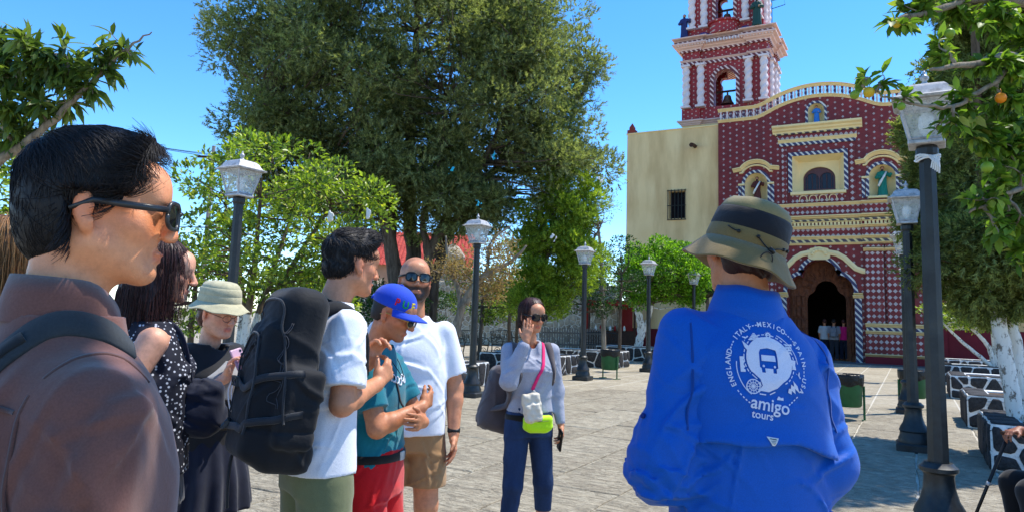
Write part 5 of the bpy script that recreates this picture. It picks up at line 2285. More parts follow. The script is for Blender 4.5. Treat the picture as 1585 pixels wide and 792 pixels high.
S.disp(gfold)
S.disp(creases(11, 34, (-.3, -.2, .95), (.28, .0, 1.42), .009, .006, .09))
S.disp(creases(12, 12, (-.3, -.14, 1.04), (-.2, .06, 1.22), .010, .009, .05))
S.cut(plane_cut((0, 0, .66), (0, 0, -1)))
sub_cut(S, (0, -.012, 1.46), (0, .01, 1.62), .070)
shG = S.obj('shirt', M_BLUESH, G.root, 1)
# cape vent over the back: its own layer of cloth standing off the shirt, hem droops towards the sides
S = SDF(.0065)
lv = [(1.02, .005, -.004, .212, .176), (1.2, .002, .0, .206, .166), (1.32, -.004, -.008, .196, .151), (1.40, -.012, -.016, .176, .126), (1.455, -.008, -.022, .124, .098), (1.495, -.004, -.022, .090, .086)]
S.stack(lv, .02)


def flap(X, Y, Z):
    hem = 1.178 - .10 * X - .8 * np.abs(X - .02) ** 2 + .006 * np.sin(30 * X)
    return np.maximum(np.maximum(hem - Z, Y + .055), np.abs(X - .005) - .178)


S.disp(lambda X, Y, Z: folds(.0032, 17, 1.2, .5)(X, Y, Z) - .011 * np.exp(-((Z - 1.178 + .10 * X + .8 * np.abs(X - .02) ** 2) / .03) ** 2))
S.disp(creases(15, 16, (-.16, -.2, 1.16), (.16, -.1, 1.42), .0022, .006, .08))
S.cut(flap)
S.cut(lambda X, Y, Z: Z - 1.478)
vent = S.obj('back_vent', M_BLUESH, shG, 1)
mb = MB()
n = 48
v, f = [], []
for r_, (rad, z) in enumerate(((.090, 1.462), (.092, 1.482), (.088, 1.497), (.080, 1.522), (.074, 1.545), (.069, 1.541), (.070, 1.50), (.074, 1.455))):
    for k in range(n):
        a = 2 * math.pi * k / n
        fr_ = math.sin(a)
        drop = .06 * max(0, fr_) ** 2
        v.append((-.004 + rad * math.cos(a) * 1.06 + .006 * (z - 1.5) * 10, -.022 + rad * fr_ * 1.08, z - drop - .012 * math.cos(a) + .002 * math.sin(5 * a)))
for r_ in range(7):
    for k in range(n):
        f.append((r_ * n + k, r_ * n + (k + 1) % n, r_ * n + n + (k + 1) % n, r_ * n + n + k))
mb.add(v, f)
mb.build('collar', M_BLUESH, shG, True)
bvG = bvh_of(shG, vent)
mb = MB()
for sx in (-1, 1):
    ribbon(mb, [(sx * .20, -.10, 1.20), (sx * .186, -.125, 1.30), (sx * .172, -.07, 1.43 + .015 * -sx), (sx * .165, .0, 1.50)], .006, .0018, bvG, .0, 26)
mb.build('seam', fabric('blue_seam', srgb(0, 58, 130), .05), shG, True)
mb = MB()
mb.lathe([(.0, 0), (.007, 0), (.007, .004), (.004, .005), (.0, .005)], 12)
bt = mb.build('button', pm('button_navy', srgb(14, 40, 110)), shG, True)
q = bvG.find_nearest(Vector((-.36, -.08, 1.27)))
bt.location = q[0] + q[1] * .002
bt.rotation_euler = q[1].to_track_quat('Z', 'Y').to_euler()

# ---- embroidered emblem on the back: flat thread shapes laid on the cloth
M_THREAD = fabric('white_thread', srgb(206, 208, 224), .06, 1500, .8, .2)
LC, LR = (-.010, 1.358), .092          # centre and radius of the ring (x, z)


def lay(parts, name='emblem', m=M_THREAD, off=.0032):
    """parts: list of (verts2d, faces) in emblem units (ring radius 1) -> draped on the cloth"""
    out_v, out_f = [], []
    for v2, fs in parts:
        b = len(out_v)
        for x, z in v2:
            # stretch a little wider than tall, as the cloth turns
            X, Z = LC[0] + x * LR * 1.02, LC[1] + z * LR * 1.08
            hit = bvG.ray_cast(Vector((X, -.6, Z)), Vector((0, 1, 0)))
            p = hit[0] + Vector((0, -off, 0)) if hit[0] is not None else Vector((X, -.2, Z))
            out_v.append(p)
        out_f += [tuple(i + b for i in q) for q in fs]
    return mobj(name, [tuple(p) for p in out_v], out_f, m, shG)


def fill2d(loops, sub=0):
    """triangulated polygon with holes, from closed 2-D loops"""
    cu = bpy.data.curves.new('f', 'CURVE')
    cu.dimensions = '2D'
    cu.fill_mode = 'BOTH'
    for lp in loops:
        sp = cu.splines.new('POLY')
        sp.points.add(len(lp) - 1)
        for p, (x, z) in zip(sp.points, lp):
            p.co = (x, z, 0, 1)
        sp.use_cyclic_u = True
    tmp = bpy.data.objects.new('f', cu)
    me = tmp.to_mesh()
    bm = bmesh.new()
    bm.from_mesh(me)
    bmesh.ops.triangulate(bm, faces=bm.faces)
    for _ in range(5):
        le = [e for e in bm.edges if e.calc_length() > .13]
        if not le:
            break
        bmesh.ops.subdivide_edges(bm, edges=le, cuts=1)
        bmesh.ops.triangulate(bm, faces=bm.faces)
    bm.verts.index_update()
    r = ([(q.co[0], q.co[1]) for q in bm.verts], [tuple(x.index for x in p.verts) for p in bm.faces])
    bm.free()
    tmp.to_mesh_clear()
    bpy.data.objects.remove(tmp)
    bpy.data.curves.remove(cu)
    return r


def text2d(s_, size, font_shear=0.0, bold=.0):
    cu = bpy.data.curves.new('t', 'FONT')
    cu.body = s_
    cu.size = size
    cu.align_x, cu.align_y = 'CENTER', 'CENTER'
    cu.offset = bold
    tmp = bpy.data.objects.new('t', cu)
    me = tmp.to_mesh()
    r = ([(q.co[0], q.co[1]) for q in me.vertices], [tuple(p.vertices) for p in me.polygons])
    tmp.to_mesh_clear()
    bpy.data.objects.remove(tmp)
    bpy.data.curves.remove(cu)
    return r


def xf(part, x=0, z=0, rot=0, k=1.0):
    c, s_ = math.cos(rot), math.sin(rot)
    return ([(x + k * (a * c - b * s_), z + k * (a * s_ + b * c)) for a, b in part[0]], part[1])


def arc_band(r0, r1, a0, a1, n=10):
    v = [(r * math.cos(a), r * math.sin(a)) for a in np.linspace(R_(a0), R_(a1), n) for r in (r0, r1)]
    return (v, [(2 * i, 2 * i + 1, 2 * i + 3, 2 * i + 2) for i in range(n - 1)])


def arc_text(s_, mid, r, size, step):
    parts = []
    for i, ch in enumerate(s_):
        a = R_(mid) - R_(step) * (i - (len(s_) - 1) / 2)
        parts.append(xf(text2d(ch, size, bold=.004), r * math.cos(a), r * math.sin(a), a - math.pi / 2))
    return parts


P_ = []
for word, mid, stp in (('ENGLAND', 183, 7.6), ('ITALY', 125, 6.6), ('MEXICO', 76, 7.6), ('SPAIN', 19, 7.4), ('USA', -26, 8.0)):
    P_ += arc_text(word, mid, 1.0, .165, stp)
for a0, a1 in ((96, 107), (100.5, 107), (143, 151), (33, 50)):
    pass
for a in list(np.arange(99, 110, 4.6)) + list(np.arange(144, 154, 4.6)) + list(np.arange(36, 50, 4.6)) + list(np.arange(-13, -1, 5)) + list(np.arange(214, 240, 5.2)) + list(np.arange(-62, -42, 5.2)):
    P_.append(arc_band(.985, 1.012, a, a + 2.8, 4))
P_.append(arc_band(.80, .822, 5, 66, 14))
P_.append(arc_band(.80, .822, 172, 232, 14))
lay(P_, 'emblem_lettering')
# drop-shaped pin with the bus
drop = [(.62 * math.cos(a) * 1.02 + .02, .16 + .56 * math.sin(a)) for a in np.linspace(R_(-52), R_(222), 26)]
tail = [(-.42, -.22), (-.22, -.34), (-.14, -.48), (-.22, -.62), (.05, -.60), (.26, -.46)]
pin = [(x * .94 + z * .16, z * .96 - x * .20) for x, z in drop + tail]
bus_out = [(-.19, .38), (.0, .42), (.22, .38), (.24, .30), (.24, -.04), (.19, -.06), (.19, -.16), (.10, -.16), (.10, -.06), (-.10, -.06), (-.10, -.16), (-.19, -.16), (-.19, -.06), (-.23, -.04), (-.23, .30)]
bus = [(x + .0 + .02 * z, z + .02 - .06 * x) for x, z in bus_out]
win_ = [(x, z) for x, z in [(-.17, .28), (.19, .26), (.19, .12), (-.17, .14)]]
lay([fill2d([pin, bus[::-1]])], 'emblem_pin')
lay([fill2d([win_]), fill2d([[( -.13 + .03 * math.cos(a), .02 + .03 * math.sin(a)) for a in np.linspace(0, 6.28, 10)[:-1]]]),
     fill2d([[(.15 + .03 * math.cos(a), 0.0 + .03 * math.sin(a)) for a in np.linspace(0, 6.28, 10)[:-1]]])], 'emblem_bus')
dash = []
pc_ = np.array(pin)
cc = pc_.mean(0)
for i in range(0, len(pin) - 1):
    a, b = cc + (pc_[i] - cc) * 1.10, cc + (pc_[i + 1] - cc) * 1.10
    a, b = a * .85 + b * .15, a * .25 + b * .75
    d_ = nrm(b - a)
    n_ = np.array([-d_[1], d_[0]]) * .013
    dash.append(([tuple(a - n_), tuple(a + n_), tuple(b + n_), tuple(b - n_)], [(0, 1, 2, 3)]))
lay(dash, 'emblem_stitch')
# small landmarks round the pin
lm = []
for k in range(5):
    y0_ = .62 + .035 * k
    wd = .17 - .032 * k
    lm.append(([(-.28 - wd, y0_), (-.28 + wd, y0_), (-.28 + wd - .02, y0_ + .028), (-.28 - wd + .02, y0_ + .028)], [(0, 1, 2, 3)]))
for k in range(12):
    a = 2 * math.pi * k / 12
    lm.append(([(.10 + .055 * math.cos(a - .2), .74 + .055 * math.sin(a - .2)), (.10 + .10 * math.cos(a), .74 + .10 * math.sin(a)), (.10 + .055 * math.cos(a + .2), .74 + .055 * math.sin(a + .2))], [(0, 1, 2)]))
lm.append(xf(arc_band(.035, .07, 0, 360, 16), .10, .74))
for k in range(12):
    a = 2 * math.pi * k / 12
    lm.append(xf(([(0, -.008), (.16, -.008), (.16, .008), (0, .008)], [(0, 1, 2, 3)]), -.44, -.46, a))
lm.append(xf(arc_band(.15, .175, 0, 360, 28), -.44, -.46))
lm.append(xf(arc_band(.09, .105, 0, 360, 22), -.44, -.46))
for k in range(4):
    for j in range(3):
        lm.append(xf(([(-.03, -.022), (.03, -.022), (.03, .022), (-.03, .022)], [(0, 1, 2, 3)]), .50 + .065 * j + .02 * k, .34 + .06 * k, -.25))
for k in range(3):
    lm.append(xf(([(-.02, -.03), (.02, -.03), (.02, .03), (-.02, .03)], [(0, 1, 2, 3)]), .44 + .06 * k, .245, -.25))
lm.append(xf(fill2d([[(-.12, -.11), (.13, -.11), (.10, .0), (.12, .11), (-.11, .11), (-.08, .0)], [(-.03, -.10), (.02, -.10), (.02, -.02), (-.03, -.02)][::-1]]), .63, .06, -.12))
lm.append(xf(fill2d([[(-.16, -.02), (-.1, -.10), (-.05, -.02), (0, -.14), (.05, -.02), (.11, -.18), (.14, .0), (.10, .16), (.05, .03), (0, .12), (-.05, .03), (-.1, .06)]]), .60, -.50, .5))
lm.append(xf(fill2d([[(-.06, -.18), (.06, -.18), (.06, -.13), (.02, -.1), (.06, -.06), (.02, 0), (.06, .06), (.02, .1), (.06, .14), (.06, .18), (-.06, .18)]]), -.66, .05, 0))
lm.append(xf(fill2d([[(-.02, -.16), (.05, -.12), (.06, .0), (.0, .17), (-.05, .02)]]), -.52, .46, .55))
plane = [(-.09, -.01), (-.02, .0), (-.06, .09), (-.03, .09), (.03, .02), (.09, .02), (.09, -.02), (.03, -.02), (-.03, -.09), (-.06, -.09), (-.02, -.0), (-.09, -.03)]
lm.append(xf(fill2d([[(x * .9, z * .9) for x, z in plane]]), -.50, .66, .7))
lm.append(xf(fill2d([[(x * .9, z * .9) for x, z in plane]]), .80, -.20, -.9))
lm.append(xf(fill2d([[(-.1, -.04), (.1, -.04), (.1, .02), (.05, .02), (.03, .06), (-.05, .06), (-.1, .02)]]), .22, .50, -.4))
lm.append(xf(fill2d([[(-.09, -.03), (.09, -.03), (.08, .04), (.02, .02), (-.04, .06), (-.07, .02)]]), .25, -.74, -.1))
lay(lm, 'emblem_landmark')
lay([xf(text2d('amigo', .42, bold=.006), -.02, -.90, -.16), xf(text2d('tours', .25, bold=.004), -.22, -1.13, -.13)], 'emblem_name')
tri = [(-.155, .07), (.155, .03), (.015, -.20)]
lay([xf(fill2d([tri]), -.03, -1.66, 0)], 'cloth_tag', fabric('tag_grey', srgb(206, 208, 206)))
lay([xf(([(-.09, .035), (.09, .01), (.085, -.01), (-.08, .015)], [(0, 1, 2, 3)]), -.03, -1.66)] +
    [xf(([(-.06 + .015 * k, -.02 - .03 * k), (.07 - .015 * k, -.035 - .03 * k), (.065 - .015 * k, -.045 - .03 * k), (-.055 + .015 * k, -.03 - .03 * k)], [(0, 1, 2, 3)]), -.03, -1.66) for k in range(3)],
    'tag_print', M_GREYPL, .0046)

# ---- bucket hat with a black mesh band and a cord
def bucket_hat(h, parent, mats, ry=1.16, tilt=0.0, brim=.165, crown=.125, droop=.055, name='hat', wave=.004, rx=.094, zb=.028):
    R = np.array(Matrix.Rotation(R_(tilt), 3, 'X'))

    def ringpts(r, z, n=56, wv=0.0):
        out = []
        for k in range(n):
            a = 2 * math.pi * k / n
            p = R @ np.array([r * math.cos(a), r * ry * math.sin(a), z + wv * math.sin(3 * a + 1) + wv * .6 * math.sin(7 * a)])
            out.append(h.P(p[0], p[1] - .015, p[2]))
        return out

    def band(prof, mat, nm, par):
        n = 56
        v, f = [], []
        for r, z, wv in prof:
            v += ringpts(r, z, n, wv)
        for i in range(len(prof) - 1):
            for k in range(n):
                j = (k + 1) % n
                f.append((i * n + k, i * n + j, i * n + n + j, i * n + n + k))
        if prof[-1][0] < .01:
            f.append(tuple((len(prof) - 1) * n + k for k in range(n)))
        return mobj(nm, v, f, mat, par, True)
    o = band([(.088, zb - .004, 0), (rx + .001, zb, 0), (rx + (brim - rx) * .35, zb - droop * .36, wave * .4), (rx + (brim - rx) * .7, zb - droop * .74, wave * .8), (brim, zb - droop, wave), (brim + .002, zb - droop - .003, wave),
              (brim - .002, zb - droop - .005, wave), (rx + (brim - rx) * .5, zb - droop * .55 - .004, wave * .6), (.088, zb - .012, 0)], mats[0], name, parent)
    band([(rx + .0015, zb - .002, 0), (rx + .003, zb + .004, 0), (rx + .001, zb + .03, 0), (rx - .001, zb + .034, 0)], mats[0], 'hat_band', o)
    band([(rx - .001, zb + .033, 0), (rx + .0005, zb + .037, 0), (rx - .004, zb + crown * .62, 0), (rx - .010, zb + crown * .68, 0)], mats[1], 'mesh_band', o)
    band([(rx - .010, zb + crown * .68 - .001, 0), (rx - .010, zb + crown * .70, 0), (rx - .016, zb + crown * .82, .001), (rx - .03, zb + crown * .93, .0015), (rx - .055, zb + crown * .98, .001), (.004, zb + crown, 0)], mats[2], 'crown', o)
    return o, R


M_OLIVE = fabric('olive_hat_cloth', srgb(116, 96, 56), .12, 800, .85, .3)
M_OLIVE2 = fabric('olive_crown_cloth', srgb(130, 116, 76), .10, 800, .85, .3)
M_MESHBLACK = fabric('black_mesh', srgb(24, 24, 28), .2, 1200, .8, .4)
hG2 = Head(hG.c + V3(.0, 0, .0), yaw=6, pitch=2, roll=17)
hat, RH = bucket_hat(hG2, G.root, (M_OLIVE, M_MESHBLACK, M_OLIVE2), 1.14, 10, .146, .126, .060, rx=.100, zb=.006, wave=.006)
bvH = bvh_of(hat, *hat.children)
mb = MB()


def hp(a, z, r):
    p = RH @ np.array([r * math.cos(a), r * 1.14 * math.sin(a), z])
    return hG2.P(p[0], p[1] - .015, p[2])


aB = R_(-90)
mb.tube(spline([hp(aB - .30, .025, .104), hp(aB - .1, .009, .108), hp(aB + .05, .003, .110), hp(aB + .25, .012, .108), hp(aB + .5, .018, .104)], 20), .0018, 6)
mb.build('cord', M_CORD, hat, True)
mb = MB()
mb.tube(spline([hp(aB - .75, .024, .104), hp(aB - .9, .026, .106), hp(aB - 1.05, .032, .104)], 10), .0018, 6)
mb.build('cord', M_CORD, hat, True)
mb = MB()
lp = [hp(aB + .05 + .13 * math.cos(q) - .09, -.022 + .020 * math.sin(q) - .004, .124) for q in np.linspace(1.0, 7.2, 22)]
mb.tube(lp, .0016, 6)
mb.build('cord', M_CORD, hat, True)
mb = MB()
mb.tube([hp(aB + .0, .006, .113), hp(aB + .12, -.002, .115)], .006, 8)
mb.build('toggle', M_BLACKPL, hat, True)
for a, z in ((-.30, .025), (.5, .018), (-.75, .024), (.72, .02)):
    mb = MB()
    c = hp(aB + a, z, .1035)
    mb.tube([c, c + (c - hp(aB + a, z, .09)) * .3], .0045, 8)
    mb.build('eyelet', M_BLACKPL, hat, True)
S = SDF(.014)
for q in (-1, 1):
    S.chain([(q * .09, 0, .88), (q * .10, .02, .5), (q * .11, -.02, .12)], [.105, .075, .062], .02)
S.stack([(.74, 0, 0, .17, .12), (1.0, 0, 0, .165, .115)], .03)
S.obj('trousers', fabric('khaki_trousers', srgb(110, 100, 80)), G.root, 1)
shoes(G, M_SHOE, [((-.11, -.02, .09), (-.1, 1, 0)), ((.11, -.02, .09), (.1, 1, 0))])
# ------------------------------------------------------------------ the group of visitors
M_WHITET = fabric('white_tee_cloth', srgb(226, 228, 236), .05, 900, .85, .3, .2, 8)
M_TEAL = fabric('teal_tee_cloth', srgb(14, 108, 124), .12, 900, .85, .3)
M_REDSH = fabric('red_shorts_cloth', srgb(200, 18, 26), .12, 900, .8, .25)
M_KHAKI = fabric('khaki_cloth', srgb(160, 122, 82), .12, 900, .85, .25)
M_OLIVEP = fabric('olive_trouser_cloth', srgb(112, 116, 82), .12, 900, .85, .25)
M_PACKBLK = fabric('black_pack_cloth', srgb(26, 27, 30), .22, 600, .75, .4, .1, 10)
M_PACKBLK2 = fabric('black_pack_trim', srgb(40, 42, 46), .2, 600, .6, .3)
M_CAPBLUE = fabric('blue_cap_cloth', srgb(16, 66, 190), .08, 900, .75, .15)


def arms_hands(S, R=None, L=None, r=(.052, .043, .040, .027), hk=1.0):
    """R / L: (shoulder, elbow, wrist, hand dir, palm normal, curls)"""
    for a, th_ in ((R, 1), (L, -1)):
        if a:
            add_arm(S, a[0], a[1], a[2], r)
            add_hand(S, a[2], a[3], a[4], a[6] if len(a) > 6 else th_, a[5] if len(a) > 5 else (.3, .3, .35, .4), hk)


def legs(S, sp=.10, kz=.50, fy=0.0, r=(.072, .052, .052, .036)):
    for q in (-1, 1):
        add_leg(S, (q * .085, 0, .9), (q * sp, .02 + fy * q, kz), (q * (sp + .01), -.02 + fy * q * 1.6, .09), r)


def short_flow(p):
    d = p - np.array([0, -.05, .10])
    d[:, 2] -= .05
    return d / (np.linalg.norm(d, axis=1, keepdims=True) + 1e-9)


# ---- E: young man with the big black backpack
E = Person(509, 390, 2.78, 54, 'young man in white shirt and olive trousers wearing a big black backpack')
hE = Head((0, .095, 1.618), yaw=6, pitch=6)
S = SDF(.0065)
add_head(S, hE, neck=(0, .025, 1.44), nr=.060)
S.stack(torso(.72, top=1.40), .03)
RE = ((.155, .03, 1.385), (.205, .0, 1.12), (.075, .19, 1.17), (-.3, .7, .6), (-1, .0, .3), (.55, .55, .6, .6))
LE = ((-.155, .03, 1.385), (-.185, .09, 1.13), (-.03, .20, 1.24), (.4, .2, .8), (.8, .1, -.4), (.6, .6, .65, .65))
arms_hands(S, RE, LE)
legs(S)
o = S.obj('body', M_SKIN['tan'], E.root, 1)
tint_skin(o, hE)


def capE(S):
    hE.ell(S, (0, -.020, .040), (.080, .101, .090), .01)
    hE.ell(S, (0, .045, .10), (.062, .062, .042), .03)
    hE.ell(S, (0, -.06, -.02), (.066, .05, .06), .02)
    S.cut(lambda X, Y, Z: (lambda x, y, z: np.maximum(np.maximum(y - .075 - .3 * (z - .06), -.060 - z), np.minimum(y + .03 + .3 * z, .022 - z)))(*hE.inv(X, Y, Z)))


def flowE(p):
    d = p - np.array([0, -.06, .10])
    top = np.clip((p[:, 2] - .06) / .04, 0, 1)
    d[:, 2] += .10 * top - .05 * (1 - top)
    d[:, 1] += .06 * top
    return d / (np.linalg.norm(d, axis=1, keepdims=True) + 1e-9)


short_hair(hE, 'hair', M_HBLACK, E.root, capE, flowE, 3200, .05, .55, .0014, 9, .006, amp=.002)
S = SDF(.007)
S.stack([(.865, 0, 0, .178, .128), (.95, 0, 0, .174, .126), (1.1, 0, .006, .164, .118), (1.25, 0, .018, .166, .122), (1.33, 0, .022, .164, .118), (1.385, 0, .024, .146, .098), (1.43, 0, .026, .105, .08), (1.468, 0, .03, .072, .07)], .03)
for a in (RE, LE):
    S.cone(a[0], np.array(a[0]) + (np.array(a[1]) - np.array(a[0])) * .78, .060, .074, .03, flat=True)
S.disp(folds(.006, 26, 7.0, .6))
S.disp(creases(21, 34, (-.2, -.14, .88), (.26, .16, 1.4), .008, .007, .07))
sub_cut(S, (0, .03, 1.44), (0, .06, 1.55), .060)
shE = S.obj('tee_shirt', M_WHITET, E.root, 1)
S = SDF(.009)
S.stack([(.80, 0, 0, .150, .11), (.95, 0, 0, .150, .108), (.98, 0, 0, .145, .10)], .03)
for q in (-1, 1):
    S.chain([(q * .08, 0, .84), (q * .095, .02, .5), (q * .105, -.02, .12)], [.096, .088, .086], .03)
S.disp(folds(.007, 22, 3.0, .4))
S.obj('trousers', M_OLIVEP, E.root, 1)
shoes(E, M_SHOE, [((-.11, -.02, .09), (-.1, 1, 0)), ((.11, -.02, .09), (.1, 1, 0))])
bvE = bvh_of(shE)
mb = MB()
ribbon(mb, [(-.06, -.03, 1.43), (-.04, -.035, 1.475), (.0, -.035, 1.485), (.05, -.02, 1.475), (.072, .05, 1.44), (.06, .14, 1.34), (.03, .17, 1.2)], .016, .003, None, 0, 40, side=(.3, -.8, .5))
o = mb.build('camera_strap', M_CORD, None, True)
o.location, o.rotation_euler, o.scale = E.root.location, E.root.rotation_euler, E.root.scale
tag(o, 'thin black neck strap on the young man with the backpack', 'strap')
# the pack
BP = empty('backpack', E.root.location, E.root.rotation_euler.z)
BP.scale = E.root.scale
SHE = Matrix.Rotation(E.root.rotation_euler.z, 3, 'Z') @ Vector((.10, .075, .115)) * E.k
BP.location = E.root.location + SHE
tag(BP, 'large black backpack with clip buckles on the young man in white', 'backpack')
RP = np.array(Matrix.Rotation(R_(-9), 3, 'X'))
S = SDF(.0075)
S.rbox((0, -.255, 1.10), (.142, .085, .30), .07, .03, RP)
S.rbox((0, -.33, 1.05), (.112, .05, .225), .045, .02, RP)
S.rbox((0, -.26, .845), (.135, .095, .06), .05, .02, RP)
S.rbox((.15, -.245, 1.0), (.028, .07, .13), .026, .02, RP)
S.rbox((-.15, -.245, 1.0), (.028, .07, .13), .026, .02, RP)
S.disp(creases(31, 26, (-.18, -.45, .85), (.2, -.15, 1.4), .010, .007, .07))
S.disp(lambda X, Y, Z: folds(.007, 26, 11.0)(X, Y, Z) + .007 * np.exp(-((Z - .905 + .1 * Y) / .006) ** 2))
pk = S.obj('pack_body', M_PACKBLK, BP, 1)
bvP = bvh_of(pk)
for z, ln in ((1.09, 1.0), (.955, 1.0)):
    mb = MB()
    ribbon(mb, [(-.165, -.33, z), (-.12, -.46, z - .005), (0, -.47, z - .01), (.12, -.46, z), (.17, -.36, z + .02), (.19, -.24, z + .03)], .024, .004, bvP, .002, 34, snap=.2)
    mb.build('strap', M_PACKBLK2, BP, True)
    q = bvP.find_nearest(Vector((-.075, -.47, z - .006)))
    mb = MB()
    mb.box((-.032, -.016, 0), (.032, -.009, .010)).box((-.032, .009, 0), (.032, .016, .010)).box((-.034, -.016, 0), (-.026, .016, .010)).box((.026, -.016, 0), (.034, .016, .010))
    mb.tube([(-.022, -.012, .008), (.022, .012, .008)], .004, 5).tube([(-.022, .012, .008), (.022, -.012, .008)], .004, 5)
    o = mb.build('buckle', M_GREYPL, BP)
    o.location = q[0] + q[1] * .004
    o.rotation_euler = (q[1].to_track_quat('Z', 'Y') @ Euler((0, 0, 0)).to_quaternion()).to_euler()
mb = MB()
ribbon(mb, [(-.10, -.44, .93), (-.115, -.455, 1.05), (-.10, -.44, 1.18), (-.03, -.42, 1.27), (.05, -.41, 1.26), (.11, -.43, 1.16), (.125, -.44, 1.0), (.11, -.44, .93)], .008, .004, bvP, .001, 50, snap=.2)
ribbon(mb, [(-.17, -.30, .96), (-.175, -.31, 1.15), (-.14, -.34, 1.33), (0, -.36, 1.385), (.14, -.34, 1.33), (.175, -.31, 1.15), (.17, -.30, .96)], .008, .004, bvP, .001, 60, snap=.2)
mb.build('zipper', M_PACKBLK2, BP, True)
for sx in (-1, 1):
    mb = MB()
    ribbon(mb, [(sx * .07 + .02, -.13, 1.38), (sx * .09, -.06, 1.43), (sx * .10, .02, 1.45), (sx * .105, .09, 1.39), (sx * .10, .13, 1.28), (sx * .09, .10, 1.12)], .058, .013, bvE, .003, 44, snap=.1)
    o = mb.build('shoulder_strap', M_PACKBLK, BP, True)
    o.location = (-.10, -.075, -.115)
mb = MB()
for k in range(2):
    pts = [(.155 + .012 * k + .008 * math.sin(q * 2.3), -.30 + .012 * math.cos(q * 2.7) - .05 * (q / 9), 1.28 - .030 * q) for q in np.linspace(0, 9, 40)]
    P2 = []
    for p in pts:
        hit = bvP.find_nearest(Vector(p), .3)
        P2.append(np.array(hit[0]) + np.array(hit[1]) * .004)
    mb.tube(P2, .0016, 5)
mb.build('bungee_cord', pm('grey_cord', srgb(66, 66, 70)), BP, True)
mb = MB()
mb.tube(spline([(-.18, -.33, .88), (-.19, -.35, .8), (-.175, -.36, .72), (-.18, -.355, .63)], 16), .006, 5)
mb.build('loose_strap', M_PACKBLK2, BP, True)

# ---- F: man in teal shirt, blue cap and red shorts, arms folded
F_ = Person(590, 474, 3.15, 104, 'man in blue cap, teal shirt and red shorts with folded arms')
hF = Head((0, .065, 1.625), yaw=0, pitch=20)
S = SDF(.0065)
add_head(S, hF, neck=(0, -.02, 1.45), nr=.054, nose=1.15)
S.stack(torso(.72, top=1.40), .03)
RF = ((.155, 0, 1.38), (.20, .10, 1.12), (.0, .23, 1.20), (-.85, .15, .35), (.1, -1, 0), (.35, .4, .45, .5))
LF = ((-.155, 0, 1.38), (-.20, .12, 1.13), (.06, .26, 1.14), (.95, .05, .1), (.0, -1, .1), (.3, .3, .35, .4))
arms_hands(S, RF, LF)
legs(S)
o = S.obj('body', M_SKIN['mid'], F_.root, 1)
tint_skin(o, hF, .35, .55, .0)


def capF(S):
    hF.ell(S, (0, -.018, .034), (.0765, .0985, .0875), .01)
    hF.ell(S, (0, -.055, -.02), (.068, .05, .055), .02)
    S.cut(lambda X, Y, Z: (lambda x, y, z: np.maximum(np.maximum(y - .065, -.055 - z), np.minimum(y + .005 + .3 * z, .03 - z)))(*hF.inv(X, Y, Z)))


short_hair(hF, 'hair', M_HBLACK, F_.root, capF, short_flow, 500, .008, .2, .0012, 11, .007, amp=.0005)
# baseball cap
S = SDF(.005)
hF.ell(S, (0, -.012, .052), (.089, .110, .086), .01)
S.cut(lambda X, Y, Z: (lambda x, y, z: .030 - z)(*hF.inv(X, Y, Z)))
cp = S.obj('cap', M_CAPBLUE, F_.root, 1)
v, f = [], []
nu, nv = 17, 7
for j in range(nv):
    q = j / (nv - 1)
    for i in range(nu):
        a = R_(-72 + 144 * i / (nu - 1))
        r0x, r0y = .088, .108
        ex = .078 * math.cos(a * .92) ** .8
        x = (r0x + ex * q * .25) * math.sin(a)
        y = -.012 + (r0y + ex * q) * math.cos(a)
        z = .034 - .012 * q - 2.2 * x * x * q
        v.append(hF.P(x, y, z))
for j in range(nv - 1):
    for i in range(nu - 1):
        f.append((j * nu + i, j * nu + i + 1, (j + 1) * nu + i + 1, (j + 1) * nu + i))
n0 = len(v)
v += [p - hF.R[:, 2] * .005 for p in v]
f += [tuple(q + n0 for q in q_[::-1]) for q_ in list(f)]
edge = [i for i in range(nu)] + [nu * (j + 1) + nu - 1 for j in range(nv - 1)] + [(nv - 1) * nu + i for i in range(nu - 2, -1, -1)] + [j * nu for j in range(nv - 2, 0, -1)]
for a, b in zip(edge, edge[1:] + edge[:1]):
    f.append((b, a, a + n0, b + n0))
mobj('visor', v, f, M_CAPBLUE, cp, True)
mb = MB()
mb.tube([hF.P(0, -.012, .136), hF.P(0, -.012, .142)], .008, 10)
mb.tube([hF.P(-.03, -.118, .035), hF.P(0, -.128, .045), hF.P(.03, -.118, .035)], .007, 6)
mb.build('cap_button', M_CAPBLUE, cp, True)
bvC = bvh_of(cp)
for i, (ch, c_) in enumerate(zip('PUE', ((210, 30, 40), (30, 150, 60), (230, 200, 30), (210, 30, 40), (30, 150, 60), (230, 120, 30)))):
    tv, tf = text2d(ch, .046, bold=.0012)
    ang = R_(62 - 24 * i) if True else 0
    out = []
    for x, z in tv:
        a = ang - x / .10
        p0 = hF.P(0, -.012, .066 + z)
        d = hF.R @ np.array([math.sin(a), math.cos(a), 0])
        p1 = p0 + d * .3
        hit = bvC.ray_cast(Vector(p1), Vector(-d))
        out.append(hit[0] + Vector(d) * .002 if hit[0] is not None else Vector(p0 + d * .1))
    mobj('cap_letter', [tuple(p) for p in out], tf, fabric('thread_' + ch + str(i), srgb(*c_)), cp)
lens_pair(hF, F_.root, M_GOLD, M_LENS, .025, .020, .118, -.006, .033, .0018, square=2.4)
S = SDF(.007)
S.stack([(.93, 0, 0, .172, .128), (1.1, 0, 0, .164, .12), (1.25, 0, .0, .166, .122), (1.33, 0, -.005, .164, .116), (1.39, 0, -.01, .142, .098), (1.445, 0, -.012, .112, .084), (1.48, 0, -.012, .074, .072)], .03)
for a in (RF, LF):
    S.cone(a[0], np.array(a[0]) + (np.array(a[1]) - np.array(a[0])) * .70, .060, .070, .03, flat=True)
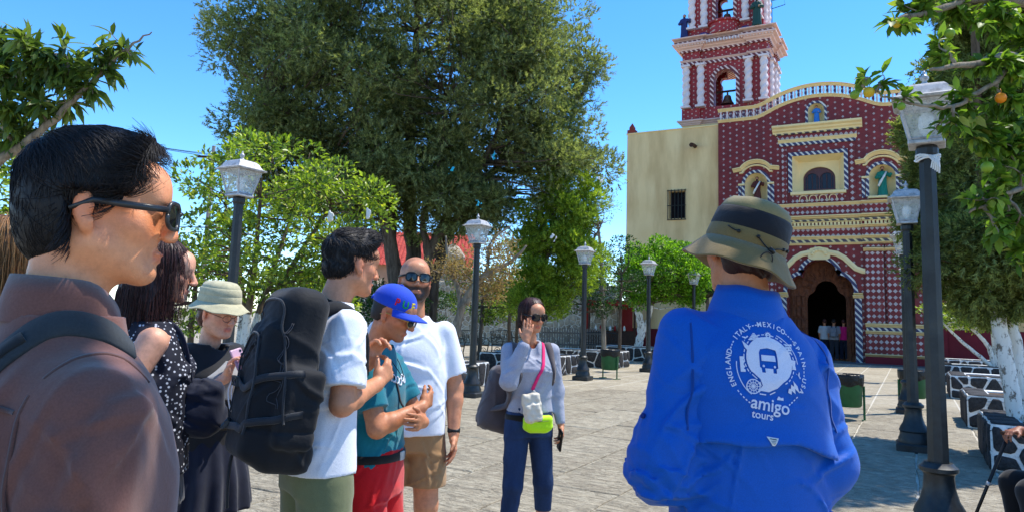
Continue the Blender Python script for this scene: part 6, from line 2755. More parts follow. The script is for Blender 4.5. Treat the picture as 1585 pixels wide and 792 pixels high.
S.disp(folds(.006, 28, 5.0, .6))
S.disp(creases(22, 30, (-.2, -.14, .95), (.22, .16, 1.4), .007, .007, .06))
sub_cut(S, (0, .0, 1.45), (0, .03, 1.56), .060)
shF = S.obj('tee_shirt', M_TEAL, F_.root, 1)
bvF = bvh_of(shF)
# white script on the chest
out_v, out_f = [], []
mb = MB()
for k, (x0_, z0_) in enumerate(((-.06, 1.30), (-.03, 1.31), (.0, 1.295), (.03, 1.305), (.06, 1.315))):
    pts = [(x0_ + .016 * math.cos(q), .3, z0_ + .022 * math.sin(q * 1.0) + .004 * q) for q in np.linspace(0, 5.2, 12)]
    P2 = []
    for p in pts:
        hit = bvF.ray_cast(Vector(p), Vector((0, -1, 0)))
        if hit[0] is not None:
            P2.append(hit[0] + hit[1] * .002)
    if len(P2) > 3:
        mb.tube(P2, .0035, 5)
mb.build('chest_print', M_WHITET, shF, True)
mb = MB()
ribbon(mb, [(-.05, -.06, 1.48), (.05, -.055, 1.485), (.075, .03, 1.44), (.05, .12, 1.34), (.01, .17, 1.22), (-.02, .19, 1.1)], .014, .003, bvF, .002, 34, side=(0, 1, 0), snap=.06)
mb.tube(spline([(.055, .02, 1.47), (.045, .09, 1.40), (.01, .135, 1.33), (-.03, .09, 1.40), (-.045, .02, 1.47)], 20), .002, 5)
mb.build('lanyard', M_CORD, F_.root, True)
S = SDF(.009)
S.stack([(.80, 0, 0, .17, .125), (.95, 0, 0, .176, .128), (1.0, 0, 0, .17, .124)], .03)
for q in (-1, 1):
    S.chain([(q * .092, 0, .86), (q * .11, .02, .50)], [.108, .105], .03)
S.disp(folds(.007, 24, 9.0, .5))
S.disp(creases(25, 22, (-.2, -.14, .55), (.2, .16, .95), .008, .007, .06))
S.cut(plane_cut((0, 0, .52), (0, 0, -1)))
S.obj('shorts', M_REDSH, F_.root, 1)
mb = MB()
mb.lathe([(.01, .955), (.192, .955), (.194, .975), (.19, .99), (.01, .99)], 36)
o = mb.build('belt', M_CORD, F_.root, True)
o.scale = (.97, .74, 1)
MB().box((-.022, .139, .953), (.022, .148, .993), 0, .003).build('belt_buckle', M_LAMPSILVER, F_.root)
shoes(F_, M_SHOE, [((-.11, -.02, .09), (-.1, 1, 0)), ((.11, -.02, .09), (.1, 1, 0))])

# ---- bald man in white shirt and khaki shorts
B_ = Person(642, 432, 3.85, 168, 'bald bearded man in sunglasses, white shirt and khaki shorts')
hB = Head((0, .01, 1.655), yaw=4, pitch=-3, roll=-3, k=1.03)
S = SDF(.0065)
add_head(S, hB, neck=(0, -.03, 1.44), nr=.066, full=.012)
S.stack(torso(.74, top=1.40), .03)
RB = ((.170, -.01, 1.375), (.235, -.03, 1.09), (.23, .06, .86), (0, .2, -1), (-1, .1, 0))
LB = ((-.170, -.01, 1.375), (-.24, -.02, 1.09), (-.235, .05, .86), (0, .2, -1), (1, .1, 0))
arms_hands(S, RB, LB, (.054, .047, .044, .029))
legs(S, .11, .5, 0, (.08, .062, .062, .042))
o = S.obj('body', M_SKIN['tan'], B_.root, 1)
tint_skin(o, hB, .3, 1.0, .5)
lens_pair(hB, B_.root, M_BLACKPL, M_LENS, .027, .021, .120, .0, .034, .0034)
S = SDF(.0075)
S.stack([(.86, 0, .01, .19, .15), (.95, 0, .012, .188, .155), (1.08, 0, .016, .186, .158), (1.2, 0, .012, .184, .15), (1.29, 0, .0, .182, .138), (1.36, 0, -.01, .166, .115), (1.42, 0, -.016, .122, .092), (1.465, 0, -.016, .082, .08)], .03)
for a in (RB, LB):
    S.cone(a[0], np.array(a[0]) + (np.array(a[1]) - np.array(a[0])) * .76, .066, .080, .03, flat=True)
S.disp(folds(.006, 22, 6.0, .6))
S.disp(creases(23, 34, (-.22, .0, .9), (.22, .2, 1.38), .008, .008, .07))
sub_cut(S, (0, -.0, 1.44), (0, .02, 1.55), .068)
S.obj('tee_shirt', M_WHITET, B_.root, 1)
S = SDF(.009)
S.stack([(.78, 0, 0, .172, .135), (.92, 0, .005, .172, .138), (.98, 0, .01, .168, .135)], .03)
for q in (-1, 1):
    S.chain([(q * .092, 0, .84), (q * .112, .02, .55)], [.106, .104], .03)
S.disp(folds(.007, 24, 2.0, .5))
S.disp(creases(24, 20, (-.2, .0, .6), (.2, .16, .95), .008, .007, .06))
S.cut(plane_cut((0, 0, .60), (0, 0, -1)))
S.obj('shorts', M_KHAKI, B_.root, 1)
mb = MB()
mb.lathe([(.030, -.012), (.034, -.01), (.034, .01), (.030, .012)], 18)
o = mb.build('watch', M_BLACKPL, B_.root, True)
o.location = LB[2] + V3(0, -.005, .02)
o.rotation_euler = (R_(-12), 0, 0)
shoes(B_, M_SHOE, [((-.13, -.02, .09), (-.15, 1, 0)), ((.13, -.02, .09), (.15, 1, 0))])

# ---- H: woman in jeans shading her eyes
M_DENIM = None
t = NT('blue_denim', .85, .2)
w_ = t.noise(700, 2, .5)
fade = t.noise(5, 4, .55, t.mapping((1.2, 1.2, .5)))
t.color(t.mix(.35, t.ramp(fade, [(.35, srgb(16, 27, 50)), (.62, srgb(34, 56, 92)), (.8, srgb(84, 110, 146))]), t.ramp(w_, [(.3, srgb(16, 28, 54)), (.7, srgb(70, 98, 146))])))
t.bump(t.math('ADD', t.noise(26, 4, .6), t.math('MULTIPLY', w_, .2)), .35, .012)
M_DENIM = t.mat
t = NT('grey_marl', .9, .15)
t.color(t.mix(.5, t.ramp(t.noise(10, 4), [(.3, srgb(146, 148, 162)), (.7, srgb(172, 174, 188))]), t.ramp(t.noise(600, 2), [(.35, srgb(120, 122, 136)), (.65, srgb(196, 198, 208))])))
t.bump(t.noise(24, 4, .55, dist=.6), .3, .012)
M_GREYTOP = t.mat
M_GREYPACK = fabric('grey_pack_cloth', srgb(84, 76, 78), .18, 600, .85, .35)
H = Person(823, 487, 4.65, 165, 'woman in jeans and grey top shading her eyes with one hand')
hH = Head((0, .02, 1.655), yaw=14, pitch=8)
S = SDF(.0065)
add_head(S, hH, True, neck=(0, -.025, 1.46), nr=.048, jaw=.97)
S.stack(torso(.68, top=1.42, waist=.01), .03)
RH_ = ((.155, 0, 1.40), (.19, .13, 1.20), (.085, .165, 1.475), (-.15, -.06, 1), (-.25, -1, .1), (.06, .06, .1, .18))
LH_ = ((-.155, 0, 1.40), (-.21, -.03, 1.12), (-.22, .05, .90), (0, .15, -1), (1, .1, 0), (.5, .5, .55, .6))
arms_hands(S, RH_, LH_, (.044, .037, .034, .023), .95)
legs(S, .13, .5, .03)
o = S.obj('body', M_SKIN['tan'], H.root, 1)
tint_skin(o, hH, .7)


def long_hair(name, P, h, mat, n, low, cap, tail, seed, wind=(0, 0), r=.0014, res=.007, part=0.0):
    """cap volume plus strands combed from the crown down to z=low (figure space)"""
    rr = np.random.default_rng(seed)
    S = SDF(res)
    cap(S)
    v, f = S.mesh()
    v = relax(v, f, 1)
    nn = vert_normals(v, f)
    ids = rr.choice(len(v), n)
    p0, n0 = v[ids], nn[ids]
    pts = [p0]
    p = p0.copy()
    d = n0 * .0
    L = rr.uniform(.05, tail, len(ids))[:, None] / 9
    for k in range(9):
        g = np.tile(np.array([wind[0], wind[1], -1.0]), (len(ids), 1))
        c = h.c + h.R @ np.array([0, -.02, .02])
        out = p - c
        out[:, 2] *= .6
        out /= np.linalg.norm(out, axis=1, keepdims=True) + 1e-9
        g -= out * np.clip((g * out).sum(1, keepdims=True), None, 0)
        g += rr.normal(0, .08, g.shape)
        g /= np.linalg.norm(g, axis=1, keepdims=True) + 1e-9
        p = p + g * L + n0 * .0006 * (4 - k)
        p[:, 2] = np.maximum(p[:, 2], low - rr.uniform(0, .02, len(ids)))
        pts.append(p.copy())
    sv, sf = strands(np.stack(pts, 1), r * rr.uniform(.6, 1.4, len(ids)))
    V, Fc = join([(v, f), (sv, sf)])
    return mobj(name, V, Fc, mat, P.root, True)


def capH(S):
    hH.ell(S, (0, -.022, .034), (.083, .104, .090), .01)
    hH.ell(S, (0, -.07, -.03), (.066, .05, .07), .03)
    S.cut(lambda X, Y, Z: (lambda x, y, z: np.maximum(np.maximum(y - .052 - .35 * (z - .05), -.085 - z), np.minimum(y - .012, -.02 - z) * .8))(*hH.inv(X, Y, Z)))


long_hair('hair', H, hH, M_HDARK, 900, 1.44, capH, .10, 4)
lens_pair(hH, H.root, M_BLACKPL, M_LENS, .029, .024, .114, -.002, .034, .0032, square=2.6)
S = SDF(.0075)
S.stack([(.985, 0, 0, .165, .118), (1.08, 0, 0, .150, .112), (1.2, 0, .01, .158, .125), (1.28, 0, .022, .165, .142), (1.34, 0, .008, .162, .122), (1.40, 0, -.006, .142, .096), (1.445, 0, -.012, .10, .078), (1.475, 0, -.012, .066, .062)], .03)
S.chain([RH_[0], RH_[1], np.array(RH_[1]) + (np.array(RH_[2]) - np.array(RH_[1])) * .86], [.060, .056, .040], .035)
S.chain([LH_[0], LH_[1], np.array(LH_[1]) + (np.array(LH_[2]) - np.array(LH_[1])) * .90], [.060, .050, .036], .04)
S.disp(folds(.006, 30, 8.0, .7))
S.disp(creases(27, 40, (-.24, -.1, 1.0), (.24, .22, 1.42), .007, .006, .05))
sub_cut(S, (0, .0, 1.44), (0, .03, 1.56), .056)
sub_cut(S, (0, .12, 1.40), (0, .07, 1.50), .045)
shH = S.obj('long_sleeved_top', M_GREYTOP, H.root, 1)
S = SDF(.008)
S.stack([(.82, 0, -.005, .165, .122), (.93, 0, -.008, .17, .125), (1.02, 0, 0, .155, .115)], .03)
for q in (-1, 1):
    S.chain([(q * .082, 0, .86), (q * .118, .03 + .03 * q, .5), (q * .138, -.005 + .04 * q, .30)], [.090, .066, .058], .025)
S.disp(lambda X, Y, Z: folds(.006, 30, 4.0, .8)(X, Y, Z) + folds(.004, 60, 1.0, 2.5)(X, Y, Z) * np.exp(-((Z - .45) / .12) ** 2))
S.cut(plane_cut((0, 0, .30), (0, 0, -1)))
S.obj('jeans', M_DENIM, H.root, 1)
M_SHOEW = pm('shoe_white', srgb(206, 204, 200), .1, 9, .6)
shoes(H, M_SHOEW, [((-.14, -.07, .09), (-.2, 1, 0)), ((.14, .03, .09), (.2, 1, 0))])
bvHt = bvh_of(shH)


def worn(name, P, label, cat):
    o = empty(name, P.root.location, P.root.rotation_euler.z)
    o.scale = P.root.scale
    return tag(o, label, cat)


q = worn('backpack', H, 'grey backpack hanging behind the woman in jeans', 'backpack')
S = SDF(.01)
Rk = np.array(Matrix.Rotation(R_(-16), 3, 'Y'))
S.rbox((.155, -.20, 1.05), (.13, .10, .23), .07, .02, Rk).rbox((.18, -.22, .93), (.12, .11, .11), .06, .03, Rk).rbox((.19, -.30, .96), (.09, .04, .12), .03, .01, Rk)
S.disp(folds(.008, 22, 3.0))
S.disp(creases(26, 24, (0, -.35, .8), (.34, -.05, 1.3), .008, .008, .07))
S.obj('pack_body', M_GREYPACK, q, 1)
mb = MB()
ribbon(mb, [(.13, -.17, 1.27), (.125, -.08, 1.43), (.125, .02, 1.44), (.135, .11, 1.33), (.16, .12, 1.17), (.22, .02, 1.06), (.25, -.12, .98)], .05, .010, bvHt, .003, 40, snap=.1)
mb.build('shoulder_strap', M_GREYPACK, q, True)
mb = MB()
ribbon(mb, [(-.12, -.12, 1.38), (-.12, -.02, 1.45), (-.125, .06, 1.40), (-.14, .10, 1.28), (-.17, .05, 1.18)], .05, .010, bvHt, .003, 30, snap=.1)
mb.build('shoulder_strap', M_GREYPACK, q, True)
q = worn('shoulder_bag', H, 'small cream quilted bag on a pink strap, worn by the woman in jeans', 'bag')
M_CREAMBAG = pm('cream_leather', srgb(214, 204, 184), .08, 9, .5, .3, 60, .004)
S = SDF(.006)
Rb = np.array(Matrix.Rotation(R_(10), 3, 'Y'))
S.rbox((.03, .17, 1.03), (.066, .032, .10), .025, .01, Rb).rbox((.03, .196, 1.00), (.055, .02, .06), .015, .006, Rb)
S.disp(lambda X, Y, Z: .003 * np.maximum(np.cos((X + Z) * 95), np.cos((X - Z) * 95)))
S.obj('pouch', M_CREAMBAG, q, 1)
mb = MB()
ribbon(mb, [(.02, .175, 1.135), (-.01, .165, 1.22), (-.045, .16, 1.30), (-.07, .10, 1.40), (-.075, .02, 1.455)], .024, .004, bvHt, .004, 30, snap=.06)
mb.build('pink_strap', fabric('pink_webbing', srgb(236, 44, 110)), q, True)
mb = MB()
mb.lathe([(.009, -.003), (.013, 0), (.009, .003)], 12)
o = mb.build('ring', M_LAMPSILVER, q, True)
o.location, o.rotation_euler = (.022, .175, 1.135), (R_(90), 0, 0)
q = worn('belt_bag', H, 'neon yellow belt bag worn over the jeans', 'belt bag')
S = SDF(.006)
S.rbox((-.02, .148, .925), (.105, .032, .052), .03, .01).rbox((-.02, .15, .89), (.075, .03, .03), .025, .02)
S.disp(folds(.003, 50, 2.0))
S.obj('pouch', fabric('neon_yellow', srgb(190, 240, 20), .06, 900, .55, .2), q, 1)
mb = MB()
mb.lathe([(.168, .93), (.171, .935), (.171, .965), (.168, .97)], 32)
o = mb.build('belt', M_CORD, q, True)
o.scale = (1, .76, 1)
mb = MB()
mb.tube([(-.10, .178, .945), (-.02, .184, .938), (.06, .178, .945)], .0025, 5)
mb.build('zipper', pm('zip_grey', srgb(110, 130, 60)), q, True)
q = worn('mobile_phone', H, 'dark phone in the lowered hand of the woman in jeans', 'phone')
S = SDF(.005)
S.rbox((-.205, .085, .80), (.008, .037, .075), .007, .004, np.array(Matrix.Rotation(R_(-18), 3, 'X')))
S.obj('case', M_BLACKPL, q, 1)

# ---- C: woman with dark hair and dotted tunic
t = NT('dotted_navy', .8, .25)
m = t.mapping((1, 1, 1))
vd = t.voronoi(62, 'F1', m)
t.color(t.mix(t.range(vd, .24, .32, 1, 0), t.ramp(t.noise(9, 4), [(.3, srgb(20, 22, 32)), (.7, srgb(34, 36, 50))]), srgb(196, 198, 206)))
t.bump(t.noise(20, 4), .3, .012)
M_DOTS = t.mat
M_NAVY = fabric('navy_cloth', srgb(18, 24, 44), .2, 900, .7, .25)
C_ = Person(248, 418, 2.75, 60, 'dark haired woman in sleeveless navy dotted tunic, seen from behind')
hC = Head((0, .02, 1.655), yaw=-14, pitch=6)
S = SDF(.007)
add_head(S, hC, True, neck=(0, -.025, 1.46), nr=.05)
S.stack(torso(.78, top=1.45), .03)
RC = ((.155, -.015, 1.385), (.20, -.14, 1.13), (.20, -.06, .90), (0, .3, -1), (-1, 0, 0))
LC_ = ((-.165, -.01, 1.40), (-.205, .0, 1.11), (-.13, .20, 1.08), (.6, .8, 0), (.3, -.3, -1))
arms_hands(S, RC, LC_, (.054, .044, .040, .026), .95)
legs(S)
o = S.obj('body', M_SKIN['pale'], C_.root, 1)
tint_skin(o, hC, .6)


def capC(S):
    hC.ell(S, (0, -.022, .034), (.088, .108, .094), .01)
    hC.ell(S, (0, -.055, -.05), (.088, .078, .10), .03)
    S.cone(hC.P(0, -.075, -.09), (0, -.085, 1.43), .075, .062, .04)
    S.cone(hC.P(.06, -.02, -.06), (.085, .0, 1.44), .04, .035, .03)
    S.cut(lambda X, Y, Z: (lambda x, y, z: np.maximum(y - .055 - .35 * (z - .05), np.minimum(y - .026, -.02 - z) * .8))(*hC.inv(X, Y, Z)))
    S.cut(plane_cut((0, 0, 1.395), (0, 0, -1)))


long_hair('hair', C_, hC, M_HDARK, 2600, 1.36, capC, .30, 6, r=.0012)
S = SDF(.0075)
S.stack([(.80, 0, 0, .225, .17), (.95, 0, -.004, .21, .158), (1.08, 0, 0, .192, .145), (1.2, 0, .004, .186, .142), (1.29, 0, .012, .176, .14), (1.36, 0, -.004, .150, .112), (1.42, 0, -.012, .122, .09), (1.455, 0, -.014, .10, .08)], .03)
S.disp(folds(.008, 22, 4.5, .45))
S.disp(creases(28, 26, (-.2, -.17, .92), (.22, .17, 1.36), .007, .008, .09))
S.cut(plane_cut((0, 0, .90), (0, 0, -1)))
for q in (-1, 1):
    sub_cut(S, (q * .185, -.01, 1.47), (q * .205, -.005, 1.29), .05, .01)
sub_cut(S, (0, .0, 1.44), (0, .03, 1.56), .075)
S.obj('tunic', M_DOTS, C_.root, 1)
S = SDF(.011)
S.stack([(.5, 0, 0, .215, .17), (.8, 0, 0, .195, .15), (.95, 0, 0, .18, .13)], .03)
S.disp(lambda X, Y, Z: .010 * np.sin(np.arctan2(Y, X) * 14) * np.clip((.95 - Z) * 2, 0, 1))
S.cut(plane_cut((0, 0, .78), (0, 0, -1)))
S.obj('skirt', M_NAVY, C_.root, 1)
shoes(C_, M_SHOE, [((-.11, -.02, .09), (-.1, 1, 0)), ((.11, -.02, .09), (.1, 1, 0))])
q = worn('shoulder_bag', C_, 'dark navy bag hanging at the front of the dotted tunic', 'bag')
S = SDF(.009)
S.rbox((.10, .18, 1.15), (.036, .075, .085), .034, .02).ell((.10, .18, 1.09), (.034, .085, .07), .04)
S.disp(folds(.008, 24, 1.0))
S.disp(creases(41, 16, (.05, .08, 1.0), (.15, .28, 1.26), .010, .008, .06))
S.obj('pouch', M_NAVY, q, 1)
mb = MB()
ribbon(mb, [(.10, .14, 1.17), (.11, .12, 1.30), (.08, .08, 1.42), (.02, .0, 1.46), (-.06, -.12, 1.40), (-.12, -.17, 1.2), (-.1, .0, 1.1)], .026, .004, None, 0, 40, side=(.4, -.8, .3))
mb.build('strap', M_NAVY, q, True)

# ---- B: woman with fair brown hair at the left edge
W_ = Person(8, 404, 1.95, 20, 'woman with fair brown hair at the left edge behind the near man')
hW = Head((0, .02, 1.655), yaw=-20, pitch=4)
S = SDF(.008)
add_head(S, hW, True, neck=(0, -.025, 1.46), nr=.05)
S.stack(torso(.78, top=1.45), .03)
for q in (-1, 1):
    add_arm(S, (q * .16, -.01, 1.40), (q * .20, -.02, 1.12), (q * .16, .14, 1.0))
    add_hand(S, (q * .16, .14, 1.0), (-q * .4, .8, 0), (-q * .5, 0, -1), 1)
legs(S)
o = S.obj('body', M_SKIN['light'], W_.root, 1)
tint_skin(o, hW, .6)


def capW(S):
    hW.ell(S, (0, -.022, .034), (.088, .108, .094), .01)
    hW.ell(S, (0, -.06, -.06), (.084, .076, .10), .03)
    S.cone(hW.P(0, -.08, -.09), (0, -.09, 1.43), .075, .05, .04)
    S.cut(lambda X, Y, Z: (lambda x, y, z: np.maximum(y - .055 - .35 * (z - .05), np.minimum(y - .020, -.02 - z) * .8))(*hW.inv(X, Y, Z)))
    S.cut(plane_cut((0, 0, 1.41), (0, 0, -1)))


long_hair('hair', W_, hW, M_HBROWN, 3000, 1.40, capW, .26, 8, r=.0012)
S = SDF(.009)
S.stack(torso(1.0, .016, z0=.9), .03)
for q in (-1, 1):
    S.chain([(q * .155, -.012, 1.385), (q * .20, -.02, 1.2)], [.066, .064], .04)
S.disp(folds(.007, 24, 2.5))
shW = S.obj('top', fabric('dark_top', srgb(34, 38, 58)), W_.root, 1)
S = SDF(.014)
S.stack([(.84, 0, 0, .17, .12), (1.0, 0, 0, .165, .115)], .03)
for q in (-1, 1):
    S.chain([(q * .09, 0, .88), (q * .10, .02, .5), (q * .11, -.02, .12)], [.105, .08, .065], .02)
S.obj('trousers', M_DENIMD, W_.root, 1)
shoes(W_, M_SHOE, [((-.11, -.02, .09), (-.1, 1, 0)), ((.11, -.02, .09), (.1, 1, 0))])
q = worn('shoulder_bag', W_, 'orange bag strap over the dark top at the left edge', 'bag')
mb = MB()
ribbon(mb, [(.05, .12, 1.25), (.09, .05, 1.42), (.09, -.04, 1.46), (.06, -.14, 1.36), (-.05, -.17, 1.2)], .03, .005, bvh_of(shW), .003, 30, snap=.1)
mb.build('strap', fabric('orange_strap', srgb(214, 120, 60)), q, True)
S = SDF(.012)
S.rbox((-.14, -.20, 1.05), (.12, .06, .12), .04, .02)
S.obj('pouch', fabric('orange_bag', srgb(190, 100, 50)), q, 1)

# ---- D: woman in the pale bucket hat looking at her phone
D_ = Person(334, 470, 3.55, 122, 'woman in pale bucket hat and black dress looking at her phone')
hD = Head((0, .04, 1.612), yaw=0, pitch=12, k=1.06)
S = SDF(.0065)
add_head(S, hD, True, neck=(0, -.025, 1.45), nr=.056, full=.008)
S.stack(torso(.70, top=1.40, bust=.03), .03)
RD = ((.145, 0, 1.375), (.215, .03, 1.13), (.05, .20, 1.28), (-.25, .25, 1), (-.4, 0.9, 0), (.5, .5, .5, .55), -1)
LD = ((-.145, 0, 1.375), (-.215, .04, 1.13), (-.045, .215, 1.21), (.3, .3, .9), (.5, .8, 0), (.6, .6, .6, .6), 1)
arms_hands(S, RD, LD, (.054, .046, .042, .027), .95)
legs(S, .10, .5, 0, (.095, .066, .064, .042))
o = S.obj('body', M_SKIN['pale'], D_.root, 1)
tint_skin(o, hD, .9)


def capD(S):
    hD.ell(S, (0, -.022, .03), (.083, .103, .09), .01)
    hD.ell(S, (0, -.055, -.035), (.080, .062, .068), .02)
    S.cut(lambda X, Y, Z: (lambda x, y, z: np.maximum(np.maximum(y - .06, -.095 - z), np.minimum(y - .004, .01 - z)))(*hD.inv(X, Y, Z)))


short_hair(hD, 'hair', M_HDARK, D_.root, capD, short_flow, 700, .03, .2, .0014, 21, .007, amp=.002)
M_PALEHAT = fabric('pale_hat_cloth', srgb(184, 176, 142), .18, 700, .9, .4, .2, 40)
hatD, _r0 = bucket_hat(hD, D_.root, (M_PALEHAT, M_PALEHAT, M_PALEHAT), 1.22, 6, .140, .105, .040, rx=.096, zb=.052, wave=.006)
lens_pair(hD, D_.root, M_GOLD, fabric('clear_lens', srgb(196, 160, 140)) if False else M_GOLD, .024, .018, .116, -.006, .033, .0012) if False else None
fr_ = MB()
for q in (-1, 1):
    fr_.tube([hD.P(q * .033 + .024 * math.cos(a), .114 - .004 * abs(math.cos(a)), -.008 + .017 * math.sin(a)) for a in np.linspace(0, 6.283, 20)], .0014, 5)
    fr_.tube([hD.P(q * .057, .108, -.004), hD.P(q * .082, .0, .002)], .0014, 5)
fr_.tube([hD.P(-.009, .115, -.004), hD.P(.009, .115, -.004)], .0014, 5)
fr_.build('glasses', M_BLACKPL, D_.root, True)
S = SDF(.0075)
S.stack([(.90, 0, 0, .20, .15), (1.08, 0, .004, .19, .145), (1.2, 0, .016, .195, .155), (1.28, 0, .026, .195, .165), (1.34, 0, .008, .18, .135), (1.40, 0, -.006, .152, .10), (1.44, 0, -.01, .12, .086)], .03)
S.disp(folds(.006, 26, 6.5))
for a in (RD, LD):
    S.cone(a[0], np.array(a[0]) + (np.array(a[1]) - np.array(a[0])) * .3, .068, .068, .03)
sub_cut(S, (0, .02, 1.45), (0, .03, 1.56), .074)
S.obj('dress_top', fabric('black_dress', srgb(26, 27, 30), .2, 900, .75), D_.root, 1)
S = SDF(.0075)
S.stack([(1.16, 0, .018, .200, .160), (1.28, 0, .028, .200, .170), (1.36, 0, .010, .182, .138)], .01)
S.cut(lambda X, Y, Z: np.maximum(.02 - Y, np.maximum(np.abs(X) - .13, Z - 1.36 + .6 * np.abs(X))))
S.obj('grey_bib', fabric('grey_panel', srgb(150, 150, 150)), D_.root, 1)
S = SDF(.010)
S.stack([(.5, 0, 0, .265, .22), (.75, 0, 0, .235, .19), (.93, 0, 0, .20, .15), (1.02, 0, 0, .185, .14)], .03)
S.disp(lambda X, Y, Z: .016 * np.sin(np.arctan2(Y, X) * 13 + .6 * np.sin(Z * 6)) * np.clip((1.0 - Z) * 2.6, 0, 1))
S.cut(plane_cut((0, 0, .58), (0, 0, -1)))
S.obj('skirt', M_NAVY, D_.root, 1)
mb = MB()
mb.lathe([(.186, 1.0), (.193, 1.005), (.193, 1.035), (.186, 1.04)], 34)
o = mb.build('belt', M_BLACKPL, D_.root, True)
o.scale = (1.02, .80, 1)
shoes(D_, M_SHOE, [((-.11, -.02, .09), (-.1, 1, 0)), ((.11, -.02, .09), (.1, 1, 0))])
q = worn('mobile_phone', D_, 'pale pink phone held up by the woman in the bucket hat', 'phone')
Rp = np.array(Matrix.Rotation(R_(24), 3, 'X') @ Matrix.Rotation(R_(14), 3, 'Y'))
cP = V3(.0, .245, 1.355)
S = SDF(.0045)
S.rbox(cP, (.038, .0055, .08), .005, .003, Rp)
S.obj('case', pm('pink_case', srgb(196, 160, 176), .05, 9, .35, .05), q, 1)
for k in range(3):
    mb = MB()
    mb.lathe([(.007, 0), (.007, .003), (.0, .003)], 12)
    o = mb.build('camera_lens', M_LENS, q)
    o.location = cP + Rp @ np.array([-.022, .0056, .062 - .02 * k])
    o.rotation_euler = Matrix(Rp @ np.array(Matrix.Rotation(R_(-90), 3, 'X'))).to_euler()
mb = MB()
mb.lathe([(.024, 0), (.026, .006), (.024, .011), (.0, .012)], 20)
o = mb.build('grip', pm('pink_grip', srgb(222, 180, 196), .05, 9, .4, .05), q, True)
o.location = cP + Rp @ np.array([.004, .0056, -.012])
o.rotation_euler = Matrix(Rp @ np.array(Matrix.Rotation(R_(-90), 3, 'X'))).to_euler()
mb = MB()
mb.tube(spline([(.02, .235, 1.28), (.03, .225, 1.21), (.015, .225, 1.12), (.03, .225, 1.12), (.045, .22, 1.21), (.03, .23, 1.28)], 24), .0035, 5)
mb.build('wrist_loop', M_WHITET, q, True)

# ---- J: seated person with a walking stick at the right edge
pj = at(1640, 560, 4.55)
J = Person(1700, 545, 4.55, -75, 'seated person in black with a walking stick, cut off by the right edge', 1.20)
J.root.scale = (1, 1, 1)
hJ = Head((0, .06, 1.26), pitch=6)
S = SDF(.007)
add_head(S, hJ, neck=(0, -.0, 1.06), nr=.056)
S.stack([(z - .42, cx_, cy_ + .0, rx_, ry_) for z, cx_, cy_, rx_, ry_ in torso(.95, top=1.45)], .03)
RJ = ((.18, .02, 1.0), (.23, .16, .78), (.10, .42, .86), (-.35, .7, -.1), (0, -.1, -1), (.55, .55, .6, .6))
LJ = ((-.18, .02, 1.0), (-.23, .12, .76), (-.14, .33, .66), (.2, .9, -.2), (0, 0, -1))
arms_hands(S, RJ, LJ)
for q in (-1, 1):
    add_leg(S, (q * .10, .0, .50), (q * .13, .44, .50), (q * .14, .42, .09), (.088, .06, .056, .038))
o = S.obj('body', M_SKIN['deep'], J.root, 1)
tint_skin(o, hJ, .3, .2, .4)


def capJ(S):
    hJ.ell(S, (0, -.02, .04), (.08, .10, .085), .01)
    S.cut(lambda X, Y, Z: (lambda x, y, z: np.maximum(y - .07, .01 - z + .3 * y))(*hJ.inv(X, Y, Z)))


short_hair(hJ, 'hair', M_HBLACK, J.root, capJ, short_flow, 300, .02, .2, .0014, 31, .008, amp=.001)
M_BLACKCL = fabric('black_clothes', srgb(22, 21, 24), .2, 900, .85, .3)
S = SDF(.010)
S.stack([(.44, 0, 0, .20, .15), (.6, 0, .0, .20, .15), (.8, 0, 0, .195, .145), (.92, 0, 0, .195, .13), (1.0, 0, -.01, .16, .10), (1.07, 0, -.01, .08, .075)], .03)
S.chain([RJ[0], RJ[1], np.array(RJ[1]) * .2 + np.array(RJ[2]) * .8], [.075, .062, .045], .04)
S.chain([LJ[0], LJ[1], np.array(LJ[1]) * .2 + np.array(LJ[2]) * .8], [.075, .062, .045], .04)
S.disp(folds(.008, 24, 7.7))
S.obj('jacket', M_BLACKCL, J.root, 1)
S = SDF(.010)
for q in (-1, 1):
    S.chain([(q * .10, .0, .52), (q * .13, .45, .51), (q * .14, .42, .14)], [.105, .085, .066], .03)
S.disp(folds(.007, 24, 1.7))
S.obj('trousers', M_BLACKCL, J.root, 1)
shoes(J, M_SHOE, [((-.14, .42, .09), (-.1, 1, 0)), ((.14, .42, .09), (.1, 1, 0))])
q = worn('walking_stick', J, 'dark walking stick leaning under the hand at the right edge', 'walking stick')
q.scale = (1, 1, 1)
top, bot = V3(.085, .485, .845), V3(.13, .80, .01)
mb = MB()
mb.tube([top, bot], [.011, .010], 8)
mb.build('shaft', M_BLACKPL, q, True)
mb = MB()
mb.tube(spline([top + V3(.02, -.06, .0), top + V3(.0, -.02, .012), top, top + V3(-.01, .05, -.005)], 12), .013, 8)
mb.build('handle', M_DARKWOOD, q, True)
mb = MB()
mb.tube([bot + V3(0, -.01, .03), bot], [.013, .016], 8)
mb.build('rubber_tip', M_BLACKPL, q, True)
mb = MB()
mb.tube([top * .6 + bot * .4 + V3(0, -.003, .006), top * .58 + bot * .42], [.0135, .0135], 8)
mb.build('collar_ring', M_LAMPSILVER, q, True)
# stone seat below
o = copy_tree(PR[1])
o.location = (J.root.location.x - .35, J.root.location.y - .9, 0)
tag(o, 'stone planter carrying the seated person, cut off by the right edge', 'planter', 'stone planters along the avenue')
J.root.location.z = 0.0

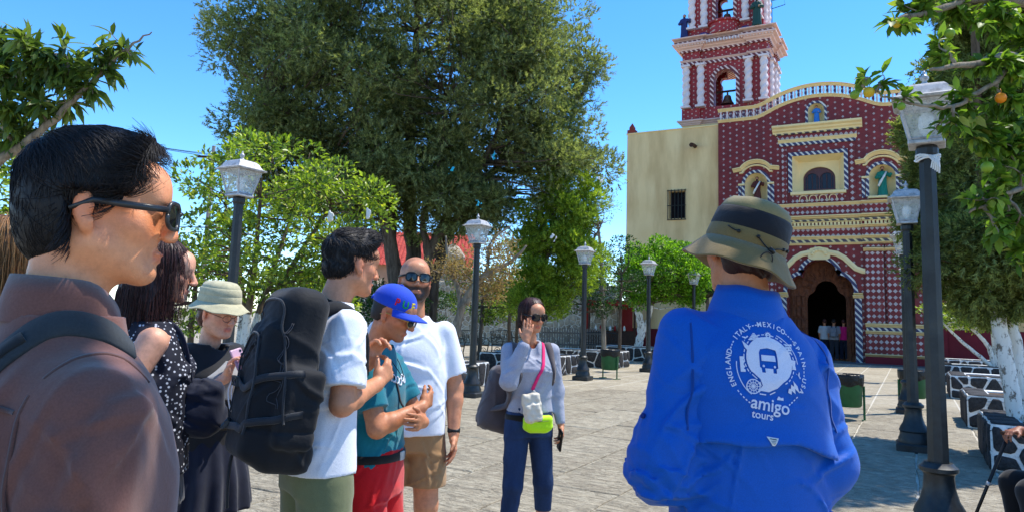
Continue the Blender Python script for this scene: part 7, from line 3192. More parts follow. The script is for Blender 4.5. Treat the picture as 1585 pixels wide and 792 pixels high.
# ---- three small visitors in the church doorway, from behind
def small_person(x, y, rz, top, hair, legc, label, pack=None):
    root = empty('person', (x, y, .02), rz)
    tag(root, label, 'person')
    h = Head((0, .01, 1.655))
    S = SDF(.016)
    add_head(S, h, neck=(0, -.03, 1.45))
    S.stack(torso(.9, top=1.46), .03)
    for q in (-1, 1):
        add_arm(S, (q * .17, 0, 1.4), (q * .22, -.02, 1.12), (q * .2, .1, .92))
        add_hand(S, (q * .2, .1, .92), (0, .2, -1), (-q, 0, 0), 1)
        add_leg(S, (q * .09, 0, .9), (q * .1, .02, .5), (q * .11, -.02, .09))
    o = S.obj('body', M_SKIN['mid'], root, 1)
    tint_skin(o, h)
    S = SDF(.016)
    h.ell(S, (0, -.03, .03), (.085, .10, .095), .01)
    S.cut(lambda X, Y, Z: (lambda x_, y_, z_: np.maximum(y_ - .05, -.06 - z_))(*h.inv(X, Y, Z)))
    S.obj('hair', hair, root, 1)
    S = SDF(.016)
    S.stack(torso(1.0, .02, z0=.88), .03)
    for q in (-1, 1):
        S.cone((q * .17, 0, 1.4), (q * .21, -.01, 1.2), .07, .07, .04)
    S.obj('top', top, root, 1)
    S = SDF(.018)
    S.stack([(.82, 0, 0, .165, .12), (1.0, 0, 0, .165, .12)], .03)
    for q in (-1, 1):
        S.chain([(q * .09, 0, .87), (q * .1, .02, .5), (q * .11, -.02, .1)], [.1, .08, .07], .02)
    S.obj('trousers', legc, root, 1)
    return root


cx, cy = CH.location.x, CH.location.y
M_GREYC = fabric('grey_jacket', srgb(150, 150, 156))
M_MAG = fabric('magenta_jacket', srgb(214, 30, 110))
small_person(cx + .02, cy + 1.35, 0.1, fabric('white_jacket', srgb(190, 190, 190)), M_HDARK, M_NAVY, 'visitor in pale jacket at the left of the church doorway')
pA_ = small_person(cx + .42, cy + 1.15, 0, M_GREYC, M_HBLACK, M_DENIMD, 'visitor with grey backpack in the middle of the church doorway')
small_person(cx + .80, cy + 1.3, -.1, M_MAG, M_HDARK, M_NAVY, 'visitor in magenta top at the right of the church doorway')
q = empty('backpack', (cx + .42, cy + 1.15, .02))
tag(q, 'small grey backpack on the visitor in the church doorway', 'backpack')
S = SDF(.016)
S.rbox((0, -.24, 1.2), (.14, .09, .22), .06, .02).rbox((0, -.34, 1.12), (.10, .03, .1), .03, .02)
S.obj('pack_body', fabric('grey_pack2', srgb(120, 122, 128)), q, 1)
for sx in (-1, 1):
    mb = MB()
    ribbon(mb, [(sx * .08, -.16, 1.40), (sx * .1, -.05, 1.48), (sx * .11, .1, 1.42), (sx * .14, .13, 1.2), (sx * .15, -.14, 1.0)], .05, .012, None, 0, 20, side=(0, -1, .3))
    mb.build('shoulder_strap', M_STRAP, q, True)
# ------------------------------------------------------------------ trees
def leaf_mat(name, dark, mid, light, trans=.45, rough=.45, spec=.45, yel=None):
    t = NT(name, rough, spec)
    st = [(0.0, dark), (0.45, mid), (0.9, light)] + ([(1.0, yel)] if yel else [])
    c = t.ramp(t.island(), st)
    c = t.mix(.3, c, t.ramp(t.noise(1.2, 3), [(.3, dark), (.7, light)]))
    t.color(c)
    tr = t.n.new('ShaderNodeBsdfTranslucent')
    t.set(tr, 'Color', t.mix(1.0, c, (1.6, 1.75, .8, 1), 'MULTIPLY'))
    mx = t.n.new('ShaderNodeMixShader')
    mx.inputs[0].default_value = trans
    t.l.new(t.bsdf.outputs[0], mx.inputs[1])
    t.l.new(tr.outputs[0], mx.inputs[2])
    t.l.new(mx.outputs[0], t.out.inputs[0])
    return t.mat


def bark_mat(name, a, b, lime=None, top=1.4):
    t = NT(name, .9, .2)
    m = t.mapping((9, 9, 1.6))
    n = t.noise(1.5, 6, .65, m, .4)
    c = t.ramp(n, [(.3, a), (.7, b)])
    if lime is not None:
        z = t.sep()[2]
        edge = t.math('ADD', z, t.math('MULTIPLY', t.noise(7, 3), .14))
        peel = t.range(t.noise(13, 6, .75, t.mapping((1, 1, .5))), .53, .60, 1, .1)
        c = t.mix(t.math('MULTIPLY', t.range(edge, top, top + .03, 1, 0), peel), c, lime)
    t.color(c)
    t.bump(n, .9, .03)
    return t.mat


def unit(r, n):
    v = r.normal(size=(n, 3))
    return v / np.linalg.norm(v, axis=1, keepdims=True)


def leaves(p, d, nr, L, W, fold=.25, long=False):
    """p base points, d directions, nr rough normals, L lengths, W widths -> verts, faces (tri)"""
    d = d / (np.linalg.norm(d, axis=1, keepdims=True) + 1e-9)
    s_ = np.cross(d, nr)
    s_ /= np.linalg.norm(s_, axis=1, keepdims=True) + 1e-9
    u = np.cross(s_, d)
    L, W = L[:, None], W[:, None]
    n = len(p)
    if not long:
        v = np.stack([p, p + d * L * .5 - s_ * W * .5 + u * W * fold, p + d * L - u * L * .06, p + d * L * .5 + s_ * W * .5 + u * W * fold], 1)
        b = (np.arange(n) * 4)[:, None]
        f = np.concatenate([b + np.array([0, 1, 2]), b + np.array([0, 2, 3])])
    else:
        c = u * W
        v = np.stack([p, p + d * L * .28 - s_ * W * .42 + c * fold, p + d * L * .28 + s_ * W * .42 + c * fold, p + d * L * .30,
                      p + d * L * .62 - s_ * W * .46 + c * fold - u * L * .03, p + d * L * .62 + s_ * W * .46 + c * fold - u * L * .03, p + d * L * .64 - u * L * .04, p + d * L - u * L * .14], 1)
        b = (np.arange(n) * 8)[:, None]
        f = np.concatenate([b + np.array(q) for q in ([0, 1, 3], [0, 3, 2], [1, 4, 6], [1, 6, 3], [3, 6, 5], [3, 5, 2], [4, 7, 6], [6, 7, 5])])
    return v.reshape(-1, 3), f


def fronds(p, d, nr, L, W, k=4):
    """feathery conifer sprays: one central blade and k pairs of side blades"""
    d = d / (np.linalg.norm(d, axis=1, keepdims=True) + 1e-9)
    s_ = np.cross(d, nr)
    s_ /= np.linalg.norm(s_, axis=1, keepdims=True) + 1e-9
    u = np.cross(s_, d)
    vs, fs = [], []
    n = len(p)
    off = 0
    L, W = L[:, None], W[:, None]

    def blade(a, dd, ll, ww, nn):
        nonlocal off
        q = np.cross(dd, nn)
        q /= np.linalg.norm(q, axis=1, keepdims=True) + 1e-9
        vs.append(np.stack([a - q * ww, a + q * ww, a + dd * ll], 1).reshape(-1, 3))
        fs.append(np.arange(n * 3).reshape(n, 3) + off)
        off += n * 3
    blade(p, d, L, W * .12, u)
    for i in range(k):
        t_ = .12 + .72 * i / k
        for sg in (-1, 1):
            dd = d * .75 + s_ * sg * .62 + u * (.25 * (-1) ** i)
            dd /= np.linalg.norm(dd, axis=1, keepdims=True)
            blade(p + d * L * t_, dd, L * (.46 - .3 * t_), W * .14, u)
    return np.concatenate(vs), np.concatenate(fs)


def clump_pts(r, cs, rs, per, flat=.8, shell=.55):
    """points, outward directions for leaf clumps"""
    P, D = [], []
    for c, rad, n in zip(cs, rs, per):
        dv = unit(r, n)
        q = dv * (rad * (shell + (1 - shell) * r.random((n, 1)) ** .7)) * np.array([1, 1, flat])
        P.append(c + q)
        D.append(dv)
    return np.concatenate(P), np.concatenate(D)


def limb(mb, a, b, r0, r1, bend=.15, n=7, seed=0, sides=7):
    rr = np.random.default_rng(seed)
    a, b = np.array(a, float), np.array(b, float)
    L = np.linalg.norm(b - a)
    off = rr.normal(0, bend * L, 3) * np.array([1, 1, .5])
    pts = [a + (b - a) * t_ + off * math.sin(math.pi * t_) + rr.normal(0, .018 * L, 3) * (0 < t_ < 1) for t_ in np.linspace(0, 1, n)]
    mb.tube(pts, list(np.linspace(r0, r1, n)), sides)
    return pts


def tree(name, label, base, stems, crown, mat_leaf, mat_bark, leaf, per, seed, cat='tree', twig=.012, kind='leaf', droop=.0, extra=None, shell=.55, flat=.8, up=.3, group=None, tw_every=1):
    """stems: list of polylines [(x,y,z,r)...] in world space; crown: (centres, radii)"""
    r = np.random.default_rng(seed)
    root = empty(name, base)
    b0 = np.array(base, float)
    mb = MB()
    tips = []
    for st in stems:
        pts = [np.array(q[:3]) - b0 for q in st]
        n = max(8, 5 * len(pts))
        sp = spline(pts, n)
        rd = np.interp(np.linspace(0, 1, n), np.linspace(0, 1, len(st)), [q[3] for q in st])
        sp[1:-1] += r.normal(0, .12, (n - 2, 3)) * rd[1:-1, None]
        mb.tube(list(sp), list(rd), 9)
        tips.append((sp, rd))
    tr = mb.build('trunk', mat_bark, root, True)
    cs, rs = crown
    cs = np.array(cs) - b0
    mb = MB()
    allp = np.concatenate([q[0][len(q[0]) // 3:] for q in tips])
    allr = np.concatenate([q[1][len(q[1]) // 3:] for q in tips])
    for i, c in enumerate(cs):
        if i % tw_every:
            continue
        d = np.linalg.norm(allp - c, axis=1) + np.maximum(0, allp[:, 2] - c[2]) * 1.2
        j = int(d.argmin())
        r0 = min(allr[j] * .6, twig * 2.2 + .006 * np.linalg.norm(allp[j] - c))
        limb(mb, allp[j], c, r0, twig * .5, .12, 6, seed * 100 + i, 5)
    mb.build('branches', mat_bark, root, True)['kind'] = 'stuff'
    n = [max(4, int(per * (q / np.mean(rs)) ** 2)) for q in rs]
    P, D = clump_pts(r, cs, rs, n, flat, shell)
    m = len(P)
    d = D + unit(r, m) * .8 + np.array([0, 0, up - droop])
    nr = D * .6 + unit(r, m) * .6 + np.array([0, 0, .9])
    L = leaf[0] * r.uniform(.65, 1.3, m)
    W = leaf[1] * r.uniform(.75, 1.2, m)
    if kind == 'frond':
        v, f = fronds(P, d, nr, L, W, 3)
    else:
        v, f = leaves(P, d, nr, L, W, .25, kind == 'long')
    mobj('crown', v, f, mat_leaf, root)['kind'] = 'stuff'
    tag(root, label, cat, group)
    return root


def ball(r, c, rad, n, inner=.35, squash=1.0):
    c, rad = np.array(c, float), np.array(rad, float)
    return c + unit(r, n) * rad * (inner + (1 - inner) * r.random((n, 1)) ** .45)


LEAF_CIT = leaf_mat('citrus_leaf', srgb(30, 52, 16), srgb(88, 116, 34), srgb(168, 186, 66), .45, .38, .5, srgb(206, 196, 70))
LEAF_CITN = leaf_mat('citrus_leaf_near', srgb(36, 62, 22), srgb(76, 108, 34), srgb(134, 162, 58), .42, .5, .3, srgb(190, 180, 90))
LEAF_MANGO = leaf_mat('long_leaf', srgb(36, 54, 22), srgb(74, 98, 38), srgb(124, 140, 66), .4, .4, .5)
LEAF_CYP = leaf_mat('cypress_spray', srgb(52, 62, 40), srgb(102, 112, 72), srgb(160, 164, 108), .45, .7, .2)
LEAF_CYPD = leaf_mat('cypress_spray_dark', srgb(58, 68, 40), srgb(104, 114, 66), srgb(160, 166, 100), .45, .7, .2)
LEAF_YEW = leaf_mat('bright_conifer', srgb(58, 84, 24), srgb(112, 140, 40), srgb(176, 190, 70), .48, .6, .3)
LEAF_CLIP = leaf_mat('clipped_leaf', srgb(44, 78, 18), srgb(94, 140, 30), srgb(150, 190, 52), .45, .45, .4)
LEAF_IVY = leaf_mat('ivy_leaf', srgb(18, 40, 16), srgb(34, 66, 24), srgb(60, 96, 36), .3, .5, .4)
LEAF_DRY = leaf_mat('dry_leaf', srgb(86, 70, 48), srgb(140, 112, 78), srgb(186, 158, 112), .3, .8, .2, srgb(120, 128, 60))
BARK = bark_mat('bark_brown', srgb(58, 46, 38), srgb(120, 104, 88))
BARK_G = bark_mat('bark_grey', srgb(92, 82, 70), srgb(168, 154, 134))
BARK_LIME = bark_mat('bark_limed', srgb(70, 58, 46), srgb(120, 104, 84), srgb(226, 222, 212), 1.0)
BARK_LIME2 = bark_mat('bark_limed_high', srgb(70, 58, 46), srgb(120, 104, 84), srgb(226, 222, 212), 1.62)

# big feathery conifer in the middle of the picture
r = np.random.default_rng(3)
c0 = at(648, 420, 20.5)
base = (c0[0], c0[1], 0)


def W(px, py, Y):
    return at(px, py, Y)


stems = []
for k, (pts, r0) in enumerate(((((648, 590, 20.5), (625, 470, 20.4), (607, 390, 20.2), (600, 300, 20.3), (560, 180, 20.4), (520, 60, 20.4)), .30),
                               (((650, 590, 20.7), (640, 470, 20.9), (640, 400, 21.0), (632, 300, 21.2), (640, 150, 21.4), (650, -40, 21.4)), .34),
                               (((655, 590, 20.4), (652, 450, 20.3), (668, 390, 20.2), (700, 320, 20.0), (760, 230, 19.8), (800, 120, 19.6)), .26),
                               (((660, 590, 20.6), (672, 440, 20.8), (698, 360, 20.9), (760, 270, 21.0), (840, 200, 21.2), (900, 150, 21.2)), .20),
                               (((640, 590, 20.4), (612, 440, 20.0), (590, 330, 19.6), (500, 230, 19.2), (430, 150, 19.0)), .22),
                               (((664, 420, 20.2), (660, 375, 20.1), (655, 340, 20.0), (680, 250, 19.4), (690, 150, 19.0)), .14))):
    n_ = len(pts)
    stems.append([(*W(*q), r0 * (1 - .8 * i / (n_ - 1))) for i, q in enumerate(pts)])
cc = []
for ce, rad, n_ in ((W(630, 90, 20.5), (4.1, 4.1, 4.2), 230), (W(500, 150, 20.5), (2.5, 3.0, 3.2), 90), (W(780, 150, 20.5), (2.7, 3.0, 3.0), 90), (W(640, -120, 20.5), (3.6, 3.6, 2.6), 50),
                    (W(470, 250, 20.2), (1.8, 2.2, 1.3), 44), (W(640, 300, 20.0), (2.2, 2.4, 1.0), 46), (W(850, 250, 20.4), (1.6, 2.0, 1.5), 34), (W(420, 60, 20.4), (1.6, 2.0, 2.4), 34), (W(850, 60, 20.4), (1.2, 2.0, 2.2), 26), (W(540, 300, 19.8), (1.6, 1.8, .7), 30), (W(720, 310, 19.8), (1.3, 1.6, .6), 26)):
    cc.append(ball(r, ce, rad, n_, .45))
cc = np.concatenate(cc)
tree('conifer_tree', 'huge dark feathery conifer filling the middle of the sky', base, stems, (cc, r.uniform(.45, .85, len(cc))), LEAF_CYP, BARK, (.23, .13), 150, 5, kind='frond', twig=.02, up=.15, shell=.35, flat=.75)

# citrus trees along the left planters
def citrus(px, py, Y, rad, n, base, label, seed, per=150, mat=LEAF_CIT, trunk=None, leaf=(.095, .05), bark=BARK_LIME, nm='citrus_tree', group=None, cr=1.0):
    r = np.random.default_rng(seed)
    ce = at(px, py, Y)
    cs = ball(r, ce, rad, n, .25)
    cs = cs[cs[:, 2] > ce[2] - rad[2] * .9]
    b = np.array(base)
    st = []
    for k in range(4):
        a = 2 * math.pi * k / 4 + seed
        t1 = ce + np.array([math.cos(a) * rad[0] * .5, math.sin(a) * rad[1] * .5, rad[2] * .2])
        mid = b * .55 + ce * .45 + np.array([math.cos(a), math.sin(a), 0]) * .22
        mid[2] = b[2] + (ce[2] - rad[2] - b[2]) * .9 + .25
        st.append([(*(b + np.array([math.cos(a), math.sin(a), 0]) * .07), .075), (*mid, .055), (*t1, .02)])
    return tree(nm, label, tuple(b), st, (cs, r.uniform(.2, .5, len(cs)) * (sum(rad) / 5) * cr), mat, bark, leaf, per, seed, group=group)


citrus(428, 345, 11.2, (1.85, 1.5, 1.42), 105, (-9.1, 7.7, .46), 'bright yellow-green citrus tree behind the left lamp', 2, 88, cr=.74)
citrus(22, 330, 9.5, (1.0, 1.2, .95), 30, (-9.7, 3.3, .46), 'citrus tree behind the head of the near man at the left edge', 4, 170)
# rags caught in the citrus tree
M_RAG = fabric('pale_rag', srgb(220, 218, 210))
for i, (px, py, Y, lab) in enumerate(((568, 330, 10.3, 'pale rag caught in the citrus tree, above the young man'), (510, 333, 10.3, 'pale rag in the citrus leaves left of the other rag'))):
    S = SDF(.01)
    S.cone((0, 0, .08), (.02, 0, -.08), .02, .05, .02).ell((.04, .02, 0), (.04, .02, .06), .03)
    S.disp(folds(.03, 50, i + 1.0))
    p = at(px, py, Y)
    o = S.obj('cloth_rag', M_RAG, None, 1)
    o.location = p
    o.scale = (.8, .5, .75)
    tag(o, lab, 'rag')
# blue and white party scraps hanging in the conifers
M_TURQ = fabric('turquoise_scrap', srgb(40, 176, 200))
for i, (px, py, Y, m_, lab) in enumerate(((692, 98, 17.6, M_TURQ, 'turquoise paper scrap high in the big conifer'), (886, 130, 17.8, M_TURQ, 'turquoise scrap at the right edge of the big conifer'),
                                         (765, 240, 17.6, M_TURQ, 'turquoise scrap low in the big conifer above the lamp'), (700, 262, 17.6, M_TURQ, 'turquoise scrap among the conifer stems'),
                                         (741, 313, 15.0, M_TURQ, 'turquoise scrap just above the middle lantern'), (848, 350, 17.0, M_TURQ, 'turquoise scrap in front of the bright conifer'),
                                         (856, 365, 17.0, M_RAG, 'white scrap below the turquoise one by the bright conifer'), (930, 277, 18.2, M_RAG, 'white scrap at the top of the thin branches'))):
    S = SDF(.009)
    S.rbox((0, 0, 0), (.09, .012, .055), .01, .01).rbox((.05, .02, -.07), (.03, .01, .08), .008, .01)
    S.disp(lambda X, Y, Z: .03 * wob(X, Y, Z, 45, i * 1.7) + .012)
    o = S.obj('paper_scrap', m_, None, 1)
    o.location = at(px, py, Y)
    o.rotation_euler = (0, .4 * (i % 3), HEAD + i)
    tag(o, lab, 'paper scrap')

# dry shrub tree with twisted pale trunk behind the middle lamp
r = np.random.default_rng(12)
st = [[(*W(704, 560, 15.9), .11), (*W(708, 500, 15.9), .10), (*W(735, 440, 15.8), .075), (*W(790, 405, 15.6), .04), (*W(815, 380, 15.5), .02)],
      [(*W(708, 520, 15.9), .08), (*W(712, 460, 16.0), .06), (*W(695, 410, 16.2), .04), (*W(690, 365, 16.2), .02)],
      [(*W(722, 470, 15.8), .06), (*W(752, 420, 16.0), .045), (*W(760, 375, 16.0), .03), (*W(790, 350, 16.0), .015)]]
cs = ball(r, W(735, 410, 16.0), (1.15, 1.0, .75), 34, .3)
tree('dry_tree', 'half bare brownish tree with twisted pale trunk behind the middle lamp', tuple(W(704, 600, 15.9) * np.array([1, 1, 0]) + np.array([0, 0, .45])), st, (cs, r.uniform(.25, .4, len(cs))), LEAF_DRY, BARK_G, (.07, .035), 120, 9, twig=.014, shell=.2)

# bright conifer and thin bare tree left of the church
r = np.random.default_rng(22)
st = [[(*W(830, 560, 19.8), .10), (*W(832, 480, 19.8), .08), (*W(850, 380, 19.8), .05), (*W(866, 245, 19.8), .015)], [(*W(832, 500, 19.8), .07), (*W(890, 420, 19.6), .05), (*W(930, 350, 19.6), .02)]]
cs = np.concatenate([ball(r, W(850, 400, 19.8), (.85, .9, 1.15), 46, .3), ball(r, W(905, 395, 19.6), (.95, .9, .95), 40, .3), ball(r, W(866, 285, 19.8), (.40, .45, .9), 24, .2), ball(r, W(840, 460, 19.7), (.9, .8, .45), 20, .2), ball(r, W(895, 320, 19.6), (.7, .7, .8), 26, .2), ball(r, W(825, 350, 19.8), (.45, .6, .8), 16, .2)])
tree('bright_conifer', 'bright green upright conifer between the middle lamp and the church', tuple(W(830, 600, 19.8) * np.array([1, 1, 0]) + np.array([0, 0, .45])), st, (cs, r.uniform(.24, .42, len(cs))), LEAF_YEW, BARK_LIME, (.17, .10), 120, 11, kind='frond', twig=.015, shell=.3, up=.5)
r = np.random.default_rng(24)
st = [[(*W(935, 560, 24), .09), (*W(930, 400, 24), .06), (*W(920, 300, 24), .02)]]
cs = ball(r, W(922, 320, 24), (.9, .9, 1.1), 60, .3)
tree('bare_tree', 'thin sparse grey tree whose twigs rise beside the church wing', tuple(W(935, 600, 24) * np.array([1, 1, 0])), st, (cs, r.uniform(.14, .25, len(cs))), leaf_mat('grey_leaf', srgb(70, 84, 66), srgb(104, 118, 92), srgb(140, 150, 120)), BARK_G, (.08, .035), 16, 13, twig=.012, shell=.2)
# round clipped tree and the ivy beside it
r = np.random.default_rng(26)
bs = (-8.9, 25.7, .46)
st = [[(*bs, .16), (bs[0] + .05, bs[1], 1.4, .14), (bs[0] - .2, bs[1], 2.2, .08)], [(bs[0] + .05, bs[1], .9, .12), (bs[0] + .35, bs[1] + .1, 1.7, .1), (bs[0] + .5, bs[1], 2.6, .05)]]
ce = at(1028, 420, 26.8)
cs = np.concatenate([ball(r, ce, (1.75, 1.6, 1.05), 90, .55), ball(r, at(1065, 440, 26.3), (.6, .7, .9), 20, .4), ball(r, at(985, 440, 26.6), (.9, .9, .8), 24, .4)])
tree('clipped_tree', 'round clipped bright green tree in front of the cream church wing', bs, st, (cs, r.uniform(.26, .42, len(cs))), LEAF_CLIP, BARK_LIME2, (.11, .07), 170, 15, shell=.5)
r = np.random.default_rng(28)
ce = at(1095, 420, 29.5)
cs = ball(r, ce, (.9, .9, 1.1), 40, .4)
tree('dark_shrub', 'dark green shrub at the corner between the church wing and facade', (ce[0], ce[1], 0), [[(ce[0], ce[1], 0, .1), (ce[0], ce[1], 2.5, .06)]], (cs, r.uniform(.25, .4, len(cs))), LEAF_IVY, BARK, (.1, .07), 150, 17, cat='shrub')
# small low shrubs in the garden behind the benches and kiosk
for i, (px, py, Y, rad, lab) in enumerate(((470, 470, 13.5, (.9, .8, .5), 'low leafy shrub under the left citrus tree'), (600, 470, 17, (1.2, .9, .6), 'dark shrub behind the young man with the backpack'),
                                           (800, 470, 25, (1.3, 1.0, .9), 'leafy shrub against the rubble wall left of the bright conifer'), (650, 480, 25, (1.6, 1.0, 1.0), 'dark shrub beneath the big conifer'),
                                           (300, 440, 13, (1.1, 1, .8), 'leafy shrub behind the woman with the phone'), (960, 425, 24.5, (1.0, .9, 1.3), 'dark leafy shrub left of the round clipped tree'),
                                           (790, 425, 23, (.9, .9, 1.1), 'bright leafy shrub between the two middle lamps'), (905, 450, 24, (1.4, .9, .8), 'dark low shrub behind the lamp with the green bin'), (745, 455, 21, (1.0, .9, .8), 'pale green shrub behind the middle lamp'))):
    r = np.random.default_rng(60 + i)
    ce = at(px, py, Y)
    cs = ball(r, ce, rad, 22, .3)
    tree('shrub', lab, (ce[0], ce[1], 0), [[(ce[0], ce[1], 0, .07), (ce[0] + .05, ce[1], ce[2], .04)]], (cs, r.uniform(.22, .36, len(cs))), LEAF_IVY if i % 2 else LEAF_CIT, BARK, (.09, .05), 120, 70 + i, cat='shrub')

# cypress with whitewashed trunk at right
r = np.random.default_rng(32)
bs = np.array([1.03, 10.23, .46])
k0 = lambda px, py: at(px, py, 8.45)
st = [[(*bs, .092), (*at(1556, 560, 8.45), .085), (*at(1543, 470, 8.45), .08), (*at(1525, 330, 8.6), .08), (*at(1510, 100, 8.4), .05), (*at(1515, -250, 8.4), .02)],
      [(bs[0] + .09, bs[1] + .1, bs[2], .085), (*at(1574, 560, 8.6), .08), (*at(1560, 450, 8.6), .08), (*at(1560, 300, 8.6), .06), (*at(1560, 0, 8.6), .03)]]
cs = np.concatenate([ball(r, at(1552, 200, 9.0), (.92, .92, 1.5), 130, .4), ball(r, at(1535, 395, 8.6), (.74, .74, .62), 80, .3), ball(r, at(1525, -120, 8.5), (.95, .95, 1.4), 50, .45),
                     ball(r, at(1452, 330, 9.9), (.36, .4, .5), 22, .3), ball(r, at(1450, 200, 9.9), (.36, .4, .9), 24, .3)])
tree('cypress_tree', 'dark cypress with whitewashed trunk standing in the right planter', tuple(bs), st, (cs, r.uniform(.2, .36, len(cs))), LEAF_CYPD, BARK_LIME2, (.15, .085), 210, 19, kind='frond', twig=.012, shell=.35, up=-.2)
# small flat clipped tree by the cream wall
r = np.random.default_rng(34)
bs = (2.0, 24.5, .46)
st = [[(*bs, .08), (1.85, 24.5, 1.1, .06), (1.3, 24.4, 1.75, .03)], [(2.05, 24.5, .46, .08), (2.1, 24.5, 1.1, .06), (2.6, 24.5, 1.8, .03)], [(2.0, 24.55, .6, .06), (2.0, 24.6, 1.9, .03)], [(1.95, 24.5, .5, .06), (1.2, 24.3, 1.2, .045), (.7, 24.3, 1.8, .02)]]
ce = np.array([1.7, 24.5, 2.0])
cs = ball(r, ce, (1.5, 1.1, .42), 60, .35)
tree('flat_clipped_tree', 'small flat-topped tree with white V-shaped trunk by the cream wall', bs, st, (cs, r.uniform(.18, .3, len(cs))), LEAF_CIT, BARK_LIME2, (.09, .055), 90, 21, shell=.4)

# near orange tree reaching in from the upper right, with fruit
def near_branches(name, label, base, path, clumps, mat, leaf, per, seed, cat, twigs=(), long=True, droop=.2):
    r = np.random.default_rng(seed)
    b0 = np.array(base, float)
    root = empty(name, base)
    mb = MB()
    for pts, r0, r1 in path:
        P = spline([np.array(q) - b0 for q in pts], 6 * len(pts))
        P[1:-1] += r.normal(0, .006, (len(P) - 2, 3))
        mb.tube(list(P), list(np.linspace(r0, r1, len(P))), 8)
    mb.build('trunk', BARK_G, root, True)
    ps = np.concatenate([spline([np.array(q) - b0 for q in pts], 30) for pts, _, _ in path[1:]])
    mb = MB()
    P, D = [], []
    for i, (c, rad, n) in enumerate(clumps):
        c = np.array(c) - b0
        j = int(np.linalg.norm(ps - c, axis=1).argmin())
        pts = limb(mb, ps[j], c, .012, .005, .15, 7, seed * 50 + i, 6)
        m = 5
        for q in range(m):
            e = c + unit(r, 1)[0] * rad * r.uniform(.5, 1.0) * np.array([1, 1, .8])
            tw = limb(mb, pts[r.integers(2, 7)], e, .005, .002, .15, 6, seed * 900 + i * 9 + q, 5)
            k = max(3, int(n * 1.9) // m)
            tt = r.random(k)
            tw = np.array(tw)
            idx = tt * (len(tw) - 1)
            i0 = np.minimum(idx.astype(int), len(tw) - 2)
            pp = tw[i0] + (tw[i0 + 1] - tw[i0]) * (idx - i0)[:, None]
            dd = nrm(tw[-1] - tw[0])
            P.append(pp)
            D.append(np.tile(dd, (k, 1)) * .6 + unit(r, k) * .9)
    mb.build('twigs', BARK_G, root, True)['kind'] = 'stuff'
    P, D = np.concatenate(P), np.concatenate(D)
    D[:, 2] -= droop
    m = len(P)
    v, f = leaves(P, D, unit(r, m) * .6 + np.array([0, 0, 1.0]), leaf[0] * r.uniform(.6, 1.25, m), leaf[1] * r.uniform(.8, 1.2, m), .18, long)
    mobj('crown', v, f, mat, root)['kind'] = 'stuff'
    tag(root, label, cat)
    return root


r = np.random.default_rng(40)
b0 = at(1900, 700, 4.3)
b0[2] = 0
fork = at(1780, 330, 4.3)
path = [([b0, b0 * .5 + fork * .5 + np.array([.1, 0, 0]), fork], .09, .06),
        ([fork, at(1680, 160, 4.2), at(1580, 90, 4.0), at(1500, 100, 3.9), at(1440, 108, 3.8)], .05, .008),
        ([fork, at(1690, 60, 4.3), at(1560, 0, 4.2), at(1430, 20, 4.0), at(1375, 35, 3.9)], .05, .006),
        ([fork, at(1680, 300, 4.2), at(1610, 280, 4.1), at(1560, 300, 4.0), at(1500, 330, 4.0)], .04, .006),
        ([at(1580, 90, 4.0), at(1500, 155, 3.9), at(1440, 165, 3.85), at(1375, 150, 3.8), at(1335, 135, 3.8)], .016, .003)]
cl = []
for px, py, Y, rad, n in ((1385, 40, 3.9, .11, 26), (1430, 20, 4.0, .16, 60), (1490, 15, 4.1, .2, 90), (1550, 20, 4.1, .2, 100), (1585, 50, 4.1, .2, 90), (1455, 75, 3.9, .12, 44), (1520, 95, 3.95, .18, 90), (1575, 120, 4.0, .2, 100),
                          (1545, 165, 4.0, .18, 90), (1585, 195, 4.1, .2, 90), (1495, 165, 3.95, .15, 60), (1515, 215, 4.0, .16, 70), (1560, 235, 4.0, .18, 80), (1590, 280, 4.1, .18, 80), (1550, 285, 4.0, .14, 50),
                          (1520, 305, 4.0, .13, 40), (1575, 345, 4.0, .16, 60), (1540, 360, 4.0, .12, 36), (1360, 128, 3.8, .07, 12), (1342, 120, 3.8, .05, 8), (1400, 150, 3.8, .06, 8), (1480, 200, 3.9, .09, 22), (1600, 400, 4.1, .15, 50)):
    cl.append((at(px, py, Y), rad, n))
# the crown goes on overhead, out of the picture, and shades the people close to the camera
def cw(x, y, z):
    return x * _r + y * _f + np.array([0, 0, z])


path += [([fork, cw(3.3, 3.4, 4.4), cw(2.4, 2.6, 4.9), cw(1.3, 2.0, 5.1), cw(.4, 1.6, 5.0)], .05, .008), ([cw(3.3, 3.4, 4.4), cw(2.8, 1.8, 4.8), cw(1.8, 1.2, 5.0), cw(.9, .9, 5.0)], .03, .006)]
for i in range(64):
    cl.append((cw(r.uniform(.3, 3.4), r.uniform(.7, 3.2), r.uniform(4.4, 5.5)), .28, 120))
near_branches('orange_tree', 'leafy orange tree reaching in at the upper right with green and orange fruit', tuple(b0), path, cl, LEAF_CITN, (.088, .042), 0, 5, 'tree')
M_ORANGE = pm('orange_peel', srgb(226, 132, 20), .15, 20, .4, .4, 140, .002)
M_LIME = pm('unripe_peel', srgb(120, 148, 40), .2, 20, .4, .4, 140, .002)
M_YEL = pm('turning_peel', srgb(206, 170, 40), .2, 20, .4, .4, 140, .002)
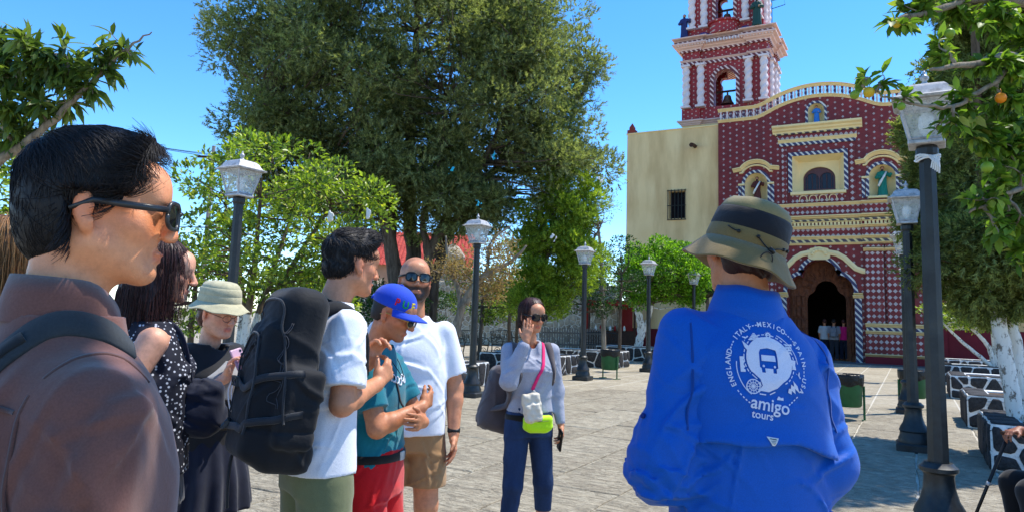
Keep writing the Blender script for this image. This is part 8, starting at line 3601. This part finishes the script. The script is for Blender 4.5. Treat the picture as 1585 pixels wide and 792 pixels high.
for i, (px, py, Y, m_, rad, lab) in enumerate(((1549, 152, 3.85, M_ORANGE, .030, 'ripe orange among the leaves right of the lantern'), (1345, 143, 3.78, M_YEL, .030, 'yellow orange at the tip of the twig left of the lantern'),
                                              (1323, 147, 3.8, M_LIME, .025, 'green orange at the very end of the twig'), (1528, 259, 3.9, M_LIME, .032, 'green orange hanging below the ripe one'),
                                              (1395, 165, 3.75, M_LIME, .022, 'small green fruit in front of the lantern roof'), (1470, 52, 3.85, M_LIME, .028, 'green orange near the top edge of the picture'),
                                              (1388, 38, 3.85, M_YEL, .022, 'yellowing fruit at the upper tip of the orange branch'))):
    b = MB()
    n_ = 9
    b.lathe([(rad * math.sin(math.pi * (k + .02) / (n_ + .04)) * (1 - .03 * (k > 6)), -rad * math.cos(math.pi * (k + .02) / (n_ + .04))) for k in range(n_ + 1)], 14)
    b.tube([(0, 0, rad * .9), (.004, 0, rad * 1.3), (0, .006, rad * 1.9)], [.003, .002, .002], 5)
    o = b.build('orange', m_, None, True)
    o.location = at(px, py, Y)
    tag(o, lab, 'orange', 'oranges on the near tree')

# long-leaved branch at the upper left
b0 = at(-420, 700, 5.2)
b0[2] = 0
fork = at(-260, 330, 5.2)
path = [([b0, b0 * .5 + fork * .5, fork], .1, .07),
        ([fork, at(-80, 290, 5.2), at(20, 235, 5.1), at(110, 160, 5.0), at(180, 90, 5.0), at(235, 50, 5.0)], .05, .004),
        ([fork, at(-100, 180, 5.2), at(0, 120, 5.1), at(70, 85, 5.0), at(110, 90, 5.0)], .05, .006),
        ([at(20, 235, 5.1), at(10, 180, 5.0), at(30, 120, 5.0)], .02, .005)]
cl = [(at(px, py, Y), rad, n) for px, py, Y, rad, n in ((10, 70, 5.0, .2, 70), (50, 70, 5.0, .2, 70), (90, 85, 5.0, .18, 60), (20, 120, 5.0, .2, 70), (65, 115, 5.0, .2, 80), (110, 120, 5.0, .18, 60), (15, 170, 5.0, .2, 60), (55, 160, 5.0, .18, 50),
                                                        (95, 150, 5.0, .15, 36), (140, 135, 5.0, .14, 36), (155, 110, 5.0, .12, 30), (185, 70, 5.0, .13, 22), (10, 215, 5.1, .16, 40), (160, 85, 5.0, .1, 14), (200, 85, 5.0, .07, 7), (40, 200, 5.1, .1, 16), (-20, 120, 5.1, .2, 60), (-20, 190, 5.1, .2, 60))]
near_branches('mango_tree', 'branch with long drooping leaves reaching in at the upper left', tuple(b0), path, cl, LEAF_MANGO, (.15, .038), 0, 7, 'tree', droop=.45)
